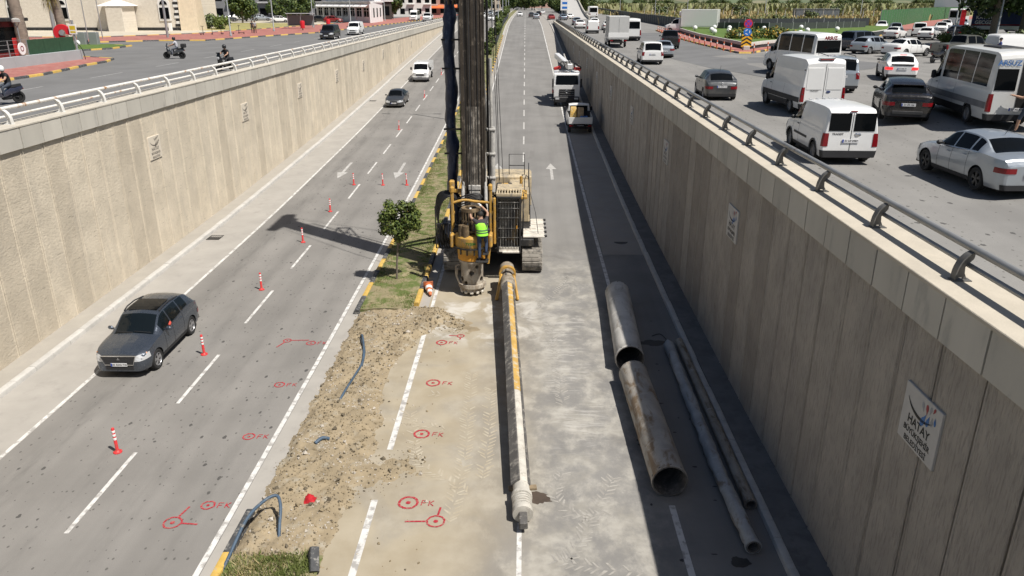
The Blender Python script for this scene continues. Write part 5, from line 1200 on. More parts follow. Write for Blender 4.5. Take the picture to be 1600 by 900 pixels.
    def wrap(s, mb, end, x0, tout, zl, zh, off=.01, side=1, n=6, rows=2):
        """strip laid on the surface: from x0 on the end face round the corner to t=tout on the side"""
        t0 = 0. if end == 'f' else 1.; pts = []; xe = s.hw(t0)
        if x0 < xe: pts += [('c', x0 + (xe * .97 - x0) * i / 3) for i in range(4)]
        if tout > 0:
            for i in range(1 if x0 < xe else 0, n + 1): pts.append(('s', t0 + (tout * (i / n) ** 1.6) * (1 if end == 'f' else -1)))
        G_ = []
        for k, (ty, v) in enumerate(pts):
            f = k / max(1, len(pts) - 1); a = zl(f) if callable(zl) else zl; b = zh(f) if callable(zh) else zh
            for r in range(rows + 1):
                z = a + (b - a) * r / rows
                if ty == 'c': x = min(v, s.xs(t0, z)); p = (side * x, s.y(t0) + (off if end == 'f' else -off), z)
                else: x = s.xs(v, z); g = min(1, abs(v - t0) / .05); p = (side * (x + off), s.y(v) + (off if end == 'f' else -off) * (1 - g), z)
                G_.append(p)
        m = rows + 1
        for k in range(len(pts) - 1):
            for r in range(rows):
                q = [G_[k * m + r], G_[(k + 1) * m + r], G_[(k + 1) * m + r + 1], G_[k * m + r + 1]]; mb.quad(*(q if (side > 0) == (end == 'f') else q[::-1]))
        # close the edges towards the body so the lens has depth
        return mb
    def strip(s, mb, side, t0, t1, zl, zh, off=.006, n=8):
        for i in range(n):
            a, b = t0 + (t1 - t0) * i / n, t0 + (t1 - t0) * (i + 1) / n
            za, zb_ = (zl(a), zl(b)) if callable(zl) else (zl, zl); zc, zd = (zh(a), zh(b)) if callable(zh) else (zh, zh)
            q = [(side * (s.xs(a, za) + off), s.y(a), za), (side * (s.xs(b, zb_) + off), s.y(b), zb_), (side * (s.xs(b, zd) + off), s.y(b), zd), (side * (s.xs(a, zc) + off), s.y(a), zc)]
            mb.quad(*(q[::-1] if side > 0 else q))
        return mb
    def seam(s, mb, t, z0=None, z1=None, side=1, off=.003, w=.014):
        z0 = z0 or s.z0 + .05; z1 = z1 or s.zb(t) - .01; dt = w / s.L / 2; n = 6
        for i in range(n):
            a, b = z0 + (z1 - z0) * i / n, z0 + (z1 - z0) * (i + 1) / n
            q = [(side * (s.xs(t, a) + off), s.y(t - dt), a), (side * (s.xs(t, a) + off), s.y(t + dt), a), (side * (s.xs(t, b) + off), s.y(t + dt), b), (side * (s.xs(t, b) + off), s.y(t - dt), b)]
            mb.quad(*(q[::-1] if side > 0 else q))
PLATES = ['35 ADG 718', '31 UF 0987', '31 AR 404', '33 ACS 116', '31 AGK 63', '27 AC 208', '31 ZS 512', '01 AHL 77']
def plate_part(root, y, z, face, txt, w=.52, h=.115):
    o = MB().box((0, y, z), (w, .012, h), bev=.003).build('number_plate', m_plate_v, root); s = -1 if face == 'r' else 1
    MB().box((s * -.0 + (-w / 2 + .025) * (1 if face == 'r' else -1), y + s * .0075, z), (.045, .003, h - .012)).build('plate_band', m_eu, o)
    key = ('plt', txt)
    if key not in MATS: MATS[key] = text_mesh(txt, .088, m_pltx, .002)
    put('lettering', MATS[key], o, (0.02 * (1 if face == 'r' else -1), y + s * .0072, z), (R(90), 0, 0 if face == 'r' else math.pi))
SH = {}
def spec(kind):
    k = kind
    if k == 'crossover': return Shell(4.3, 1.79, [(0, .62), (.012, .80), (.04, .90), (.13, 1.0), (.255, 1.08), (.41, 1.545), (.46, 1.60), (.57, 1.615), (.74, 1.595), (.84, 1.53), (.89, 1.43), (.955, 1.13), (.98, 1.02), (1, .82)], [(0, .58), (.05, .80), (.25, .97), (.5, 1.02), (.8, 1.14), (1, 1.02)], (1.38, -1.29), .335, .385, .27, .66, .15, .78, .10, ((0, .76), (.22, .80), (.42, .68), (.8, .68), (.95, .72), (1, .74)), (.262, .405), (.862, .95), ((.335, .475), (.49, .66), (.675, .79)))
    if k == 'sedan': return Shell(4.54, 1.82, [(0, .58), (.01, .70), (.04, .78), (.14, .90), (.255, .985), (.42, 1.42), (.47, 1.46), (.58, 1.465), (.70, 1.41), (.845, 1.10), (.90, 1.085), (.965, 1.06), (.985, 1.0), (1, .86)], [(0, .54), (.05, .70), (.25, .88), (.5, .94), (.8, 1.02), (1, .98)], (1.40, -1.25), .325, .37, .22, .62, .15, .76, .12, ((0, .74), (.22, .80), (.44, .66), (.68, .66), (.84, .76), (1, .78)), (.265, .41), (.715, .838), ((.335, .475), (.487, .65), (.665, .735)))
    if k == 'hatch': return Shell(4.0, 1.74, [(0, .58), (.012, .72), (.04, .80), (.13, .93), (.23, 1.02), (.40, 1.43), (.47, 1.485), (.62, 1.49), (.80, 1.42), (.86, 1.34), (.945, 1.03), (.975, .96), (1, .80)], [(0, .54), (.05, .72), (.25, .93), (.6, .98), (.9, 1.06), (1, .94)], (1.22, -1.29), .31, .355, .22, .64, .15, .76, .12, ((0, .74), (.2, .80), (.45, .66), (.8, .66), (.94, .74), (1, .76)), (.24, .395), (.845, .94), ((.31, .48), (.495, .68), (.695, .79)))
    if k == 'suvcoupe': return Shell(4.5, 1.86, [(0, .68), (.012, .84), (.04, .93), (.13, 1.02), (.25, 1.09), (.40, 1.54), (.46, 1.60), (.60, 1.60), (.76, 1.53), (.84, 1.44), (.93, 1.16), (.965, 1.12), (.985, 1.05), (1, .88)], [(0, .64), (.05, .84), (.25, .99), (.5, 1.04), (.85, 1.12), (1, 1.06)], (1.42, -1.28), .36, .405, .27, .66, .15, .76, .11, ((0, .76), (.22, .80), (.42, .67), (.8, .66), (.93, .74), (1, .76)), (.258, .395), (.845, .925), ((.33, .475), (.49, .665), (.68, .79)))
    if k == 'smallsuv': return Shell(4.25, 1.77, [(0, .66), (.012, .82), (.04, .92), (.13, .99), (.25, 1.05), (.40, 1.50), (.46, 1.545), (.62, 1.55), (.80, 1.50), (.88, 1.42), (.95, 1.06), (.98, .98), (1, .86)], [(0, .62), (.05, .82), (.25, .96), (.5, 1.0), (.85, 1.08), (1, 1.0)], (1.30, -1.27), .335, .38, .26, .68, .14, .80, .09, ((0, .78), (.22, .80), (.42, .68), (.8, .68), (.95, .74), (1, .76)), (.258, .395), (.885, .945), ((.33, .475), (.49, .665), (.68, .80)))
    if k == 'connect': return Shell(4.30, 1.80, [(0, .60), (.012, .82), (.04, .92), (.14, 1.05), (.215, 1.14), (.335, 1.66), (.40, 1.79), (.55, 1.83), (.8, 1.835), (.95, 1.80), (.985, 1.72), (1, 1.62)], [(0, .56), (.05, .82), (.2, 1.02), (.5, 1.08), (1, 1.08)], (1.28, -1.36), .32, .37, .25, .74, .12, .92, .05, ((0, .78), (.2, .84), (.4, .80), (.9, .80), (1, .80)), (.222, .33), None, ((.29, .425),), .05)
    if k == 'transit': return Shell(5.55, 2.05, [(0, .72), (.01, 1.0), (.03, 1.10), (.10, 1.22), (.155, 1.34), (.265, 2.02), (.33, 2.42), (.42, 2.50), (.7, 2.52), (.95, 2.50), (.988, 2.42), (1, 2.30)], [(0, .66), (.05, 1.0), (.16, 1.2), (.5, 1.26), (1, 1.26)], (1.72, -1.58), .345, .40, .30, .74, .10, .94, .03, ((0, .80), (.15, .86), (.35, .84), (.9, .84), (1, .84)), (.162, .268), None, ((.215, .325),), .07)
    if k == 'minibus': return Shell(6.1, 2.03, [(0, .72), (.01, 1.0), (.03, 1.10), (.09, 1.24), (.14, 1.36), (.24, 2.05), (.30, 2.46), (.38, 2.56), (.7, 2.58), (.95, 2.56), (.988, 2.48), (1, 2.34)], [(0, .66), (.05, 1.0), (.16, 1.22), (.5, 1.30), (1, 1.30)], (1.95, -1.75), .345, .40, .30, .74, .09, .94, .03, ((0, .80), (.15, .86), (.35, .83), (.9, .83), (1, .83)), (.148, .243), None, ((.195, .295), (.32, .535), (.55, .765), (.78, .955)), .07)
    if k == 'sprinter': return Shell(7.0, 2.03, [(0, .72), (.01, 1.0), (.03, 1.12), (.08, 1.28), (.125, 1.40), (.21, 2.10), (.27, 2.60), (.34, 2.74), (.7, 2.76), (.95, 2.74), (.988, 2.66), (1, 2.5)], [(0, .66), (.05, 1.0), (.14, 1.28), (.5, 1.36), (1, 1.36)], (2.35, -1.85), .35, .405, .32, .74, .08, .94, .03, ((0, .80), (.15, .86), (.35, .83), (.9, .83), (1, .83)), (.132, .213), None, ((.175, .265), (.30, .525), (.535, .735), (.745, .94)), .07)
    if k == 'caddy': return Shell(4.40, 1.79, [(0, .62), (.012, .82), (.04, .92), (.14, 1.05), (.21, 1.12), (.34, 1.64), (.40, 1.76), (.55, 1.80), (.8, 1.80), (.93, 1.77), (.972, 1.62), (.995, 1.12), (1, 1.0)], [(0, .58), (.05, .82), (.2, 1.0), (.5, 1.06), (1, 1.08)], (1.36, -1.32), .32, .37, .25, .74, .12, .92, .05, ((0, .78), (.2, .84), (.4, .78), (.9, .78), (1, .8)), (.218, .335), (.955, .993), ((.285, .42), (.44, .66), (.68, .92)), .05)
    if k == 'pickup': return Shell(5.3, 1.86, [(0, .74), (.012, .96), (.04, 1.04), (.14, 1.12), (.22, 1.17), (.33, 1.70), (.38, 1.79), (.55, 1.80), (.61, 1.76), (.645, 1.22), (.66, 1.17), (.985, 1.17), (1, 1.10)], [(0, .70), (.05, .96), (.25, 1.08), (.5, 1.10), (1, 1.12)], (1.62, -1.47), .38, .43, .38, .70, .12, .92, .03, ((0, .78), (.2, .82), (.38, .70), (.6, .70), (.66, .90), (1, .9)), (.228, .325), (.612, .642), ((.285, .435), (.45, .59)), .05)
    if k == 'cabvan': return Shell(2.3, 2.0, [(0, .72), (.02, 1.0), (.08, 1.12), (.25, 1.26), (.36, 1.36), (.62, 1.95), (.74, 2.05), (.95, 2.07), (1, 2.0)], [(0, .66), (.1, 1.0), (.36, 1.22), (1, 1.26)], (.25,), .35, .40, .34, .76, .22, .96, .05, ((0, .80), (.3, .86), (.7, .84), (1, .84)), (.37, .61), None, ((.50, .90),), .06)
    raise KeyError(k)
PANELVAN = ('transit', 'connect')
def vehicle(kind, pmat, label, at, phi, z, name=None, cat='car', detail=1, group=None, rim='alloy', plate=None, tail_on=False, glass=None, ref='RL', trimlow=True):
    """at: ground contact of one wheel (RL, RR, FL) or C for centre; phi: heading in degrees right of +y"""
    if kind not in SH: S = spec(kind); SH[kind] = (S, S.build())
    S, (bd, wd, rd, sd) = SH[kind]; ph = R(phi); fwd = Vector((math.sin(ph), math.cos(ph), 0)); rgt = Vector((math.cos(ph), -math.sin(ph), 0))
    P = Vector((at[0], at[1], z))
    if ref != 'C':
        wy = S.wh[0] if ref[0] == 'F' else S.wh[-1]; wx = (S.W / 2 - .06) * (-1 if ref[1] == 'L' else 1); P = P - fwd * wy - rgt * wx
    if abs(z - UR - .006) < 1e-6: P.z = ure(P.x, P.y) + .006
    root = thing(name or 'parked_car', label, cat, P, -ph, group); gl = glass or m_glass
    key = (kind, pmat.name)
    if key not in SH: SH[key] = bd.mesh('body', pmat, 32)
    put('body', SH[key], root)
    def gm(nm, mb, k2):
        if not mb.f: return
        kk = (kind, gl.name, k2)
        if kk not in SH: SH[kk] = mb.mesh(nm, gl, 40)
        put(nm, SH[kk], root)
    gm('windscreen', wd, 'w'); gm('rear_window', rd, 'r')
    for k2, mb in sd.items(): gm('side_window', mb, k2)
    def shared(nm, k2, fn, mat, sm_=35):
        kk = (kind, k2, mat.name)
        if kk not in SH: mb = MB(); fn(mb); SH[kk] = mb.mesh(nm, mat, sm_)
        return put(nm, SH[kk], root)
    L, Wd = S.L, S.W; van = kind in ('transit', 'minibus', 'sprinter'); box = van or kind == 'connect'
    shared('underbody', 'ub', lambda m: (m.box((0, 0, S.z0 + .12), (Wd * .84, L * .93, .34)), m.box((0, S.wh[0], S.rw + .1), (Wd * .7, S.ra * 2.1, S.rw * 1.5)), m.box((0, S.wh[-1], S.rw + .1), (Wd * .7, S.ra * 2.1, S.rw * 1.5))), m_under, 0)
    for wy in S.wh:
        for sx in (-1, 1): add_wheel(root, sx * (Wd / 2 - .115), wy, S.rw, .215 if not van else .225, rim)
    zs = S.zt(0.01) if not van else 1.0
    for sx in (-1, 1):
        hz0, hz1 = (zs - .20, zs - .03) if not van else (.82, 1.12)
        shared('headlight', 'hl%d' % sx, lambda m: S.wrap(m, 'f', S.hw(0) * .62, .085 if not van else .05, lambda f: hz0 + .06 * f, lambda f: hz1 + .07 * f, .012, sx), m_hl)
        if box: tz0, tz1, tx, tt = (.62, 1.25, S.hw(1) * .88, .012) if kind != 'connect' else (.60, 1.02, S.hw(1) * .84, .02)
        elif kind == 'caddy': tz0, tz1, tx, tt = .72, 1.02, S.hw(1) * .84, .03
        elif kind == 'pickup': tz0, tz1, tx, tt = .72, 1.06, S.hw(1) * .86, .02
        else: tz0, tz1, tx, tt = S.zb(1) - .155, S.zb(1) - .015, S.hw(1) * .70, .07
        shared('tail_light', 'tl%d%d' % (sx, tail_on), lambda m: S.wrap(m, 'r', tx, tt, tz0, tz1, .012, sx), m_tlon if tail_on else m_tl)
    shared('grille', 'gr', lambda m: m.box((0, L / 2 + .004, zs - .16 if not van else .85), (S.hw(0) * 1.15, .03, .14), bev=.01), m_trim)
    shared('front_bumper_intake', 'fi', lambda m: m.box((0, L / 2 + .002, S.z0 + .13), (S.hw(0) * 1.5, .03, .13), bev=.01), m_trim)
    shared('rear_bumper', 'rb', lambda m: [S.wrap(m, 'r', -.001, .03 if box else .02, S.z0 + .0, S.z0 + (.22 if box else .14), .014, sx) for sx in (-1, 1)], m_trim)
    if trimlow:
        for sx in (-1, 1): shared('sill_trim', 'st%d' % sx, lambda m: S.strip(m, sx, .5 - (S.wh[0] - S.ra) / L, .5 - (S.wh[-1] + S.ra) / L, S.z0 - .01, S.z0 + (.10 if not van else .26), .007), m_trim)
    if kind in ('crossover', 'suvcoupe', 'smallsuv', 'connect', 'pickup', 'transit', 'sprinter', 'minibus'):
        for i, wy in enumerate(S.wh):      # dark arch flares
            for sx in (-1, 1):
                def flare(m, wy=wy, sx=sx):
                    for q in range(12):
                        a0, a1 = R(4 + 172 * q / 12), R(4 + 172 * (q + 1) / 12); pp = []
                        for a, rr_ in ((a0, S.ra), (a1, S.ra), (a1, S.ra + .055), (a0, S.ra + .055)):
                            yy = wy + rr_ * math.cos(a); zz = S.rw + rr_ * math.sin(a); t = .5 - yy / L; pp.append((sx * (S.xs(t, max(zz, S.z0 + .02)) + .012), yy, zz))
                        m.quad(*(pp if sx > 0 else pp[::-1]))
                if kind in ('crossover',): continue
                shared('wheel_arch_trim', 'fl%d%d' % (i, sx), flare, m_trim)
    if detail:
        for sx in (-1, 1):
            tA = S.side[0][0] + .025
            shared('mirror', 'mi%d' % sx, lambda m: (m.box((sx * (S.xs(tA, S.zb(tA)) + .12), S.y(tA) - .02, S.zb(tA) + (.09 if not van else .18)), (.19, .12, .13 if not van else .34), bev=.05), m.box((sx * (S.xs(tA, S.zb(tA)) + .03), S.y(tA), S.zb(tA) + .06), (.12, .05, .05))), m_trim if (box or kind in ('caddy', 'sedan', 'smallsuv')) else pmat)
            def seams(m):
                ts = [S.side[0][0] - .0 if not box else S.side[0][0] - .02]
                for a, b in S.side[:2]: ts.append(b + .007)
                if kind == 'transit': ts += [.62]
                for t in ts:
                    if abs(S.y(t) - S.wh[0]) > S.ra + .03 and abs(S.y(t) - S.wh[-1]) > S.ra + .03: S.seam(m, t, side=sx)
                    else: S.seam(m, t, z0=S.rw + S.ra + .08, side=sx)
            shared('door_seam', 'ds%d' % sx, seams, m_under)
            for a, b in (S.side[:2] if not box else S.side[:1]):
                tH = b - .03; shared('door_handle', 'dh%d%.2f' % (sx, b), lambda m: m.box((sx * (S.xs(tH, S.zb(tH) - .1) + .012), S.y(tH), S.zb(tH) - .11), (.035, .17, .03), bev=.012), pmat if not box else m_trim)
        pz = {'transit': .50, 'minibus': .62, 'sprinter': .66, 'connect': .78, 'caddy': .84, 'pickup': .6}.get(kind, .72 if kind != 'sedan' else .60)
        if plate: plate_part(root, -L / 2 - .02, pz, 'r', plate); plate_part(root, L / 2 + .028, S.z0 + .24 if not van else .6, 'f', plate)
        shared('wiper', 'wp', lambda m: [m.tube([(q - .3, S.y(S.wind[0] - .002), S.zt(S.wind[0]) + .03), (q + .28, S.y(S.wind[0] + .012), S.zt(S.wind[0] + .012) + .02)], .01, 5) for q in (-.3, .3)], m_trim)
    return root, S
def on(root, nm, mat, fn, sm_=30):
    m = MB(); fn(m); return m.build(nm, mat, root, sm_)

# --- lower road
asx, S = vehicle('crossover', P_GREY, 'dark grey crossover with panoramic roof driving towards the camera beside the left wall', (-11.95, 24.95), 180, elev(23.6) + .003, 'crossover_car', plate='35 ADG 718', glass=m_glass2, ref='RL')
asx.rotation_euler[0] = -math.atan2(elev(25) - elev(22.2), 2.8)
on(asx, 'sunroof', m_glass, lambda m: [m.quad((-.5, S.y(a), S.zt(a) + .004), (.5, S.y(a), S.zt(a) + .004), (.5, S.y(b), S.zt(b) + .004), (-.5, S.y(b), S.zt(b) + .004)) for a, b in ((.66, .60), (.60, .55), (.55, .50), (.50, .445))])
for sx in (-1, 1): on(asx, 'roof_rail', m_trim, lambda m: m.tube([(sx * .585, S.y(.44), 1.56), (sx * .6, S.y(.5), 1.615), (sx * .6, S.y(.62), 1.62), (sx * .59, S.y(.76), 1.53)], .022, 6))
on(asx, 'grille_surround', m_chrome, lambda m: (m.box((0, 2.16, .80), (1.12, .03, .022)), m.tube([(-.56, 2.165, .79), (-.45, 2.17, .50), (.45, 2.17, .50), (.56, 2.165, .79)], .014, 6)))
on(asx, 'grille_mouth', m_trim, lambda m: m.prism([(-.54, .78), (-.44, .52), (.44, .52), (.54, .78)], .03, T=TM((0, 2.165, 0), (R(90), 0, 0))))
def tri_badge(m):
    for a in (90, 210, 330):
        c, s_ = math.cos(R(a)), math.sin(R(a)); m.add([(c * q * .0 + x * c - y * s_, 2.175, .70 + x * s_ + y * c) for x, y, q in ((0, 0, 0), (.028, .016, 0), (.056, 0, 0), (.028, -.016, 0))], [(0, 1, 2, 3)])
on(asx, 'badge', m_chrome, tri_badge)
for sx in (-1, 1): on(asx, 'fog_lamp', m_chrome, lambda m: m.lathe([(.05, 0), (.065, .01), (.065, .03), (.03, .035), (.001, .03)], 14, TM((sx * .68, 2.05, .45), (R(-90), 0, sx * -.35))))
for sx in (-1, 1): on(asx, 'turn_signal', m_amber, lambda m: m.box((sx * .775, 1.86, .80), (.05, .09, .06), rot=(0, 0, -sx * .6), bev=.015))
# driver's arm with red shirt at the open window
on(asx, 'driver_arm', cloth('driver_red', (.50, .07, .045)), lambda m: m.tube(sm([(-.62, .12, .98), (-.74, .08, 1.08), (-.825, .14, 1.075), (-.84, .26, 1.04)]), [.045] * 18 + [.035], 8), 60)
vehicle('sedan', P_DGREY, 'dark grey sedan coming down the far left lane towards the white pickup shadow', (-11.8, 78.3), 180, elev(77), 'sedan_car', plate='31 ZS 512')[0].rotation_euler[0] = -.045

def flatbed(kind_p, label, at, phi, z, bed_l, bed_w, side_h, side_mat, tilt=0., name='pickup_truck', flipref=False, open_slats=True, plate=None, glass=None):
    S0 = spec('cabvan'); ph = R(phi); root = thing(name, label, 'truck', (at[0], at[1], z), -ph); root.rotation_euler[0] = tilt
    bd, wd, rd, sd = S0.build(); off = bed_l / 2 + .1
    def sh(mb): mb.v = [(x, y + off, zz) for x, y, zz in mb.v]; return mb
    sh(bd).build('cab', kind_p, root, 32); sh(wd).build('windscreen', glass or m_glass, root, 40)
    for mb in sd.values(): sh(mb).build('side_window', glass or m_glass, root, 40)
    MB().box((0, off - S0.L / 2 - .012, 1.66), (1.45, .02, .5), bev=.006).build('rear_cab_window', m_glass, root)
    for sx in (-1, 1):
        m = MB(); S0.wrap(m, 'f', S0.hw(0) * .62, .12, .8, 1.08, .012, sx); sh(m).build('headlight', m_hl, root, 35)
        MB().box((sx * 1.13, off + .12, 1.45), (.2, .12, .34), bev=.04).build('mirror', m_trim, root)
    MB().box((0, off + S0.L / 2 + .005, .86), (.95, .03, .2), bev=.01).build('grille', m_trim, root)
    m = MB(); [S0.wrap(m, 'f', -.001, .14, .34, .58, .012, sx) for sx in (-1, 1)]; sh(m).build('front_bumper', M('bumper_grey', (.16, .16, .165), .6), root, 30)
    yb = off - S0.L / 2 - .12 - bed_l / 2
    MB().box((0, yb + .3, .62), (.9, bed_l + 1.0, .2)).build('chassis', m_under, root)
    MB().box((0, yb, .92), (bed_w, bed_l, .1), bev=.01).build('bed_floor', side_mat, root)
    for sx in (-1, 1):
        if open_slats:
            for i in range(4): MB().box((sx * (bed_w / 2 - .02), yb, 1.08 + i * side_h / 4), (.03, bed_l, side_h / 4 * .72), bev=.006).build('side_slat', side_mat, root)
        else: MB().box((sx * (bed_w / 2 - .02), yb, .98 + side_h / 2), (.04, bed_l, side_h), bev=.008).build('side_board', side_mat, root)
    MB().box((0, yb - bed_l / 2 + .02, .98 + side_h / 2), (bed_w, .04, side_h), bev=.008).build('tailgate', side_mat, root)
    MB().box((0, yb + bed_l / 2 - .03, 1.2), (bed_w, .05, .6 if not open_slats else 1.1), bev=.01).build('headboard', side_mat if open_slats else m_trim, root)
    for sx in (-1, 1):
        MB().box((sx * .75, yb - bed_l / 2 - .01, .72), (.3, .05, .12), bev=.01).build('tail_light', m_tl, root)
        for yy in (off + .25, yb - bed_l * .12): add_wheel(root, sx * .86, yy, .345, .22, 'steel')
    MB().box((0, yb - bed_l / 2 + .05, .55), (1.6, .08, .12)).build('rear_bumper', m_trim, root)
    if plate: plate_part(root, yb - bed_l / 2 - .03, .7, 'r', plate); plate_part(root, off + S0.L / 2 + .03, .66, 'f', plate)
    return root, yb
flatbed(P_WHITE, 'white flatbed pickup with slatted sides driving towards the camera behind the dark sedan', (-12.2, 94.0), 180, elev(94), 2.9, 2.0, .9, P_CREAM, -.055, plate='31 AR 404')
pk, yb = flatbed(P_WHITE, 'white flatbed pickup loaded with yellow sacks parked by the right wall', (4.55, 65.3), 0, elev(65), 2.4, 1.95, .42, P_WHITE, .05, open_slats=False, plate='31 AGK 63')
m_sack = M('sack_yellow', (.55, .34, .08), .8, var=.3, scale=5, col2=(.6, .5, .3)); m_sackb = M('sack_brown', (.34, .25, .15), .8, var=.3, scale=5)
for i, (dx, rz_, mt, lb, hh) in enumerate(((-.5, .05, m_sack, 'yellow upright sack at the left in the pickup bed', .95), (.1, -.06, m_sackb, 'brown printed sack standing in the middle of the pickup bed', .88))):
    o = MB(); o.loft([[(dx * 0 + a * (.24 if 0 < k < 4 else .2), b * (.16 if 0 < k < 4 else .1), z_) for a, b in ((-1, -1), (0, -1.15), (1, -1), (1.1, 0), (1, 1), (0, 1.15), (-1, 1), (-1.1, 0))] for k, z_ in enumerate((0, .1, hh * .5, hh * .85, hh))])
    o.build('sack', mt, None, 60, (4.55 + dx, 65.3 + yb + .5, elev(64.5) + 1.0), label=lb, cat='sack').rotation_euler = (-.12, 0, rz_)
m = MB(); rock_r = random.Random(9)
for i in range(10): rock_mesh(m, (4.55 + rock_r.uniform(.1, .75), 65.3 + yb + rock_r.uniform(-.4, .1), elev(64) + 1.12 + rock_r.uniform(0, .12)), rock_r.uniform(.12, .2), rock_r)
m.build('blue_tarp_bundle', M('tarp_blue', (.05, .16, .42), .5, var=.3, scale=8), None, 40, label='crumpled blue tarpaulin in the pickup bed', cat='tarpaulin')

# --- concrete pump lorry facing the camera
tk = thing('pump_truck', 'white concrete pump lorry with folded boom parked facing the camera by the right wall', 'truck', (4.05, 75.7, elev(76.5)), math.pi); tk.rotation_euler[0] = -.05
P_TK = paint('paint_truck_white', (.74, .74, .73), 0, .35)
m = MB(); cp = [(1.5, .75), (1.5, 2.0), (1.42, 2.15), (1.25, 3.0), (1.1, 3.12), (-.6, 3.15), (-.65, .75)]; m.prism([(y_, z_) for y_, z_ in cp], 2.44, T=Matrix(((0, 0, 1, -1.22), (1, 0, 0, -1.45), (0, 1, 0, 0), (0, 0, 0, 1)))); m.build('cab', P_TK, tk)
MB().add([(-1.08, .02, 2.08), (1.08, .02, 2.08), (1.02, -.16, 2.92), (-1.02, -.16, 2.92)], [(0, 1, 2, 3)]).build('windscreen', m_glass, tk)
for o in tk.children:
    if o.name.startswith('windscreen'): o.location.y = .035
MB().box((0, .07, 1.28), (1.5, .06, .75), bev=.05).build('grille', m_trim, tk)
for i in range(3): MB().box((0, .11, 1.05 + i * .2), (1.4, .03, .05)).build('grille_bar', m_chrome, tk)
m = MB(); m.lathe([(.13, 0), (.16, .015), (.13, .03), (.11, .015)], 20, TM((0, .11, 1.45), (R(90), 0, 0)), closed=True)
for a in (90, 210, 330): m.box((.07 * math.cos(R(a)), .11, 1.45 + .07 * math.sin(R(a))), (.14, .02, .022), rot=(0, -R(a), 0))
m.build('badge', m_chrome, tk, 40)
MB().box((0, .1, .68), (2.42, .3, .55), bev=.08).build('bumper', m_trim, tk)
for sx in (-1, 1):
    MB().box((sx * .92, .24, .78), (.4, .05, .2), bev=.04).build('headlight', m_hl, tk); MB().box((sx * 1.36, -.1, 2.2), (.14, .2, .85), bev=.05).build('mirror', m_trim, tk); MB().box((sx * 1.225, -.75, 2.45), (.01, .8, .7)).build('side_window', m_glass, tk)
    for yy in (-.75, -4.6, -5.9): add_wheel(tk, sx * 1.05, yy, .5, .3, 'steel')
    MB().box((sx * 1.1, -4.2, 1.35), (.25, 4.6, .55), bev=.04).build('side_deck', P_TK, tk); MB().box((sx * 1.22, -2.9, 1.0), (.2, .7, .3), bev=.05).build('outrigger', M('pump_red', (.42, .03, .03), .5), tk)
MB().box((0, -3.9, .85), (.9, 7.0, .35)).build('chassis', m_under, tk); MB().box((0, -2.6, 1.7), (1.3, 1.2, 1.5), bev=.1).build('turret', P_TK, tk); MB().box((0, -6.6, 1.5), (1.6, 1.4, .9), bev=.1).build('hopper', m_rgrey, tk)
m = MB(); m.box((.3, -2.7, 3.95), (.5, 5.0, .5), rot=(-.10, 0, .22), bev=.05); m.build('boom_section', P_TK, tk)
m = MB(); m.box((-.15, -2.8, 3.62), (.4, 4.6, .38), rot=(-.06, 0, .3), bev=.05); m.build('boom_section', P_TK, tk)
for sx, yy in ((-1, -.5), (1, -.9)): MB().box((sx * .95, yy, 3.5), (.7, .3, .3), rot=(0, sx * .25, 0), bev=.08).build('boom_foot', MATS['pump_red'], tk)
m = MB()
for q in range(5): m.tube(sm([(-.6 + q * .3, -.6, 3.4), (-.7 + q * .32, -.35, 3.75), (-.4 + q * .25, -.5, 4.1), (0, -1.4, 4.0)]), .05, 7)
m.tube(sm([(-1.15, -.7, 3.3), (-1.3, -.4, 3.6), (-1.0, -.3, 3.9), (-.6, -.8, 4.0)]), .07, 8); m.build('delivery_hoses', m_hose, tk, 60)
m = MB(); m.tube([(.0, -.3, 3.95), (.1, -5.6, 4.25)], .08, 8); m.tube([(-.6, -.6, 3.75), (-.5, -5.5, 3.6)], .07, 8); m.build('delivery_pipe', m_rgrey, tk, 50)

# --- east upper road
Z = UR + .006
cn_, S = vehicle('connect', P_WHITE, 'white small panel van with two rear windows beside the right railing', (9.58, 25.4), 2, Z, 'panel_van', 'van', plate='31 UF 0987', rim='steel')
for sx in (-1, 1): on(cn_, 'rear_window', m_glass, lambda m: m.box((sx * .385, -2.157, 1.37), (.66, .016, .56), bev=.007))
on(cn_, 'rear_door_seam', m_under, lambda m: m.box((0, -2.153, 1.05), (.012, .014, 1.2))); on(cn_, 'rear_handle', m_chrome, lambda m: m.lathe([(.001, .02), (.05, .02), (.11, 0)], 16, TM((.2, -2.155, .98), (R(90), 0, 0)) @ Matrix.Diagonal((1, .55, 1, 1))))
on(cn_, 'side_rub_strip', m_trim, lambda m: [S.strip(m, sx, .32, .65, .62, .70, .01) for sx in (-1, 1)]); on(cn_, 'roof_ribs', P_WHITE, lambda m: [m.box((q * .22 - .55, -.55, 1.815 - .045 * abs(q - 2.5) / 2.5), (.05, 2.4, .03), bev=.01) for q in range(6)])
on(cn_, 'third_brake_light', m_tl, lambda m: m.box((0, -2.14, 1.71), (.22, .03, .035)))
ltx = put('lettering', text_mesh('TRANSIT', .09, m_trim, .002), cn_, (-.42, -2.157, .99), (R(90), 0, 0))
fo, S = vehicle('sedan', P_SILVER, 'silver sedan at the right edge, nearest car on the right upper road', (12.32, 20.69), -1.5, Z, 'sedan_car', plate='27 AC 208', ref='RL', rim='dark')
on(fo, 'antenna', m_trim, lambda m: m.tube([(0, -.72, 1.42), (0, -.95, 1.72)], .007, 5)); on(fo, 'window_chrome', m_chrome, lambda m: [S.strip(m, sx, .33, .735, lambda t: S.zb(t) - .012, lambda t: S.zb(t) + .006, .006) for sx in (-1, 1)])
bs, S = vehicle('suvcoupe', P_BLACK, 'glossy black sport utility car between the small panel van and the grey-striped minibus', (14.65, 32.2), 18, Z, 'black_suv', plate='31 ZS 126', rim='dark')
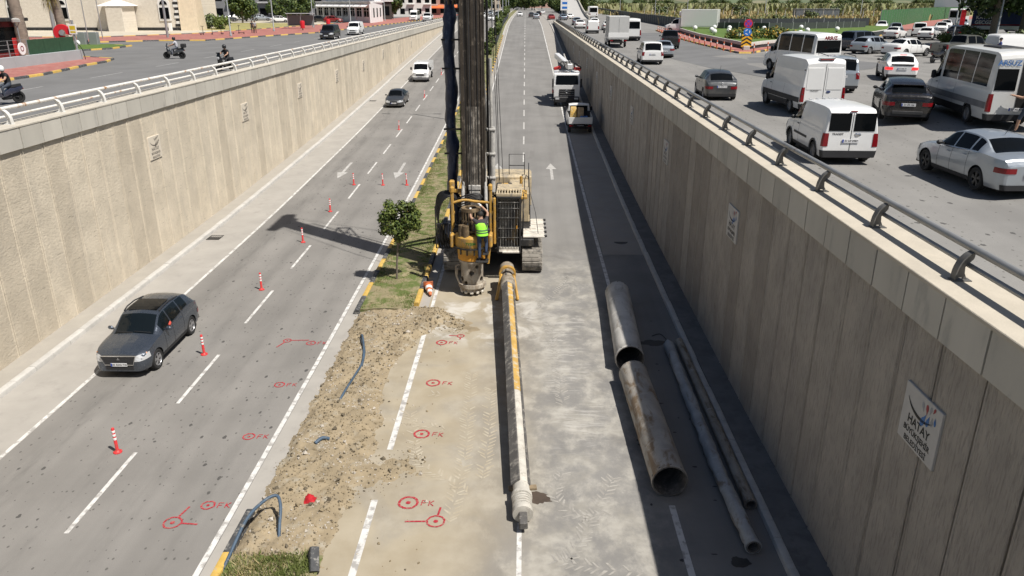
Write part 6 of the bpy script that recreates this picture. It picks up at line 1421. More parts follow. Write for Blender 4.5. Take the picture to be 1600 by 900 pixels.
on(bs, 'rear_light_bar', m_trim, lambda m: m.box((0, -2.262, 1.0), (1.25, .016, .035))); on(bs, 'rear_diffuser', m_rimk, lambda m: m.box((0, -2.27, .42), (1.1, .04, .12), bev=.01)); on(bs, 'roof_spoiler', P_BLACK, lambda m: m.box((0, -1.55, 1.47), (1.16, .3, .035), rot=(.25, 0, 0), bev=.01))
tv, S = vehicle('transit', P_WHITE, 'tall white panel van with blank double rear doors behind the small panel van', (12.31, 36.3), -2.5, Z, 'panel_van', 'van', plate='31 AGK 63', rim='steel')
on(tv, 'rear_door_seam', m_under, lambda m: m.box((0, -2.779, 1.38), (.013, .012, 1.75)))
for sx in (-1, 1):
    on(tv, 'rear_door_panel', P_WHITE, lambda m: m.box((sx * .44, -2.778, 1.62), (.72, .022, .95), bev=.012)); on(tv, 'door_hinge', m_trim, lambda m: [m.box((sx * .93, -2.77, z_), (.06, .05, .05), bev=.01) for z_ in (.95, 2.0)])
on(tv, 'high_brake_light', m_tl, lambda m: m.box((0, -2.74, 2.44), (.62, .08, .07), bev=.03)); on(tv, 'brake_light_hood', m_trim, lambda m: m.box((0, -2.72, 2.475), (.72, .1, .04), bev=.015)); on(tv, 'oval_badge', M('oval_blue', (.02, .04, .14), .3), lambda m: m.lathe([(.001, .012), (.075, .012), (.085, 0)], 18, TM((.22, -2.785, 1.06), (R(90), 0, 0)) @ Matrix.Diagonal((1.2, .5, 1, 1))))
put('lettering', text_mesh('TRANSIT', .10, m_trim, .001), tv, (-.42, -2.79, 1.1), (R(90), 0, 0)); on(tv, 'side_moulding', m_trim, lambda m: [S.strip(m, sx, .12, .98, .58, .80, .012, 20) for sx in (-1, 1)]); on(tv, 'bumper_step', m_trim, lambda m: m.box((0, -2.8, .48), (1.9, .14, .16), bev=.02))
spr, S = vehicle('sprinter', P_CREAM, 'large white minibus with grey side band and open rear door at the right edge', (16.97, 29.99), 8.5, Z, 'minibus', 'minibus', plate=None, rim='steel')
for sx in (-1, 1): on(spr, 'side_band', M('band_grey', (.19, .19, .195), .5), lambda m: S.strip(m, sx, .07, .985, .72, .95, .014, 26))
on(spr, 'rear_opening', m_under, lambda m: m.box((.42, -3.504, 1.62), (.98, .02, 1.85)))
on(spr, 'rear_window', m_glass, lambda m: m.box((-.52, -3.506, 1.75), (.7, .016, .75), bev=.007))
dr_ = MB(); dr_.box((-.0, -.46, 0), (.05, .92, 2.0), bev=.02); od = dr_.build('rear_door', P_CREAM, spr, 0, (.97, -3.5, 1.52)); od.rotation_euler = (0, 0, .15); MB().box((-.028, -.46, .25), (.01, .72, .75)).build('door_window', m_glass, od)
on(spr, 'seat_back', m_trim, lambda m: [m.box((.2 + q * .45, -3.2, 1.3), (.4, .12, .7), bev=.05) for q in range(2)]); on(spr, 'roof_hatch', m_trim, lambda m: m.box((0, -1.4, 2.77), (.8, 1.6, .06), bev=.02)); plate_part(spr, -3.53, .72, 'r', '31 AR 404')
arz_t = text_mesh('ARSUZ', .25, m_lblue, .006); put('lettering', arz_t, spr, (-.52, -3.517, 2.32), (R(90), 0, 0))
arz, S = vehicle('minibus', P_WHITE, 'white minibus lettered ARSUZ in red above its dark rear window', (16.63, 54.1), -13, Z, 'minibus', 'minibus', ref='FL', rim='steel')
on(arz, 'rear_window', m_glass, lambda m: m.box((0, -3.058, 1.78), (1.62, .016, .72), bev=.007)); put('lettering', text_mesh('ARSUZ', .28, m_tl, .01), arz, (.1, -3.06, 2.27), (R(90), 0, 0))
cd, S = vehicle('caddy', P_SILVER, 'silver people carrier half hidden right of the tall white van', (17.32, 41.65), 9, Z, 'people_carrier', 'car', ref='RR', plate='31 GB 190'); 
for sx in (-1, 1): on(cd, 'roof_rail', m_trim, lambda m: m.tube([(sx * .66, 1.0, 1.75), (sx * .68, .8, 1.83), (sx * .68, -1.5, 1.83), (sx * .66, -1.7, 1.77)], .02, 6))
pg, S = vehicle('smallsuv', P_WHITE, 'white compact crossover with lit brake lights and black rear panel', (21.19, 46.95), 16, Z, 'crossover_car', tail_on=True, plate='31 AHL 77', rim='dark')
on(pg, 'rear_light_bar', m_trim, lambda m: m.box((0, -2.13, .93), (1.2, .016, .09))); on(pg, 'third_brake_light', m_tlon, lambda m: m.box((0, -1.80, 1.47), (.35, .05, .03)))
co, S = vehicle('hatch', P_DGREY, 'dark grey hatchback beside the railing on the right upper road', (9.66, 42.4), 3, Z, 'hatchback_car', plate='33 ACS 116'); on(co, 'antenna', m_trim, lambda m: m.tube([(0, -1.0, 1.45), (0, -1.2, 1.75)], .008, 5))
on(co, 'badge', m_chrome, lambda m: m.lathe([(.04, 0), (.055, .01), (.04, .02), (.03, .01)], 16, TM((0, -2.01, .88), (R(90), 0, 0)), closed=True))
kg, S = vehicle('caddy', P_WHITE, 'white estate van with dark tailgate window beside the railing', (9.75, 66.8), 2, Z, 'estate_van', 'van', plate='31 AB 911')
vehicle('sedan', P_SILVER, 'silver sedan just right of the white estate van', (13.53, 73.0), 6, Z, 'sedan_car', ref='RR', plate='31 DD 204'); vehicle('pickup', P_BLACK, 'black pickup beside the island bollards', (15.68, 81.9), 8, Z, 'pickup_car', ref='RR')
def box_truck(label, at, phi, z, bl=4.2, bw=2.15, bh=2.2, mat=None, name='box_truck', cooler=False):
    root, yb_ = flatbed(P_WHITE, label, at, phi, z, bl, bw, .25, P_CREAM, 0, name, open_slats=False)
    m = MB(); m.box((0, yb_, 1.0 + bh / 2), (bw + .02, bl + .02, bh), bev=.03); m.build('cargo_box', mat or M('box_grey', (.50, .50, .49), .6, var=.05), root)
    MB().box((0, yb_ - bl / 2 - .02, 1.28), (bw + .06, .03, .5), bev=.006).build('tail_board', P_WHITE, root); MB().box((0, yb_ - bl / 2 - .016, 2.2), (.015, .012, bh * .7)).build('door_seam', m_under, root)
    if cooler: MB().box((0, yb_ + bl / 2 + .2, 2.7), (1.4, .4, .6), bev=.08).build('cooling_unit', P_WHITE, root)
    return root
box_truck('grey box lorry with white tailboard in the queue beside the railing', (10.1, 89.6), 1, ure(10.1, 89) + .006); box_truck('white refrigerated lorry turning by the island', (24.5, 119), -68, Z, 5.2, 2.3, 2.3, P_WHITE, cooler=True)
mb_, S = vehicle('minibus', P_WHITE, 'white minibus right of the grey box lorry', (14.06, 98.8), 3, Z, 'minibus', 'minibus', ref='RR', rim='steel'); on(mb_, 'rear_window', m_glass, lambda m: m.box((0, -3.058, 1.8), (1.62, .016, .8), bev=.007))
FAR = [('smallsuv', P_SILVER, (11.2, 105), 2, 'silver crossover hidden behind the grey box lorry'), ('connect', P_WHITE, (9.0, 117.5), 1, 'white van with dark rear glass beside the railing, ahead of the box lorry'), ('sedan', P_WHITE, (8.6, 139), 1, 'white sedan beside the far railing'), ('hatch', P_BLUEG, (9.3, 158), 0, 'blue-grey hatchback beside the far railing'), ('sedan', P_CREAM, (12.6, 131), 2, 'off-white sedan in the second lane of the far queue'), ('smallsuv', P_WHITE, (12.0, 150), 2, 'white crossover in the second lane of the far queue')]
for kd_, pm_, at_, ph_, lb in FAR: vehicle(kd_, pm_, lb, at_, ph_, Z, {'sedan': 'sedan_car', 'hatch': 'hatchback_car', 'connect': 'panel_van', 'smallsuv': 'crossover_car'}[kd_], 'van' if kd_ == 'connect' else 'car', 0, 'queue beside the right railing')
LOWF = [('hatch', P_WHITE, (-.9, 262), 180, 'white hatchback far down the underpass road'), ('smallsuv', P_SILVER, (2.2, 222), 0, 'silver crossover far down the underpass road'), ('sedan', P_DGREY, (1.0, 243), 0, 'dark sedan far down the underpass road'), ('smallsuv', P_BLACK, (3.6, 268), 0, 'black crossover at the far end of the underpass road'), ('sedan', P_RED, (6.0, 212), -3, 'dark red sedan merging at the end of the right wall'), ('hatch', P_BLUEG, (8.6, 200), -6, 'blue-grey hatchback merging at the end of the right wall'), ('hatch', P_WHITE, (11.0, 214), -8, 'white hatchback merging behind the right wall end'), ('sedan', P_WHITE, (5.6, 300), 0, 'tiny white sedan on the skyline road')]
for kd_, pm_, at_, ph_, lb in LOWF: vehicle(kd_, pm_, lb, at_, ph_, elev(at_[1]) if at_[0] < 7 else Z, {'sedan': 'sedan_car', 'hatch': 'hatchback_car', 'smallsuv': 'crossover_car'}[kd_], 'car', 0, 'cars far along the road')
# parked row and the queue on the far right
PARK = [('caddy', P_GREY, (31.9, 76.5), 58, 'grey people carrier, leftmost in the parked row', 'people_carrier'), ('hatch', P_SILVER, (31.0, 72.0), 58, 'silver hatchback squeezed between the grey carrier and white saloon', 'hatchback_car'), ('sedan', P_WHITE, (32.4, 68.2), 62, 'white saloon parked beside the olive pickup', 'sedan_car'), ('pickup', P_OLIVE, (36.4, 66.8), 72, 'olive double-cab pickup parked tail to the road', 'pickup_car'),
        ('smallsuv', P_SILVER, (53.0, 116), 200, 'silver crossover facing the camera, left of the far queue', 'crossover_car'), ('sedan', P_WHITE, (58, 132), 205, 'white sedan behind the silver crossover by the green fence', 'sedan_car'), ('caddy', P_WHITE, (52.5, 108), 25, 'white family van seen from behind in the far queue', 'people_carrier'), ('smallsuv', P_WHITE, (62, 121), 205, 'white crossover facing the camera in the middle of the far queue', 'crossover_car'), ('sedan', P_WHITE, (72.5, 140), 205, 'white sedan at the back right of the far queue', 'sedan_car'), ('hatch', P_SILVER, (78.5, 146), 205, 'silver hatchback at the back right of the far queue', 'hatchback_car'), ('sedan', P_DGREY, (85, 152), 205, 'dark sedan at the back right of the far queue', 'sedan_car'),
        ('smallsuv', P_WHITE, (49.2, 98.5), 40, 'white crossover in front of the dark cars of the far queue', 'crossover_car'), ('sedan', P_WHITE, (46.2, 101), 40, 'white sedan low in front of the white crossover', 'sedan_car'), ('suvcoupe', P_BLACK, (55.0, 103), 40, 'black sport utility car in the far queue', 'crossover_car'), ('suvcoupe', P_DGREY, (59.0, 106), 40, 'dark grey sport utility car right of the black one', 'crossover_car'), ('smallsuv', P_BLACK, (74.5, 123), 60, 'black crossover beside the red banners', 'crossover_car'), ('connect', P_WHITE, (41.5, 68.5), 80, 'white van parked behind the large minibus', 'panel_van')]
for kd_, pm_, at_, ph_, lb, nm in PARK: vehicle(kd_, pm_, lb, at_, ph_, Z, nm, 'van' if nm == 'panel_van' else 'car', 1 if at_[1] < 80 else 0, 'cars on the right forecourt', ref='C')
vehicle('sedan', P_SILVER, 'pale blue sedan roof just showing at the right edge', (18.9, 25.0), 5, Z, 'sedan_car', 'car', 1, ref='C', plate='31 CC 31')
def bus(label, at, phi, z, mat=P_WHITE, L=9., name='coach'):
    b = thing(name, label, 'bus', (*at, z), -R(phi)); MB().box((0, 0, 1.75), (2.5, L, 2.7), bev=.16).build('body', mat, b)
    for s_ in (-1, 1): MB().box((0, s_ * (L / 2 + .004), 2.1), (2.1, .02, 1.2), bev=.009).build('end_window', m_glass, b); MB().box((s_ * 1.252, 0, 2.2), (.016, L * .86, .95), bev=.007).build('side_window', m_glass, b)
    for s_ in (-1, 1):
        for yy in (L * .3, -L * .3): add_wheel(b, s_ * 1.12, yy, .48, .28, 'steel')
        MB().box((s_ * .95, -L / 2 - .01, 1.0), (.25, .04, .3), bev=.01).build('tail_light', m_tl, b); MB().box((s_ * .95, L / 2 + .01, .9), (.3, .04, .2), bev=.01).build('headlight', m_hl, b)
    return b
bus('white coach driving away on the far right upper road', (19.6, 236), 2, Z); bus('white coach by the red banners at the upper right', (84, 158), 35, Z); bus('white coach with blue front partly behind the billboard', (92, 157), 30, Z, L=8)

# --- west upper road
ZL = UL + .006
vehicle('caddy', P_BLACK, 'black people carrier driving towards the camera on the left upper road', (-25.0, 102.3), 180, ZL, 'people_carrier', 'van', 1, ref='C', plate='31 AK 400')
vehicle('connect', P_WHITE, 'white small van following the black people carrier', (-24.6, 116), 180, ZL, 'panel_van', 'van', 1, ref='C')
vehicle('minibus', P_WHITE, 'white minibus far along the left upper road', (-27.6, 201), 180, ZL, 'minibus', 'minibus', 0, ref='C'); flatbed(P_WHITE, 'white small lorry beside the far white minibus', (-23.3, 193), 180, ZL, 3, 2, .5, P_WHITE, name='small_lorry')
def motorbike(label, at, phi, z, mat, scooter=True, topbox=False, group=None):
    b = thing('motorcycle', label, 'motorcycle', (*at, z), -R(phi), group)
    for yy in (.64, -.62):
        t_, r_ = wheel_meshes(.285, .11, 'dark'); w_ = put('wheel', t_, b, (0, yy, .285)); put('rim', r_, w_)
    m = MB(); m.loft([[(a * w_, y_, c_ + b_ * h_) for a, b_ in ((-1, -.8), (1, -.8), (1.1, 0), (.7, 1), (-.7, 1), (-1.1, 0))] for y_, w_, h_, c_ in ((-.85, .08, .08, .72), (-.6, .15, .14, .64), (-.25, .16, .15, .58), (.05, .15, .1, .42 if scooter else .6), (.25, .15, .1, .42 if scooter else .72), (.4, .17, .28, .62), (.56, .12, .26, .78))]); m.build('body', mat, b, 50)
    m = MB(); m.loft([[(a * w_, y_, c_ + b_ * .05) for a, b_ in ((-1, -1), (1, -1), (1, 1), (-1, 1))] for y_, w_, c_ in ((-.8, .09, .84), (-.45, .15, .80), (.0, .1, .79))]); m.build('seat', m_trim, b, 50)
    m = MB(); m.tube([(0, .64, .29), (0, .42, .95)], .035, 8); m.tube([(-.33, .3, 1.05), (-.1, .42, 1.0), (.1, .42, 1.0), (.33, .3, 1.05)], .018, 6); m.tube([(0, -.62, .29), (0, -.1, .4)], .05, 8); m.box((0, -.1, .33), (.2, .45, .24), bev=.05); m.build('fork_and_handlebar', m_trim, b, 50)
    MB().tube([(.13, .0, .25), (.16, -.6, .32), (.16, -.8, .36)], .045, 8).build('exhaust', m_steelr, b, 50); MB().box((0, .62, .88), (.2, .08, .16), bev=.03).build('headlight', m_hl, b)
    for sx in (-1, 1): MB().box((sx * .3, .36, 1.2), (.11, .02, .07), bev=.008).build('mirror', m_trim, b)
    MB().add([(-.16, .58, .98), (.16, .58, .98), (.12, .48, 1.25), (-.12, .48, 1.25)], [(0, 1, 2, 3)]).build('windshield', m_glass2, b)
    MB().box((0, -.86, .66), (.16, .04, .07), bev=.01).build('tail_light', m_tl, b)
    if topbox: MB().box((0, -.82, 1.05), (.42, .38, .32), bev=.05).build('top_box', m_trim, b)
    return b
RIDE = dict(pelvis=(0, -.3, .92), spine=(0, -.27, 1.1), chest=(0, -.2, 1.3), neck=(0, -.15, 1.42), head0=(0, -.13, 1.5), head1=(0, -.11, 1.59), head2=(0, -.12, 1.66), shL=(-.19, -.19, 1.34), shR=(.19, -.19, 1.34), elL=(-.3, -.02, 1.14), elR=(.3, -.02, 1.14), wrL=(-.3, .22, 1.06), wrR=(.3, .22, 1.06), hipL=(-.11, -.26, .88), hipR=(.11, -.26, .88), knL=(-.2, .12, .78), knR=(.2, .12, .78), anL=(-.19, .08, .38), anR=(.19, .08, .38), toL=(-.19, .24, .33), toR=(.19, .24, .33))
def helmet(root, mat, hp=(0, -.11, 1.60)):
    m = MB(); m.lathe([(.001, .15), (.07, .14), (.125, .08), (.14, 0), (.13, -.08), (.11, -.1)], 16, Matrix.Translation(hp)); m.build('helmet', mat, root, 60)
for lb, lb2, at_, ph_, mt, sh_, tr_, hm, tb in (('dark blue scooter at the left edge beside the white railing', 'scooter rider in black shirt and white helmet', (-24.2, 35.9), -150, paint('paint_navy', (.015, .02, .045), .2, .25), ('black_a', (.018, .018, .02)), ('denim_a', (.05, .06, .08)), P_WHITE, False), ('dark motorcycle with top box crossing the left upper road', 'motorcyclist in pale shirt in the middle of the left upper road', (-29.4, 66.2), -95, P_DGREY, ('pale', (.42, .42, .45)), ('denim_b', (.12, .13, .16)), P_BLACK, True), ('black motorcycle behind the white railing', 'motorcyclist in black with black helmet behind the white railing', (-20.7, 54.3), -160, P_BLACK, ('black_b', (.014, .014, .016)), ('dark_b', (.03, .03, .033)), P_BLACK, False)):
    motorbike(lb, at_, ph_, ZL, mt, True, tb); r_, _ = person(lb2, (*at_, ZL), -R(ph_), RIDE, sh_, tr_, hair=False); helmet(r_, hm)
for i, (at_, ph_, lb) in enumerate((((31.2, 60.5), 60, 'leftmost parked motorcycle in front of the olive pickup'), ((32.6, 60.9), 65, 'pale parked motorcycle right of the leftmost one'), ((34.2, 61.0), 62, 'third parked motorcycle beside the white van'))): motorbike(lb, at_, ph_, Z, [P_BLACK, P_CREAM, P_BLUEG][i], False, False, 'parked motorcycles')
# --- people on foot
pr, PJ = person('person in black T-shirt, shorts and white cap at the open minibus door', (17.76, 27.75, ure(17.8, 28)), R(62), dict(elL=(-.28, .2, 1.22), wrL=(-.22, .45, 1.28), elR=(.24, .16, 1.18), wrR=(.16, .42, 1.25), knL=(-.12, .16, .52), anL=(-.12, .2, .1), toL=(-.13, .36, .04), knR=(.1, -.08, .52), anR=(.1, -.28, .14), toR=(.11, -.14, .05)), ('tee_black', (.02, .02, .022)), ('shorts_navy', (.05, .065, .09)), hair=True, shorts=True)
m = MB(); m.lathe([(.001, .135), (.07, .125), (.115, .07), (.122, .03)], 16, Matrix.Translation((0, .01, 1.67))); m.box((0, .15, 1.705), (.17, .13, .015), bev=.006); m.build('cap', m_refl, pr, 60)
for at_, lb, sh_, tr_ in (((-40.6, 119), 'left one of two people on the far left pavement', ('dk1', (.03, .03, .035)), ('dk2', (.035, .035, .04))), ((-40.0, 118.4), 'right one of two people on the far left pavement', ('gy1', (.3, .3, .31)), ('dk3', (.02, .02, .022)))): person(lb, (*at_, UL + .12), random.uniform(0, 6), {}, sh_, tr_, 'people on the far left pavement')
person('person in dark clothes on the pavement beyond the white restaurant', (-34.6, 211, UL + .12), 2.0, {}, ('dk4', (.03, .03, .03)), ('dk5', (.03, .03, .035)))
person('person in blue top beside the parked motorcycles', (36.3, 61.6, Z), 1.2, {}, ('bl1', (.06, .08, .22)), ('dk6', (.04, .04, .05)))

# ------------------------------------------------------------------ street furniture shared by both sides
m_galv = M('galvanised', (.36, .375, .38), .5, .5, var=.1, scale=2, coord='obj')
def lamp_mesh(h, arms, r=.10):
    m = MB(); m.lathe([(.17, 0), (.17, .25), (r, .35), (r * .55, h), (.001, h + .02)], 12); pole = m.mesh('pole', m_galv, 40)
    a = MB()
    for s in arms: a.tube(sm([(0, 0, h - .6), (s * .5, 0, h + .1), (s * 1.4, 0, h + .35), (s * 2.1, 0, h + .4)], 4), .035, 6)
    hd_ = MB()
    for s in arms: hd_.box((s * 2.4, 0, h + .41), (.75, .26, .11), bev=.04)
    return pole, a.mesh('arm', m_galv, 50), hd_.mesh('lamp_head', m_rgrey)
LP2 = lamp_mesh(10.3, (-1, 1)); LP1 = lamp_mesh(10.5, (1,)); LP0 = lamp_mesh(9.5, (-1,))
def lamp(ms, at_, z, label, rz=0, group=None):
    o = thing('street_lamp', label, 'street lamp', (*at_, z), rz, group); put('pole', ms[0], o); put('arm', ms[1], o); put('lamp_head', ms[2], o)
for i, y in enumerate((68, 98, 128, 158, 190, 222, 256)): lamp(LP2, (-5.3, y), elev(y) + .15, '%s double-arm street lamp on the median beyond the rig' % ordw[i], 0, 'median street lamps')
for i, (x, y) in enumerate(((-39.8, 107.8), (-39.7, 126.3), (-38.6, 146), (-36.5, 168), (-34, 195))): lamp(LP1, (x, y), UL + .12, 'tall grey street lamp on the red left pavement, %s from the camera' % ordw[i], .2, 'left pavement street lamps')
for i, (x, y) in enumerate(((49.6, 93.7), (46.9, 80.6))): lamp(LP0, (x, y), UR, ('grey street lamp in front of the blue billboard', 'grey street lamp by the far queue')[1 - i], .4, 'right street lamps')
for i, (x, y) in enumerate(((34, 213), (42.6, 214), (30.5, 262), (63, 214), (88, 214))): lamp(LP0, (x, y), UR, 'lamp pole beside the dry field, %s from the left' % ('second', 'third', 'first', 'fourth', 'fifth')[i], 1.2, 'field edge street lamps')

# ------------------------------------------------------------------ paved islands, kerbs on the upper roads
def slab(name, poly, z, h, mat, kind='structure', sidemat=None):
    m = MB(); m.prism([(x, y) for x, y in poly], h, z0=z); return m.build(name, mat, None, kind=kind)
def kerb_path(name, pts, z, mats, l=1.5, w=.22, h=.15, close=False):
    root = put(name, None, kind='structure'); mm = [kerb_mesh('kerb_stone', w, h, l, q) for q in mats]; k = 0
    P = [Vector((*p, 0)) for p in pts]
    for a, b in zip(P[:-1], P[1:]):
        d = b - a; n = max(1, round(d.length / l))
        for i in range(n):
            c = a + d * (i + .5) / n; put('kerb_stone', mm[k % len(mm)], root, (c.x, c.y, z), (0, 0, math.atan2(-d.x, d.y)), sc=(1, d.length / n / l, 1)); k += 1
YK = [m_kerby, m_kerbk]
# west: red pavement by the kiosk
slab('west_near_pavement', [(-60, 10), (-31.5, 10), (-31.5, 50.7), (-32.2, 55), (-32.9, 58.5), (-33.2, 62), (-34.2, 65), (-35.6, 66), (-60, 76)], UL - .05, .17, m_brickred)
kerb_path('west_near_kerb', [(-31.4, 10), (-31.4, 50.7), (-32.1, 55), (-32.8, 58.5), (-33.1, 62), (-34.1, 65.1), (-35.7, 66.1), (-38, 67.5)], UL, YK)
slab('west_far_pavement', [(-72, 86), (-50.5, 92.3), (-44.6, 96.8), (-39.1, 97.3), (-36.4, 108), (-32.1, 121.3), (-30.2, 145), (-27.4, 190), (-24.7, 237), (-23, 300), (-34, 300), (-36, 237), (-40.7, 170), (-45.4, 135), (-48.6, 116), (-56, 104), (-78, 104)], UL - .05, .17, m_brickred)
kerb_path('west_far_kerb', [(-72, 86), (-50.5, 92.2), (-44.6, 96.7), (-39.1, 97.2), (-36.3, 108), (-32, 121.3), (-30.1, 145), (-27.3, 190), (-24.6, 237)], UL, YK, 1.8)
kerb_path('west_inner_kerb', [(-78, 104.1), (-56, 104.1), (-48.6, 116.1), (-45.4, 135.1), (-40.7, 170)], UL + .06, YK, 1.8)
slab('plaza', [(-130, 104.2), (-56, 104.2), (-48.7, 116.2), (-45.5, 135.2), (-41, 170), (-52, 200), (-130, 200)], UL - .05, .14, M('plaza_paving', (.50, .45, .37), .9, var=.12, scale=.6, col2=(.42, .38, .26), thr=(.5, .65)))
flat([(-57, 131), (-47.8, 131), (-44.4, 158), (-48.5, 175), (-92, 180), (-66, 150)], UL + .1).build('dry_lawn', M('dry_lawn', (.34, .29, .13), .95, var=.25, scale=.7, col2=(.22, .23, .07), thr=(.45, .62), bump=.4, bscale=8), kind='structure')
slab('west_grass_island', [(-50, 80), (-43.4, 76.6), (-42.0, 80), (-42.6, 85), (-46, 87), (-50, 88)], UL - .05, .2, M('lawn', (.075, .14, .025), .95, var=.3, scale=1.2, col2=(.13, .17, .04), bump=.5, bscale=14))
kerb_path('west_island_kerb', [(-50, 79.8), (-43.2, 76.4), (-41.8, 80), (-42.4, 85.2), (-46, 87.2)], UL, YK)

# ------------------------------------------------------------------ west: kiosk, wall, fence, palms, signs
m_wgrey = M('painted_grey_wall', (.36, .385, .395), .8, var=.08, scale=1, bump=.2); wl = thing('boundary_wall', 'low grey painted wall in front of the dark red kiosk', 'wall', (-36.1, 38, UL))
for i in range(9): MB().box((0, 1.45 + i * 2.9, .42), (.25, 2.88, .88), bev=.015).build('wall_section', m_wgrey, wl)
fc = thing('wire_fence', 'thin wire fence on top of the low grey wall', 'fence', (-36.15, 38, UL + .86))
for i in range(10): MB().box((0, i * 2.15, .55), (.05, .05, 1.1)).build('post', m_galv, fc)
for z_ in (.2, .5, .8, 1.08): MB().box((0, 9.7, z_), (.02, 19.4, .02)).build('wire', m_galv, fc)
gs = thing('green_screen', 'dark green screen panel on the end of the low wall', 'fence', (-36.3, 57.6, UL + .86)); m_gscr = M('screen_green', (.025, .07, .035), .8, var=.15)
for i in range(3): MB().box((0, 1.0 + i * 2.05, .5), (.06, 2.0, 1.05), bev=.01).build('panel', m_gscr, gs)
rs = thing('round_sign', 'white round sign with red emblem on the fence by the palms', 'sign', (-36.0, 56.4, UL + 1.35)); MB().cyl((0, 0, 0), (.05, 0, 0), .42, n=24).build('disc', m_refl, rs); MB().lathe([(.13, 0), (.2, .003), (.13, .006)], 16, TM((.052, 0, 0), (0, R(90), 0))).build('emblem', m_tl, rs)
ki = thing('kiosk', 'dark red kiosk with flat black roof behind the palms', 'building', (-47.5, 58, UL + .1)); m_kred = M('kiosk_red', (.15, .02, .02), .7, var=.2, scale=.8, col2=(.05, .012, .012), thr=(.5, .6))
MB().box((0, 0, 1.45), (11, 17, 2.9), bev=.03).build('wall', m_kred, ki); MB().box((0, 0, 3.02), (11.8, 17.8, .26), bev=.03).build('roof', m_rk, ki)
for i in range(4): MB().box((5.51, -6 + i * 4, 1.5), (.04, 3.0, 1.9)).build('window', m_glass, ki)
MB().box((5.55, 7.2, .9), (.06, .9, 1.4), bev=.03).build('poster', M('poster_red', (.42, .03, .03), .6), ki)
bl = thing('beige_building', 'beige building with green pictures above the kiosk roof', 'building', (-75, 82, UL)); MB().box((0, 0, 3.6), (16, 12, 7.2), bev=.05).build('wall', M('beige_render', (.40, .34, .26), .8, var=.1, scale=.5, col2=(.15, .17, .12), thr=(.6, .68)), bl); MB().box((0, 0, 7.3), (16.6, 12.6, .3), bev=.04).build('roof', m_refl, bl)
for i in range(4): MB().box((8.01, -4 + i * 2.6, 4.4), (.05, 1.3, 1.5)).build('window', m_glass, bl)
def palm(label, at_, h, r, seed, lean):
    rg = random.Random(seed); o = thing('palm_tree', label, 'palm tree', (*at_, UL + .1)); m = MB(); n = 26; P = []
    for i in range(n + 1): t = i / n; P.append((lean * t * t, .1 * t, h * t))
    m.tube(P, [r * (1.15 - .2 * i / n) * (1 + (.05 if i % 2 else -.03)) for i in range(n + 1)], 12); m.build('trunk', M('palm_bark', (.22, .18, .145), .95, var=.3, scale=3, bump=.8, bscale=14, stretch=(1, 1, 2.5)), o, 50)
    top = Vector(P[-1]); c = MB(); d = MB()
    for k in range(34):
        a = k * 2.4 + rg.uniform(-.2, .2); el = rg.uniform(-.2, 1.2); L = rg.uniform(2.2, 3.2); tgt = c
        if k > 21: el = rg.uniform(-1.5, -.9); L = rg.uniform(2.0, 3.6); tgt = d
        prev = top; u = Vector((math.cos(a), math.sin(a), 0)); 
        for s_ in range(7):
            e2 = el - s_ * (.22 if tgt is c else .1); e2 = max(e2, -1.5); nx = prev + (u * math.cos(e2) + Vector((0, 0, 1)) * math.sin(e2)) * L / 7; side = Vector((-u.y, u.x, 0))
            for q in (-1, 1):
                for w_ in range(3):
                    b0 = prev.lerp(nx, w_ / 3); l_ = .55 * (1 - abs(s_ - 3) / 5); tip = b0 + side * q * l_ + (nx - prev) * 1.2 + Vector((0, 0, -.25)); tgt.cur = rg.randrange(2); tgt.add([b0, b0.lerp(nx, .35), tip], [(0, 1, 2)])
            prev = nx
    c.build('fronds', [m_leafA, m_leafD], o); d.build('hanging_dead_fronds', [M('dead_frond', (.32, .25, .09), .8), M('dead_frond2', (.22, .2, .05), .8)], o)
palm('thick palm trunk, left of the pair by the kiosk', (-41.6, 65.6), 7.6, .42, 1, -.5); palm('palm trunk with hanging dead fronds, right of the pair', (-39.6, 68.2), 7.2, .34, 2, -.7); palm('thin palm trunk at the left edge in front of the kiosk', (-42.4, 60.5), 7.5, .2, 3, -.7)
gl_ = thing('lantern_post', 'grey post with flat lantern head between the palms and the edge', 'street lamp', (-39.3, 61.6, UL + .1)); m = MB(); m.tube([(0, 0, 0), (0, 0, 2.6)], .05, 8); m.tube([(0, 0, 2.5), (.22, 0, 2.9)], .03, 6); m.tube([(0, 0, 2.5), (-.22, 0, 2.9)], .03, 6); m.build('pole', m_galv, gl_, 50); MB().lathe([(.001, .32), (.2, .27), (.3, .2), (.3, .0), (.24, -.03), (.001, -.03)], 16, Matrix.Translation((0, 0, 2.92))).build('lantern', m_rgrey, gl_, 40)
rg_ = thing('red_ring_sign', 'big red ring-shaped sign on the pole at the pavement corner', 'sign', (-36.2, 63.8, UL + .12)); MB().lathe([(.10, 0), (.09, 3.0)], 10).build('pole', m_galv, rg_)
m = MB(); m.lathe([(.26, -.16), (.62, -.16), (.64, -.12), (.64, .12), (.62, .16), (.26, .16), (.24, .12), (.24, -.12)], 26, TM((-.95, .05, 2.05), (R(90), 0, .25)), closed=True, a0=R(-20), a1=R(290)); m.build('ring', M('sign_red', (.55, .02, .03), .4, var=.05), rg_, 35); MB().cyl((-.95, .0, 2.05), (-.9, -.2, 2.05), .2, n=16).build('hub', m_galv, rg_)
MB().box((.02, -.12, 2.3), (.62, .04, .75), bev=.01).build('notice', m_refl, rg_); MB().box((.02, -.143, 2.42), (.45, .01, .3)).build('notice_print', M('notice_yellow', (.62, .48, .03), .6), rg_); MB().box((.02, -.143, 2.1), (.42, .01, .14)).build('notice_print', MATS['notice_yellow'], rg_); MB().tube(sm([(.1, 0, 1.3), (.5, -.1, .7), (.6, -.1, .0)]), .03, 6).build('cable', m_hose, rg_)
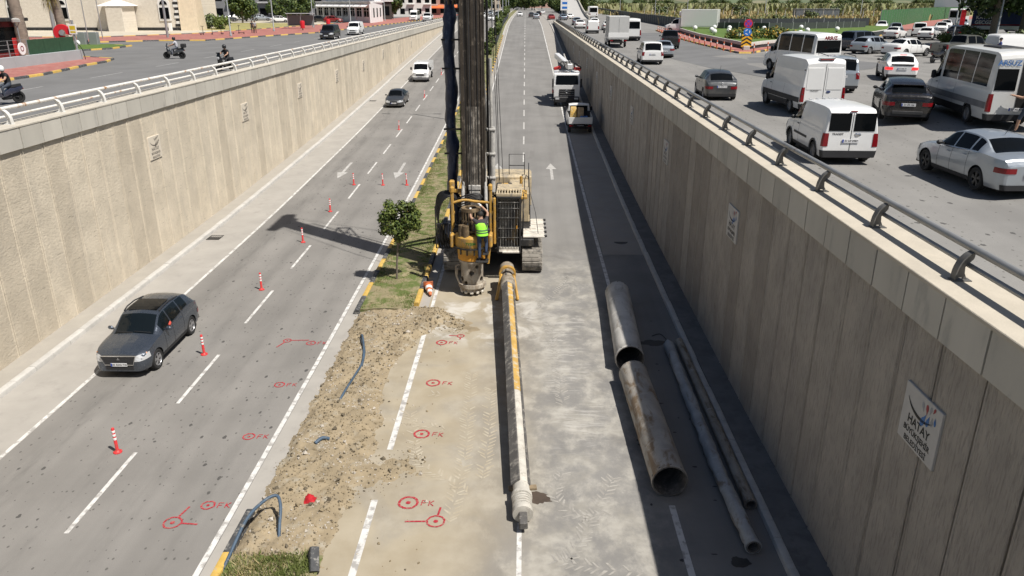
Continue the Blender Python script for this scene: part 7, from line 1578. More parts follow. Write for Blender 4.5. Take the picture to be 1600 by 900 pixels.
for i in range(2): MB().box((0, 0, .65), (.9, .6, 1.3), bev=.03).build('utility_cabinet', m_galv, None, 0, (-48.0 + i * 1.3, 86, UL + .12), label='grey utility cabinet on the grass island, %s one' % ('left', 'right')[i], cat='cabinet', group='utility cabinets')
def globe(label, x, y, z, r, group):
    o = thing('globe_lamp', label, 'globe lamp', (x, y, z), 0, group); MB().cyl((0, 0, 0), (0, 0, .12), .1, n=10).build('foot', m_trim, o); m = MB(); m.ball((0, 0, .1 + r * .95), r, 16, 10); m.build('globe', M('opal_white', (.80, .80, .79), .35, var=.02), o, 80)
for i, (x, y) in enumerate(((-48.5, 80.2), (-45.2, 79.8))): globe('white globe lamp on the left grass island, %s one' % ('left', 'right')[i], x, y, UL + .14, .34, 'globe lamps on the left island')
for i, (x, y, h, r) in enumerate(((-56.3, 95.2, 13, .22), (-55.3, 97, 11, .06), (-54.2, 98.4, 11, .06), (-53.1, 99.8, 11, .06))):
    MB().lathe([(r, 0), (r * .8, h), (.001, h)], 12).build('flagpole' if i else 'steel_mast', m_galv, None, 40, (x, y, UL), label=('thick grey steel mast before the stone building', 'left thin flagpole', 'middle thin flagpole', 'right thin flagpole')[i] + (' before the stone building' if i else ''), cat='pole')
MB().lathe([(.16, 0), (.12, 12), (.001, 12)], 12).build('steel_mast', m_galv, None, 40, (-46.5, 103.5, UL + .1), label='slim grey pole right of the red ring sign', cat='pole')

# ------------------------------------------------------------------ stone building with arched windows
def stone_mat():
    t = NT('pale_stone_blocks'); p = t.pos(); b = t.n('TexBrick'); mp = t.scl(p, (1, 1, 1)); X, Y, Zz = t.xyz(p); cb = t.n('CombineXYZ'); t.put(cb.inputs[0], X); t.put(cb.inputs[1], Zz)
    t.put(b.inputs['Vector'], cb.outputs[0]); b.inputs['Scale'].default_value = 1.4; t.put(b.inputs['Color1'], (.70, .64, .55)); t.put(b.inputs['Color2'], (.62, .56, .47)); t.put(b.inputs['Mortar'], (.5, .45, .38)); b.inputs['Mortar Size'].default_value = .02
    c = t.mix(t.mr(t.noise(p, 3, 4), .3, .7, 0, .5), b.outputs[0], (.74, .69, .60)); t.bump(t.noise(p, 9, 4), .6, .05); return t.fin(c, .9, 0, .2)
m_stone = stone_mat(); m_frame = M('white_stone', (.76, .74, .70), .8, var=.05); sbd = thing('stone_building', 'pale stone building with arched windows and black and white quoins at the upper left', 'building', (-67.5, 134, UL))
m = MB(); m.box((-11, 4, 6.5), (45, 16, 13), bev=.04); m.build('wall', m_stone, sbd); m = MB(); m.prism([(-4.0, 0), (4.0, 0), (3.4, 7.4), (-3.4, 7.4)], .1); 
m = MB(); m.box((3.3, -6.6, 1.9), (2.6, 4.2, 3.8), bev=.03); m.box((1.0, -5.4, 2.0), (3.4, 2.8, 4.0), bev=.03); m.build('porch', m_stone, sbd)
m = MB(); m.add([(.6, -8.8, 3.85), (5.0, -8.8, 3.85), (5.0, -3.95, 3.85), (.6, -3.95, 3.85), (2.8, -6.2, 4.9)], [(0, 1, 4), (1, 2, 4), (2, 3, 4), (3, 0, 4), (3, 2, 1, 0)]); m.build('porch_roof', m_frame, sbd)
MB().box((-11, -4.03, .28), (45.1, .08, .56)).build('plinth', m_rk, sbd)
for xw in (-7.4, 9.2, -15.5):
    m = MB(); arc = [(-.95, 0), (.95, 0), (.95, 2.6)] + [(.95 * math.cos(R(a)), 2.6 + .95 * math.sin(R(a))) for a in range(15, 180, 15)] + [(-.95, 2.6)]
    m.prism(arc, .12, T=TM((xw, -4.02, 1.6), (R(90), 0, 0))); f = m.build('window', m_frame, sbd)
    MB().box((xw, -4.16, 2.75), (1.5, .06, 1.7)).build('pane', m_glass, f)
    m = MB(); m.prism([(.62 * math.cos(R(a)), .62 * math.sin(R(a))) for a in range(0, 181, 15)], .06, T=TM((xw, -4.13, 4.05), (R(90), 0, 0))); m.build('arch_pane', m_glass, f)
for i in range(14):
    MB().box((11.2, -4.02, .9 + i * .84), (.7 if i % 2 else 1.05, .14, .40), bev=.02).build('quoin', m_rk, sbd); MB().box((-20.4, -4.02, .9 + i * .84), (.7 if i % 2 else 1.05, .14, .40), bev=.02).build('quoin', m_rk, sbd)
    MB().box((11.2, -4.02, 1.32 + i * .84), (1.05 if i % 2 else .7, .14, .40), bev=.02).build('quoin', m_frame, sbd)
m = MB(); m.add([(11.6, -4.3, 0), (14.2, -3.6, 0), (13.4, 2, 0), (11.6, 2, 0), (11.6, -3.9, 13), (12.2, -3.4, 13), (12.1, 2, 13), (11.6, 2, 13)], [(0, 1, 5, 4), (1, 2, 6, 5), (2, 3, 7, 6), (3, 0, 4, 7), (4, 5, 6, 7)]); m.build('buttress', M('warm_stone', (.62, .52, .38), .9, var=.1, scale=2, bump=.4, bscale=12), sbd); MB().box((9.9, -4.3, .6), (.5, .4, 1.2), bev=.03).build('wall_unit', m_refl, sbd)

# ------------------------------------------------------------------ west: trees, bushes, bus stop, restaurant, blocks
TRA = tree_meshes(21, 7, 1.9, 3.1, 2.3, .2, 2600, .55, [m_leafB, m_leafA, m_leafB], 18); TRB = tree_meshes(22, 7, 1.6, 3.4, 2.2, .22, 2600, .55, [m_leafB, m_leafB, m_leafA], 20); BUA = tree_meshes(23, 3, .3, 1.9, 1.5, .08, 1500, .4, [m_leafD, m_leafD, m_leafA], 12); BUB = tree_meshes(24, 2.4, .3, 1.6, 1.0, .07, 1300, .34, [m_leafC, m_leafC, m_leafA], 12); MTR = tree_meshes(25, 3.6, 1.0, .85, 1.25, .06, 1100, .3, [m_leafB, m_leafA], 9); PIN = tree_meshes(26, 11, 4.2, 5.2, 3.2, .4, 5200, .6, [m_leafB, m_leafB, leaf_mat('needle_dark', (.010, .022, .010), (.02, .038, .014))], 24)
for i, (x, y, ms, sc_, lb) in enumerate(((-62, 176, TRA, 1.0, 'round dark tree left of the bus shelter, leftmost of three'), (-55, 182, TRB, 1.0, 'wide dark tree behind the bus shelter, middle of three'), (-51.5, 186, TRA, .95, 'dark tree next to the restaurant, rightmost of three'), (-66, 190, TRB, .9, 'tree behind the leftmost round tree'), (-37.5, 226, TRA, 1.25, 'tree beyond the white restaurant'), (-40.5, 236, TRB, 1.2, 'tree beyond the white restaurant, farther one'))): place_tree('broadleaf_tree', ms, (x, y, UL), i * 1.3, sc_, lb, 'trees beyond the left road')
for i, (x, y, ms, sc_, lb) in enumerate(((-56.2, 135, BUA, 1.0, 'grey-green bush beside the stone building'), (-55.0, 139, BUA, 1.05, 'taller grey-green bush behind the first'), (-51.6, 136.5, BUB, 1.0, 'bright green round bush on the dry lawn'), (-66, 168, BUB, 1.3, 'green bush before the parked cars'))): place_tree('bush', ms, (x, y, UL + .05), i * 2.1, sc_, lb, 'bushes on the dry lawn', 'bush')
bsn = thing('bus_shelter', 'glass and steel bus shelter on the red pavement', 'bus shelter', (-39.0, 139.5, UL + .12), .25); m = MB()
for x in (-2.2, 0, 2.2):
    for y in (-.7, .7): m.box((x, y, 1.2), (.07, .07, 2.4))
m.build('frame', m_galv, bsn); MB().box((0, 0, 2.45), (4.9, 1.9, .12), bev=.03).build('roof', m_galv, bsn); MB().box((0, .72, 1.3), (4.3, .03, 1.7)).build('rear_glass', NT('shelter_glass').fin((.16, .18, .18), .1, 0, .5), bsn); MB().box((0, .4, .5), (3.8, .4, .06), bev=.01).build('bench', m_galv, bsn)
for i, (x, y) in enumerate(((-36.4, 131), (-34.6, 141))):
    o = thing('litter_bin', 'red litter bin on the red pavement, %s one' % ('left', 'right')[i], 'bin', (x, y, UL + .12), 0, 'red litter bins'); MB().lathe([(.001, .3), (.34, .3), (.4, 1.3), (.34, 1.45), (.001, 1.5)], 14).build('body', MATS['sign_red'], o, 40); MB().cyl((0, 0, 0), (0, 0, .3), .08, n=8).build('stem', m_trim, o)
for i in range(5):
    o = thing('kick_scooter', 'black kick scooter parked on the red pavement, %s from the left' % ordw[i].replace('nearest', 'first'), 'scooter', (-45.4 + i * 1.0, 112 + i * 1.1, UL + .12), .3 * i, 'kick scooters on the pavement'); m = MB(); m.tube([(0, .45, .1), (0, .35, 1.15)], .035, 6); m.tube([(-.25, .35, 1.15), (.25, .35, 1.15)], .03, 6); m.box((0, 0, .14), (.18, .9, .06)); m.build('frame', m_trim, o)
    for yy in (.45, -.45): t_, r_ = wheel_meshes(.11, .06, 'dark'); put('wheel', t_, o, (0, yy, .11))
rst = thing('restaurant', 'white single-storey restaurant with columns and dark windows at the far left kerb', 'building', (-33.6, 176, UL + .1), math.atan2(23, -17.6)); m_rw = M('white_render', (.76, .755, .74), .75, var=.05, scale=.6)
LR = 29.0; RP = [(0, 0), (LR, 0), (LR + 12, -9), (12, -9)]; MB().prism(RP, 4.2).build('wall', m_rw, rst); MB().prism([(-.4, .4), (LR + .2, .4), (LR + 12.5, -9.2), (12, -9.4)], .3, z0=4.2).build('roof', m_rw, rst); MB().prism([(6, -4), (LR + 4, -4), (LR + 10, -8.6), (12, -8.6)], 5.6, z0=4.5).build('upper_storey', m_rw, rst)
for i in range(9):
    MB().box((.3 + i * (LR - .6) / 8, .15, 2.0), (.5, .35, 4.0), bev=.04).build('column', m_rw, rst)
    if i < 8:
        xc = .3 + (i + .5) * (LR - .6) / 8; f = MB().box((xc, .03, 2.15), (2.7, .08, 1.8)).build('window', m_glass, rst); MB().box((xc, .09, 2.15), (.08, .05, 1.8)).build('mullion', m_rw, f); MB().box((xc, .09, 2.5), (2.7, .05, .07)).build('transom', m_rw, f)
        m = MB(); m.add([(xc - 1.5, .2, 3.9), (xc + 1.5, .2, 3.9), (xc + 1.5, 1.2, 3.35), (xc - 1.5, 1.2, 3.35), (xc - 1.5, .2, 3.8), (xc + 1.5, .2, 3.8), (xc + 1.5, 1.2, 3.25), (xc - 1.5, 1.2, 3.25)], [(0, 3, 2, 1), (4, 5, 6, 7), (3, 7, 6, 2), (0, 4, 7, 3), (1, 2, 6, 5)]); m.build('awning', m_refl, rst)
    MB().box((7.2 + i * 2.7, -3.97, 6.4), (1.4, .08, 1.6)).build('upper_window', m_glass, rst)
for j in range(3): MB().box((2.6 + j * 3.4, -1.95 - j * 2.55, 2.1), (1.4, .1, 1.9), rot=(0, 0, -.6435)).build('side_window', m_glass, rst)
m_bw = M('block_white', (.66, .65, .62), .8, var=.06, scale=.3); m_bg = M('block_grey', (.22, .22, .225), .75, var=.1, scale=.3); m_bb = M('block_beige', (.50, .43, .34), .8, var=.08, scale=.3); m_bp = M('block_pink', (.42, .27, .22), .8, var=.08, scale=.3)
def block(label, x, y, w, d, h, mat, rz=0, nf=3, nw=6, group='town blocks', awn=None):
    o = thing('town_block', label, 'building', (x, y, UL), rz, group); MB().box((0, 0, h / 2), (w, d, h), bev=.05).build('wall', mat, o); MB().box((0, 0, h + .15), (w + .8, d + .8, .3), bev=.04).build('roof', m_refl, o)
    wm = MB().box((0, 0, 0), (w / nw * .55, .1, h / nf * .5)).mesh('window', m_glass); bm_ = MB().box((0, 0, 0), (w / nw * .9, .9, .12)).mesh('balcony', m_rw); sm2 = MB().box((0, 0, 0), (.1, d / 4 * .5, h / nf * .5)).mesh('window', m_glass)
    for f in range(nf):
        for i in range(nw):
            put('window', wm, o, (-w / 2 + (i + .5) * w / nw, -d / 2, (f + .5) * h / nf))
            if f and i % 2 == 0: put('balcony', bm_, o, (-w / 2 + (i + .5) * w / nw, -d / 2 - .45, (f + .12) * h / nf))
        for i in range(4):
            for s_ in (-1, 1): put('window', sm2, o, (s_ * w / 2, -d / 2 + (i + .5) * d / 4, (f + .5) * h / nf))
    if awn: m = MB(); m.add([(-w * .4, -d / 2, 3.4), (w * .4, -d / 2, 3.4), (w * .4, -d / 2 - 2.2, 2.6), (-w * .4, -d / 2 - 2.2, 2.6), (-w * .4, -d / 2 - 2.2, 2.3), (w * .4, -d / 2 - 2.2, 2.3)], [(0, 3, 2, 1), (3, 4, 5, 2)]); m.build('awning', awn, o)
    return o
m_or = M('awning_orange', (.68, .16, .05), .7, var=.08)
block('dark grey apartment block behind the parked cars at the upper left', -92, 226, 44, 16, 15, m_bg, .1, 4, 11); block('grey apartment block behind the leftmost trees', -60, 240, 26, 14, 14, m_bg, .05, 4, 7); block('beige block behind the restaurant', -52, 262, 16, 14, 13, m_bb, 0, 4, 5); block('dark low shop beside the restaurant', -41, 214, 9, 8, 4.5, M('shop_dark', (.05, .042, .036), .7), .5, 1, 3); block('white shop block with white eaves at the far left kerb', -37.5, 262, 13, 14, 10, m_bw, .2, 3, 5); block('shop block with orange awning at the far left kerb', -34, 286, 12, 12, 9, m_bp, .15, 3, 4, awn=m_or); block('grey shop block with small orange awning farther along the left kerb', -31, 312, 12, 12, 9, m_bg, .1, 3, 4, awn=m_or)
for i, (x, y, w, h, mt, lb) in enumerate(((-28, 345, 14, 12, m_bw, 'white far block along the left road, near one'), (-30, 380, 16, 14, m_bp, 'pink far block along the left road'), (-27, 420, 16, 13, m_bw, 'white far block along the left road, far one'), (-24, 470, 18, 16, m_bb, 'beige far block near the skyline'), (-12, 560, 24, 18, m_bg, 'grey far block where the road vanishes'), (14, 600, 26, 17, m_bp, 'pink far block where the road vanishes'), (-120, 300, 40, 18, m_bw, 'white block far behind the stone building'), (-160, 260, 40, 20, m_bb, 'beige block far left behind the stone building'))): block(lb, x, y, w, 12, h, mt, .05 * i, 4, 6)
# parked cars beyond the left lawn
for i, (kd_, pm_, at_, ph_, lb) in enumerate((('sedan', P_WHITE, (-79, 205), 80, 'white sedan parked behind the bushes, leftmost'), ('hatch', P_DGREY, (-69.5, 188), 60, 'dark hatchback parked behind the bright bush'), ('smallsuv', P_WHITE, (-70.5, 199), 70, 'white crossover parked left of the round trees'), ('sedan', P_SILVER, (-64, 195), 70, 'silver sedan parked under the round trees'), ('hatch', P_WHITE, (-55, 180), 75, 'white hatchback parked under the middle tree'), ('hatch', P_RED, (-42.5, 178), 100, 'red hatchback in front of the restaurant'), ('sedan', P_BLACK, (-46.5, 182), 90, 'black sedan beside the restaurant'), ('connect', P_WHITE, (-84, 214), 80, 'white van parked at the far left'), ('smallsuv', P_BLACK, (-63, 203), 75, 'black crossover parked behind the silver sedan'), ('hatch', P_WHITE, (-33, 236), 170, 'white hatchback at the kerb beyond the minibus'))): vehicle(kd_, pm_, lb, at_, ph_, UL + (.1 if i < 9 else .006), {'sedan': 'sedan_car', 'hatch': 'hatchback_car', 'connect': 'panel_van', 'smallsuv': 'crossover_car'}[kd_], 'van' if kd_ == 'connect' else 'car', 0, 'cars parked beyond the left lawn', ref='C')
for i, (x, y, ph_, pm_, kd_) in enumerate(((-8.6, 205, 180, P_WHITE, 'sedan'), (-12.1, 232, 180, P_WHITE, 'smallsuv'), (-9, 262, 180, P_DGREY, 'hatch'), (-12.2, 286, 180, P_SILVER, 'sedan'), (-8.8, 318, 180, P_WHITE, 'hatch'))): vehicle(kd_, pm_, '%s %s coming along the far left carriageway beyond the mast, %s of five' % ({'sedan': 'sedan', 'hatch': 'hatchback', 'smallsuv': 'crossover'}[kd_], 'car', ordw[i]), (x, y), ph_, elev(y), {'sedan': 'sedan_car', 'hatch': 'hatchback_car', 'smallsuv': 'crossover_car'}[kd_], 'car', 0, 'cars on the far left carriageway', ref='C')
# median trees and hedge fence far along
for i, y in enumerate((108, 117, 126, 134, 143, 151, 160, 168, 177, 186, 196, 208, 222, 238)): place_tree('median_tree', MTR, (-5.1 + .25 * math.sin(i * 2.1), y, elev(y) + .15), i * 1.1, random.uniform(.85, 1.15), '%s small dark tree in the median row beyond the mast' % (ordw + ['tenth', 'eleventh', 'twelfth', 'thirteenth', 'fourteenth'])[i], 'median trees')
mf = thing('median_fence', 'dark screen fence along the far median', 'fence', (-4.75, 132, 0)); m_dk = M('screen_dark', (.035, .042, .045), .7, var=.2, scale=1)
for i in range(30): y = 132 + i * 3; MB().box((0, y + 1.5 - 132, elev(y + 1.5) + .75), (.05, 2.96, 1.1)).build('panel', m_dk, mf)

# ------------------------------------------------------------------ east: island with lawn, bollards, lamps, signs
slab('island_pavement', [(19.2, 71.4), (20.2, 71.6), (23.6, 77), (40, 98.2), (50, 112), (62, 131), (24, 133), (20.9, 128.6), (19.3, 101.5), (19.0, 86)], UR - .05, .17, m_brickred)
slab('island_planter', [(20.9, 75.4), (23.2, 79), (33.6, 91.5), (46.6, 107), (57.5, 124), (60, 132), (24.5, 131), (22.6, 118), (21.1, 98)], UR + .1, .55, m_dk)
slab('island_lawn', [(21.1, 76.0), (23.1, 79.3), (33.4, 91.8), (46.4, 107.3), (57.2, 124), (59.5, 131.6), (24.8, 130.6), (22.9, 118), (21.35, 98)], UR + .6, .1, MATS['lawn'])
kerb_path('planter_rim', [(21.0, 75.5), (23.2, 79.1), (33.5, 91.6), (46.5, 107.1), (57.4, 124.2)], UR + .52, [m_kerbg], 2.0, .24, .2); kerb_path('planter_rim_west', [(20.95, 75.7), (21.2, 98), (22.7, 118), (24.6, 131)], UR + .52, [m_kerbg], 2.0, .24, .2)
kerb_path('island_kerb', [(20.9, 128.6), (19.2, 101.5), (18.9, 86), (19.1, 71.5), (20.2, 71.5), (23.6, 76.9), (40, 98.1), (50, 112), (58, 124)], UR, YK, 1.4)
m_bol = M('bollard_orange', (.55, .14, .07), .6, var=.1, scale=5, coord='obj'); bo = MB(); bo.lathe([(.06, 0), (.06, .75), (.05, .82), (.001, .84)], 10); bom = bo.mesh('stem', m_bol, 40); bt = MB(); bt.lathe([(.064, .5), (.064, .64)], 10); btm = bt.mesh('band', m_refl, 40)
BP = [(18.75 + (.3 if y > 100 else 0) + max(0, y - 101) * .06, y) for y in [73 + 2.7 * i for i in range(20)]] + [(20.5 + 1.37 * i * 1.5, 71.8 + 1.85 * i * 1.5) for i in range(10)]
nth = lambda n: '%d%s' % (n, 'th' if 10 <= n % 100 <= 20 else {1: 'st', 2: 'nd', 3: 'rd'}.get(n % 10, 'th'))
for i, (x, y) in enumerate(BP):
    o = thing('bollard', ('orange bollard on the left side of the island, %s from its near corner' % nth(i + 1)) if i < 20 else ('orange bollard on the right side of the island, %s from its near corner' % nth(i - 19)), 'bollard', (x, y, UR), 0, 'island bollards'); put('stem', bom, o); put('band', btm, o)
for i, (x, y) in enumerate(((22.8, 108.4), (22.3, 95.1), (23.4, 101.3), (22.4, 84.7), (26.0, 111.0), (24.5, 97.1), (27.4, 108.4), (31.3, 106.0), (29.3, 93.3), (26.6, 85.0), (37.9, 111.2), (34.7, 99.4), (31.0, 91.0), (40.0, 103.8))): globe('white globe lamp on the island lawn, %s from the left' % nth(sorted([22.8 / 108.4, 22.3 / 95.1, 23.4 / 101.3, 22.4 / 84.7, 26 / 111, 24.5 / 97.1, 27.4 / 108.4, 31.3 / 106, 29.3 / 93.3, 26.6 / 85, 37.9 / 111.2, 34.7 / 99.4, 31 / 91, 40 / 103.8]).index(x / y) + 1), x, y, UR + .68, .3, 'globe lamps on the island')
hg = MB(); rgh = random.Random(31); cl = [(Vector((rgh.uniform(-2.9, 2.9), rgh.uniform(-3.6, 3.6), .35 + rgh.uniform(-.1, .15))), rgh.uniform(.45, .75)) for _ in range(34)]; leaves(hg, cl, 4200, .26, rgh, .4, 4); o = thing('flowering_hedge', 'low orange-flowered hedge on the island lawn', 'hedge', (25.6, 86.8, UR + .7), -.45); hg.build('foliage', [m_leafB, m_leafA, M('flower_orange', (.42, .26, .03), .7), m_leafC], o); MB().tube([(-2.4, 0, .05), (0, 0, .2), (2.4, 0, .05)], .08, 6).build('stems', m_bark, o)
sg = thing('traffic_sign_post', 'post with no-stopping disc, blue roundabout disc and chevron board at the island corner', 'sign', (20.55, 74.6, UR + .1)); MB().box((0, 0, .2), (.6, .5, .4), bev=.04).build('base', m_kerbg, sg); MB().lathe([(.05, 0), (.05, 2.6)], 10, Matrix.Translation((0, .06, 0))).build('pole', m_galv, sg)
ch = MB().box((0, 0, .85), (.95, .04, 1.1), bev=.01).build('chevron_board', M('sign_yellow', (.72, .40, .02), .5), sg)
for i in range(3):
    m = MB(); z_ = .5 + i * .34
    for s_ in (-1, 1): m.add([(0, -.024, z_ + .16), (0, -.024, z_ + .32), (s_ * .46, -.024, z_ + .06), (s_ * .46, -.024, z_ - .1)], [(0, 3, 2, 1) if s_ > 0 else (0, 1, 2, 3)])
    m.build('chevron', m_pltx, ch)
m = MB(); m.cyl((0, -.0, 1.62), (0, -.03, 1.62), .37, n=28); d_ = m.build('roundabout_disc', M('sign_blue', (.02, .16, .55), .45), sg); m = MB()
for k in range(3): a = R(90 + 120 * k); m.lathe([(.17, 0), (.23, .0)], 8, TM((0, -.034, 1.62), (R(90), 0, 0)), a0=a, a1=a + R(70))
m.build('arrow_mark', m_refl, d_)
m = MB(); m.cyl((0, 0, 2.35), (0, -.03, 2.35), .4, n=28); d_ = m.build('no_stopping_disc', M('sign_crimson', (.55, .03, .05), .45), sg); MB().cyl((0, -.03, 2.35), (0, -.036, 2.35), .3, n=28).build('disc_face', M('sign_purple', (.12, .05, .38), .45), d_); m = MB(); m.box((0, -.04, 2.35), (.62, .006, .075), rot=(0, R(45), 0)); m.box((0, -.041, 2.35), (.62, .006, .075), rot=(0, R(-45), 0)); m.build('cross', MATS['sign_crimson'], d_)
# screens and fences behind the island
def screen(name, label, pts, z, h, mat, pl=3.0, cap=None, post=None):
    o = thing(name, label, 'fence', (0, 0, z)); P = [Vector((*p, 0)) for p in pts]
    for a, b in zip(P[:-1], P[1:]):
        d = b - a; n = max(1, round(d.length / pl)); rz = math.atan2(d.y, d.x); me = MB().box((0, 0, h / 2), (d.length / n - .06, .08, h)).mesh('panel', mat); pm_ = MB().box((0, 0, h / 2 + .05), (.09, .12, h + .1)).mesh('post', post or m_galv)
        for i in range(n): c = a + d * (i + .5) / n; put('panel', me, o, c, (0, 0, rz)); q = a + d * i / n; put('post', pm_, o, q, (0, 0, rz))
screen('screen_wall', 'long dark screen wall with pale posts behind the island', [(34, 400), (29, 260), (27, 190), (26.6, 140), (28, 132.5), (38.7, 133), (58, 137)], UR, 1.75, m_dk)
screen('green_fence', 'green corrugated hoarding at the right of the field', [(60, 137.5), (75, 160), (91.3, 187.5), (136, 252)], UR, 3.0, M('hoarding_green', (.04, .14, .05), .7, var=.15, scale=1.2), 2.5)
screen('park_fence', 'thin dark fence on the far side of the island lawn', [(27, 118), (34, 113), (44, 118), (52, 124)], UR + .65, .9, M('mesh_dark', (.05, .06, .055), .8), 2.2)
slab('east_far_pavement', [(60, 136), (64, 134), (96, 183), (140, 248), (136, 251), (91.5, 187)], UR - .05, .15, m_brickred)
wf = thing('field_fence', 'pale concrete posts with cranked tops along the dry field', 'fence', (0, 0, UR))
for i in range(30): x, y = 30 + i * 1.7, 205 - i * 1.2; m = MB(); m.tube([(0, 0, 0), (0, 0, 2.6), (.35, -.2, 3.0)], .09, 6); m.build('post', m_kerbg, wf, 40, (x, y, 0))
# dry field with scrub and reeds
flat([(27.5, 134), (60, 138.5), (92, 190), (140, 256), (500, 500), (500, 900), (36, 900), (30, 262)], UR + .01).build('dry_field', M('dry_field', (.36, .27, .14), .95, var=.25, scale=.12, col2=(.20, .20, .08), thr=(.48, .62), bump=.5, bscale=2), kind='structure')
m_straw1 = leaf_mat('straw_a', (.36, .28, .13), (.44, .34, .17)); m_straw2 = leaf_mat('straw_b', (.26, .22, .10), (.33, .28, .12)); m_reed1 = leaf_mat('reed_a', (.20, .22, .085), (.26, .275, .12)); m_reed2 = leaf_mat('reed_b', (.27, .27, .14), (.33, .32, .17))
rf = random.Random(17)
def tufts(mb, n, fn, hmin, hmax, w, k, pg=0):
    for _ in range(n):
        x, y = fn(); q = noise2(x * .06, y * .05, 3); gsel = (q + rf.gauss(0, .25) > .12)
        for _ in range(k):
            a = rf.uniform(0, 6.28); h = rf.uniform(hmin, hmax); bx_, by_ = x + rf.gauss(0, w), y + rf.gauss(0, w); dx, dy = math.cos(a) * w * .55, math.sin(a) * w * .55; lx, ly = rf.gauss(0, .25) * h, rf.gauss(0, .25) * h
            mb.cur = (1 if rf.random() < .5 else 0) if not gsel or pg else 2; mb.add([(bx_ - dx, by_ - dy, UR), (bx_ + dx, by_ + dy, UR), (bx_ + dx * .4 + lx, by_ + dy * .4 + ly, UR + h), (bx_ - dx * .4 + lx, by_ - dy * .4 + ly, UR + h * .9)], [(0, 1, 2, 3)])
sc1 = MB()
def pt1():
    while True:
        y = rf.uniform(138, 345); x = rf.uniform(28, 30 + (y - 60) * 1.0)
        if x < 58 + (y - 137) * .66: return x, y
tufts(sc1, 3600, pt1, .5, 1.7, .5, 5); sc1.build('dry_scrub', [m_straw1, m_straw2, m_reed1], kind='stuff', label='dry straw-coloured scrub covering the field', cat='scrub')
sc2 = MB(); tufts(sc2, 3000, lambda: ((lambda y: (rf.uniform(38, 80 + (y - 200) * .95), y))(rf.uniform(290, 430))), 1.8, 3.9, 1.5, 6, 1); sc2.build('reed_bed', [m_reed1, m_reed2, m_straw2], kind='stuff', label='tall green reeds behind the dry field', cat='reeds')
for i, (x, y, s_) in enumerate(((43, 160, .7), (47, 150, .8), (62, 176, 1.0), (88, 230, 1.2), (55, 210, .9), (76, 208, .8), (36, 172, .6), (40, 240, 1.3), (66, 250, 1.4), (50, 182, .6), (100, 262, 1.4), (58, 158, .5))): place_tree('bush', BUA, (x, y, UR), i, s_, 'scrubby bush in the dry field, %s from the left' % nth(sorted([43/160, 47/150, 62/176, 88/230, 55/210, 76/208, 36/172, 40/240, 66/250, 50/182, 100/262, 58/158]).index(x / y) + 1), 'bushes in the dry field', 'bush')
for i in range(2):
    o = thing('site_container', 'grey corrugated container in the field, %s one' % ('left', 'right')[i], 'container', (64.5 + i * 5.2, 188 + i * .5, UR)); MB().box((0, 0, 1.35), (4.9, 2.4, 2.7), bev=.03).build('body', M('container_grey', (.17, .185, .20), .6, var=.1), o)
    for k in range(16): MB().box((-2.3 + k * .3, -1.215, 1.35), (.12, .04, 2.4)).build('rib', MATS['container_grey'], o)
    MB().box((0, 0, 2.76), (5.1, 2.6, .1)).build('roof', m_galv, o)
# billboards, banners, dark pines, shrubs, bin on the far right
bbd = thing('billboard', 'pale grey blank billboard above the green hoarding', 'billboard', (112, 214, UR), -.35); MB().box((0, 0, 5.6), (9.5, .3, 5.2), bev=.03).build('board', M('board_pale', (.34, .40, .43), .6, var=.04), bbd); MB().box((-1.6, -.17, 7.4), (2.2, .03, .7)).build('white_patch', m_refl, bbd)
for s_ in (-3.2, 3.2): MB().box((s_, .1, 1.5), (.3, .3, 3.0)).build('leg', m_galv, bbd)
bb2 = thing('blue_billboard', 'dark blue billboard with white lettering under the pines', 'billboard', (50.6, 87.2, UR), -.35); MB().box((0, 0, 2.75), (5.0, .16, 1.7), bev=.015).build('board', M('board_navy', (.015, .03, .12), .5, var=.1), bb2); MB().box((.8, .02, 1.72), (6.6, .16, .36), bev=.01).build('lower_strip', m_refl, bb2)
for i, tx_ in enumerate(('HAZIRLIK', 'KAYITLARI', 'GEÇGİN')): put('lettering', text_mesh(tx_, .5, m_refl, .012, 'LEFT'), bb2, (-2.05 + (.0, -.1, -.15)[i], -.085, 3.25 - i * .5), (R(90), 0, 0))
m = MB(); m.box((0, -.085, 2.02), (4.9, .01, .12)); m.build('red_stripe', m_tl, bb2)
for s_ in (-2.2, 2.2): MB().box((s_, .1, .95), (.14, .14, 1.9)).build('leg', m_galv, bb2)
for i, (x, y) in enumerate(((57.6, 108), (61.2, 110))):
    o = thing('banner_flag', 'red vertical banner flag, %s of two by the far queue' % ('left', 'right')[i], 'flag', (x, y, UR), -.4, 'red banner flags'); MB().tube([(0, 0, 0), (0, 0, 3.2), (.25, 0, 3.5), (.6, 0, 3.4)], .025, 6).build('pole', m_galv, o); m = MB(); m.loft([[(.03, -.008, z_), (.62, -.008 + .05 * math.sin(z_ * 3), z_), (.62, .008 + .05 * math.sin(z_ * 3), z_), (.03, .008, z_)] for z_ in (.5, 1.0, 1.5, 2., 2.5, 3., 3.35)]); m.build('cloth', MATS['sign_red'], o)
for i, (x, y, s_, lb) in enumerate(((47.4, 82.2, .92, 'dark pine with thick trunk right of the blue billboard lamp'), (51.8, 84.5, 1.0, 'dark pine at the right edge behind the first'), (57.5, 92, 1.05, 'dark pine behind the billboard'))): place_tree('pine_tree', PIN, (x, y, UR), i * 2.0, s_, lb, 'dark pines at the right edge')
slab('east_lawn', [(44.8, 78), (60, 70), (90, 96), (62, 112), (50, 94)], UR - .05, .2, M('shaded_lawn', (.04, .08, .02), .95, var=.3, scale=1, col2=(.07, .1, .03), bump=.5, bscale=14))
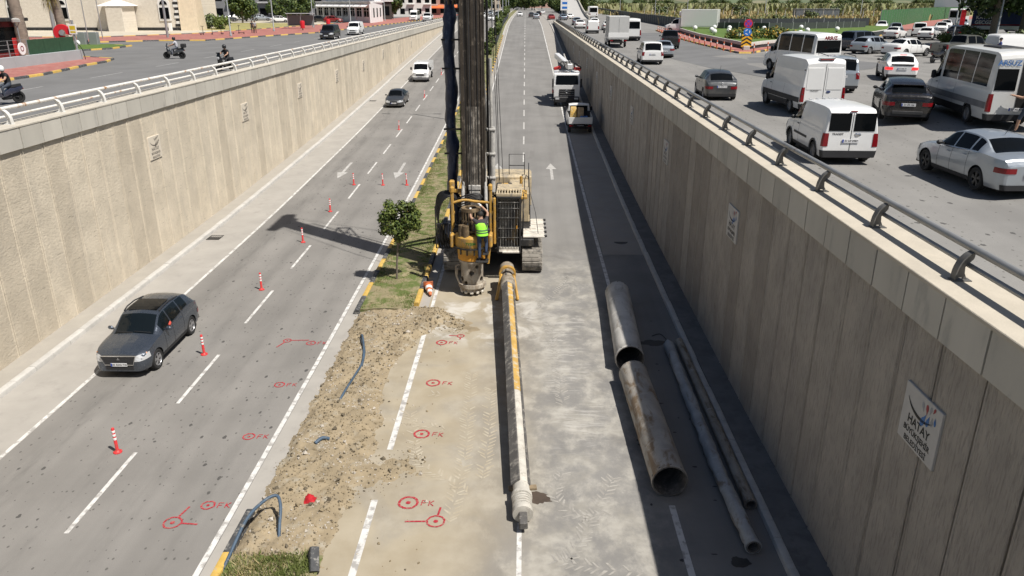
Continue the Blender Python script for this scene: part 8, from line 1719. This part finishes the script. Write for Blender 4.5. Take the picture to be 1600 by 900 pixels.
for i, (x, y, s_) in enumerate(((44.6, 81, .6), (45.8, 83.2, .7), (47.6, 86.4, .75), (46.5, 78.2, .65), (49.5, 80, .7), (52.5, 81, .7), (50.2, 90, .75), (44.2, 85.2, .55))): place_tree('shrub', (BUA, BUB)[i % 2], (x, y, UR + .1), i, s_, 'shrub in the bed below the blue billboard, %s by distance' % nth(sorted([81, 83.2, 86.4, 78.2, 80, 81.01, 90, 85.2]).index({5: 81.01}.get(i, y)) + 1), 'shrubs below the billboard', 'shrub')
wb = thing('waste_container', 'dark green waste container under the pines at the right edge', 'bin', (46.5, 71.5, UR)); MB().box((0, 0, .75), (1.9, 1.1, 1.1), bev=.06).build('body', M('bin_green', (.03, .07, .05), .6), wb); MB().box((0, 0, 1.35), (2.0, 1.2, .12), bev=.04).build('lid', MATS['bin_green'], wb)
for s_ in (-1, 1): MB().cyl((s_ * .8, -.45, .1), (s_ * .86, -.45, .1), .1, n=10).build('castor', m_tyre, wb)
# overpass ramp and direction sign
orp = thing('overpass_ramp', 'pale overpass ramp rising away beyond the end of the right wall', 'bridge'); m_rc2 = M('ramp_surface', (.42, .41, .395), .9, var=.06, scale=.3); rpts = [(212, 11.2, 16.6, 6.97), (235, 12, 17.5, 7.3), (265, 13.2, 18.6, 8.4), (300, 14.5, 20, 10.0), (340, 16, 21.5, 12.0), (420, 19, 25, 15.0)]
m = MB()
for a, b in zip(rpts[:-1], rpts[1:]): m.quad((a[1], a[0], a[3]), (a[2], a[0], a[3]), (b[2], b[0], b[3]), (b[1], b[0], b[3]))
m.build('deck', m_rc2, orp)
for k, mt in ((1, m_cop), (2, m_cop)):
    m = MB()
    for a, b in zip(rpts[:-1], rpts[1:]):
        for o_ in (0, .3):
            q = [(a[k] + o_, a[0], 6.5), (b[k] + o_, b[0], 6.5), (b[k] + o_, b[0], b[3] + .8), (a[k] + o_, a[0], a[3] + .8)]; m.quad(*(q if o_ else q[::-1]))
        m.quad((a[k], a[0], a[3] + .8), (a[k] + .3, a[0], a[3] + .8), (b[k] + .3, b[0], b[3] + .8), (b[k], b[0], b[3] + .8))
    m.quad((rpts[0][k], rpts[0][0], 6.5), (rpts[0][k] + .3, rpts[0][0], 6.5), (rpts[0][k] + .3, rpts[0][0], 7.77), (rpts[0][k], rpts[0][0], 7.77)); m.build('parapet', mt, orp)
ds = thing('direction_sign', 'white road sign with two blue panels at the foot of the overpass ramp', 'sign', (10.0, 208, UR)); MB().box((0, 0, 3.6), (2.0, .08, 2.7), bev=.02).build('board', m_refl, ds)
for z_ in (4.0, 2.9): MB().box((.05, -.045, z_), (1.3, .01, .55)).build('blue_panel', MATS['sign_blue'], ds)
for s_ in (-.6, .6): MB().box((s_, .06, 1.2), (.12, .1, 2.4)).build('leg', m_galv, ds)
# far trees closing the view
rt = random.Random(41)
for i in range(26):
    x = (-20, -8, 8, 12, 24, 28)[i % 6] + rt.uniform(-4, 4) + (i // 6) * rt.uniform(-6, 6); y = 420 + rt.uniform(0, 160) if abs(x) < 9 else 330 + rt.uniform(0, 200)
    place_tree('roadside_tree', (TRA, TRB)[i % 2], (x, y, 6.8), i, rt.uniform(.9, 1.5), '%s of the far roadside trees counted outwards from the road' % nth(i + 1), 'far roadside trees')
for i in range(64):
    x = 36 + i * 6.6 + rt.uniform(-3, 3); y = 430 + rt.uniform(0, 50) + i
    place_tree('skyline_tree', (TRA, TRB)[i % 2], (x, y, 6.8), i, (lambda q: (q * 1.15, q * 1.15, q * .8))(rt.uniform(.8, 1.35)), 'skyline tree behind the reeds, %s from the left' % nth(i + 1), 'skyline trees')
for i in range(16):
    x = -60 - i * 17 + rt.uniform(-5, 5); y = 330 + rt.uniform(0, 60)
    place_tree('skyline_tree', (TRA, TRB)[i % 2], (x, y, 6.7), i, rt.uniform(1.3, 2.0), 'skyline tree behind the left town, %s from the road' % nth(i + 1), 'skyline trees on the left')
hm = MB(); P = []
for i in range(61):
    x = -2600 + i * 5200 / 60; P.append((x, 2900 + 300 * math.sin(i * .7), 6.8 + 90 + 60 * noise2(i * .33, 2.0, 1)))
for a, b in zip(P[:-1], P[1:]): hm.quad((a[0], 2000, 6.8), (b[0], 2000, 6.8), b, a); hm.quad(a, b, (b[0], b[1] + 900, 6.8), (a[0], a[1] + 900, 6.8))
hm.build('hills', M('hill_green', (.10, .13, .07), .95, var=.3, scale=.004, col2=(.22, .2, .13)), kind='structure', smooth=80)
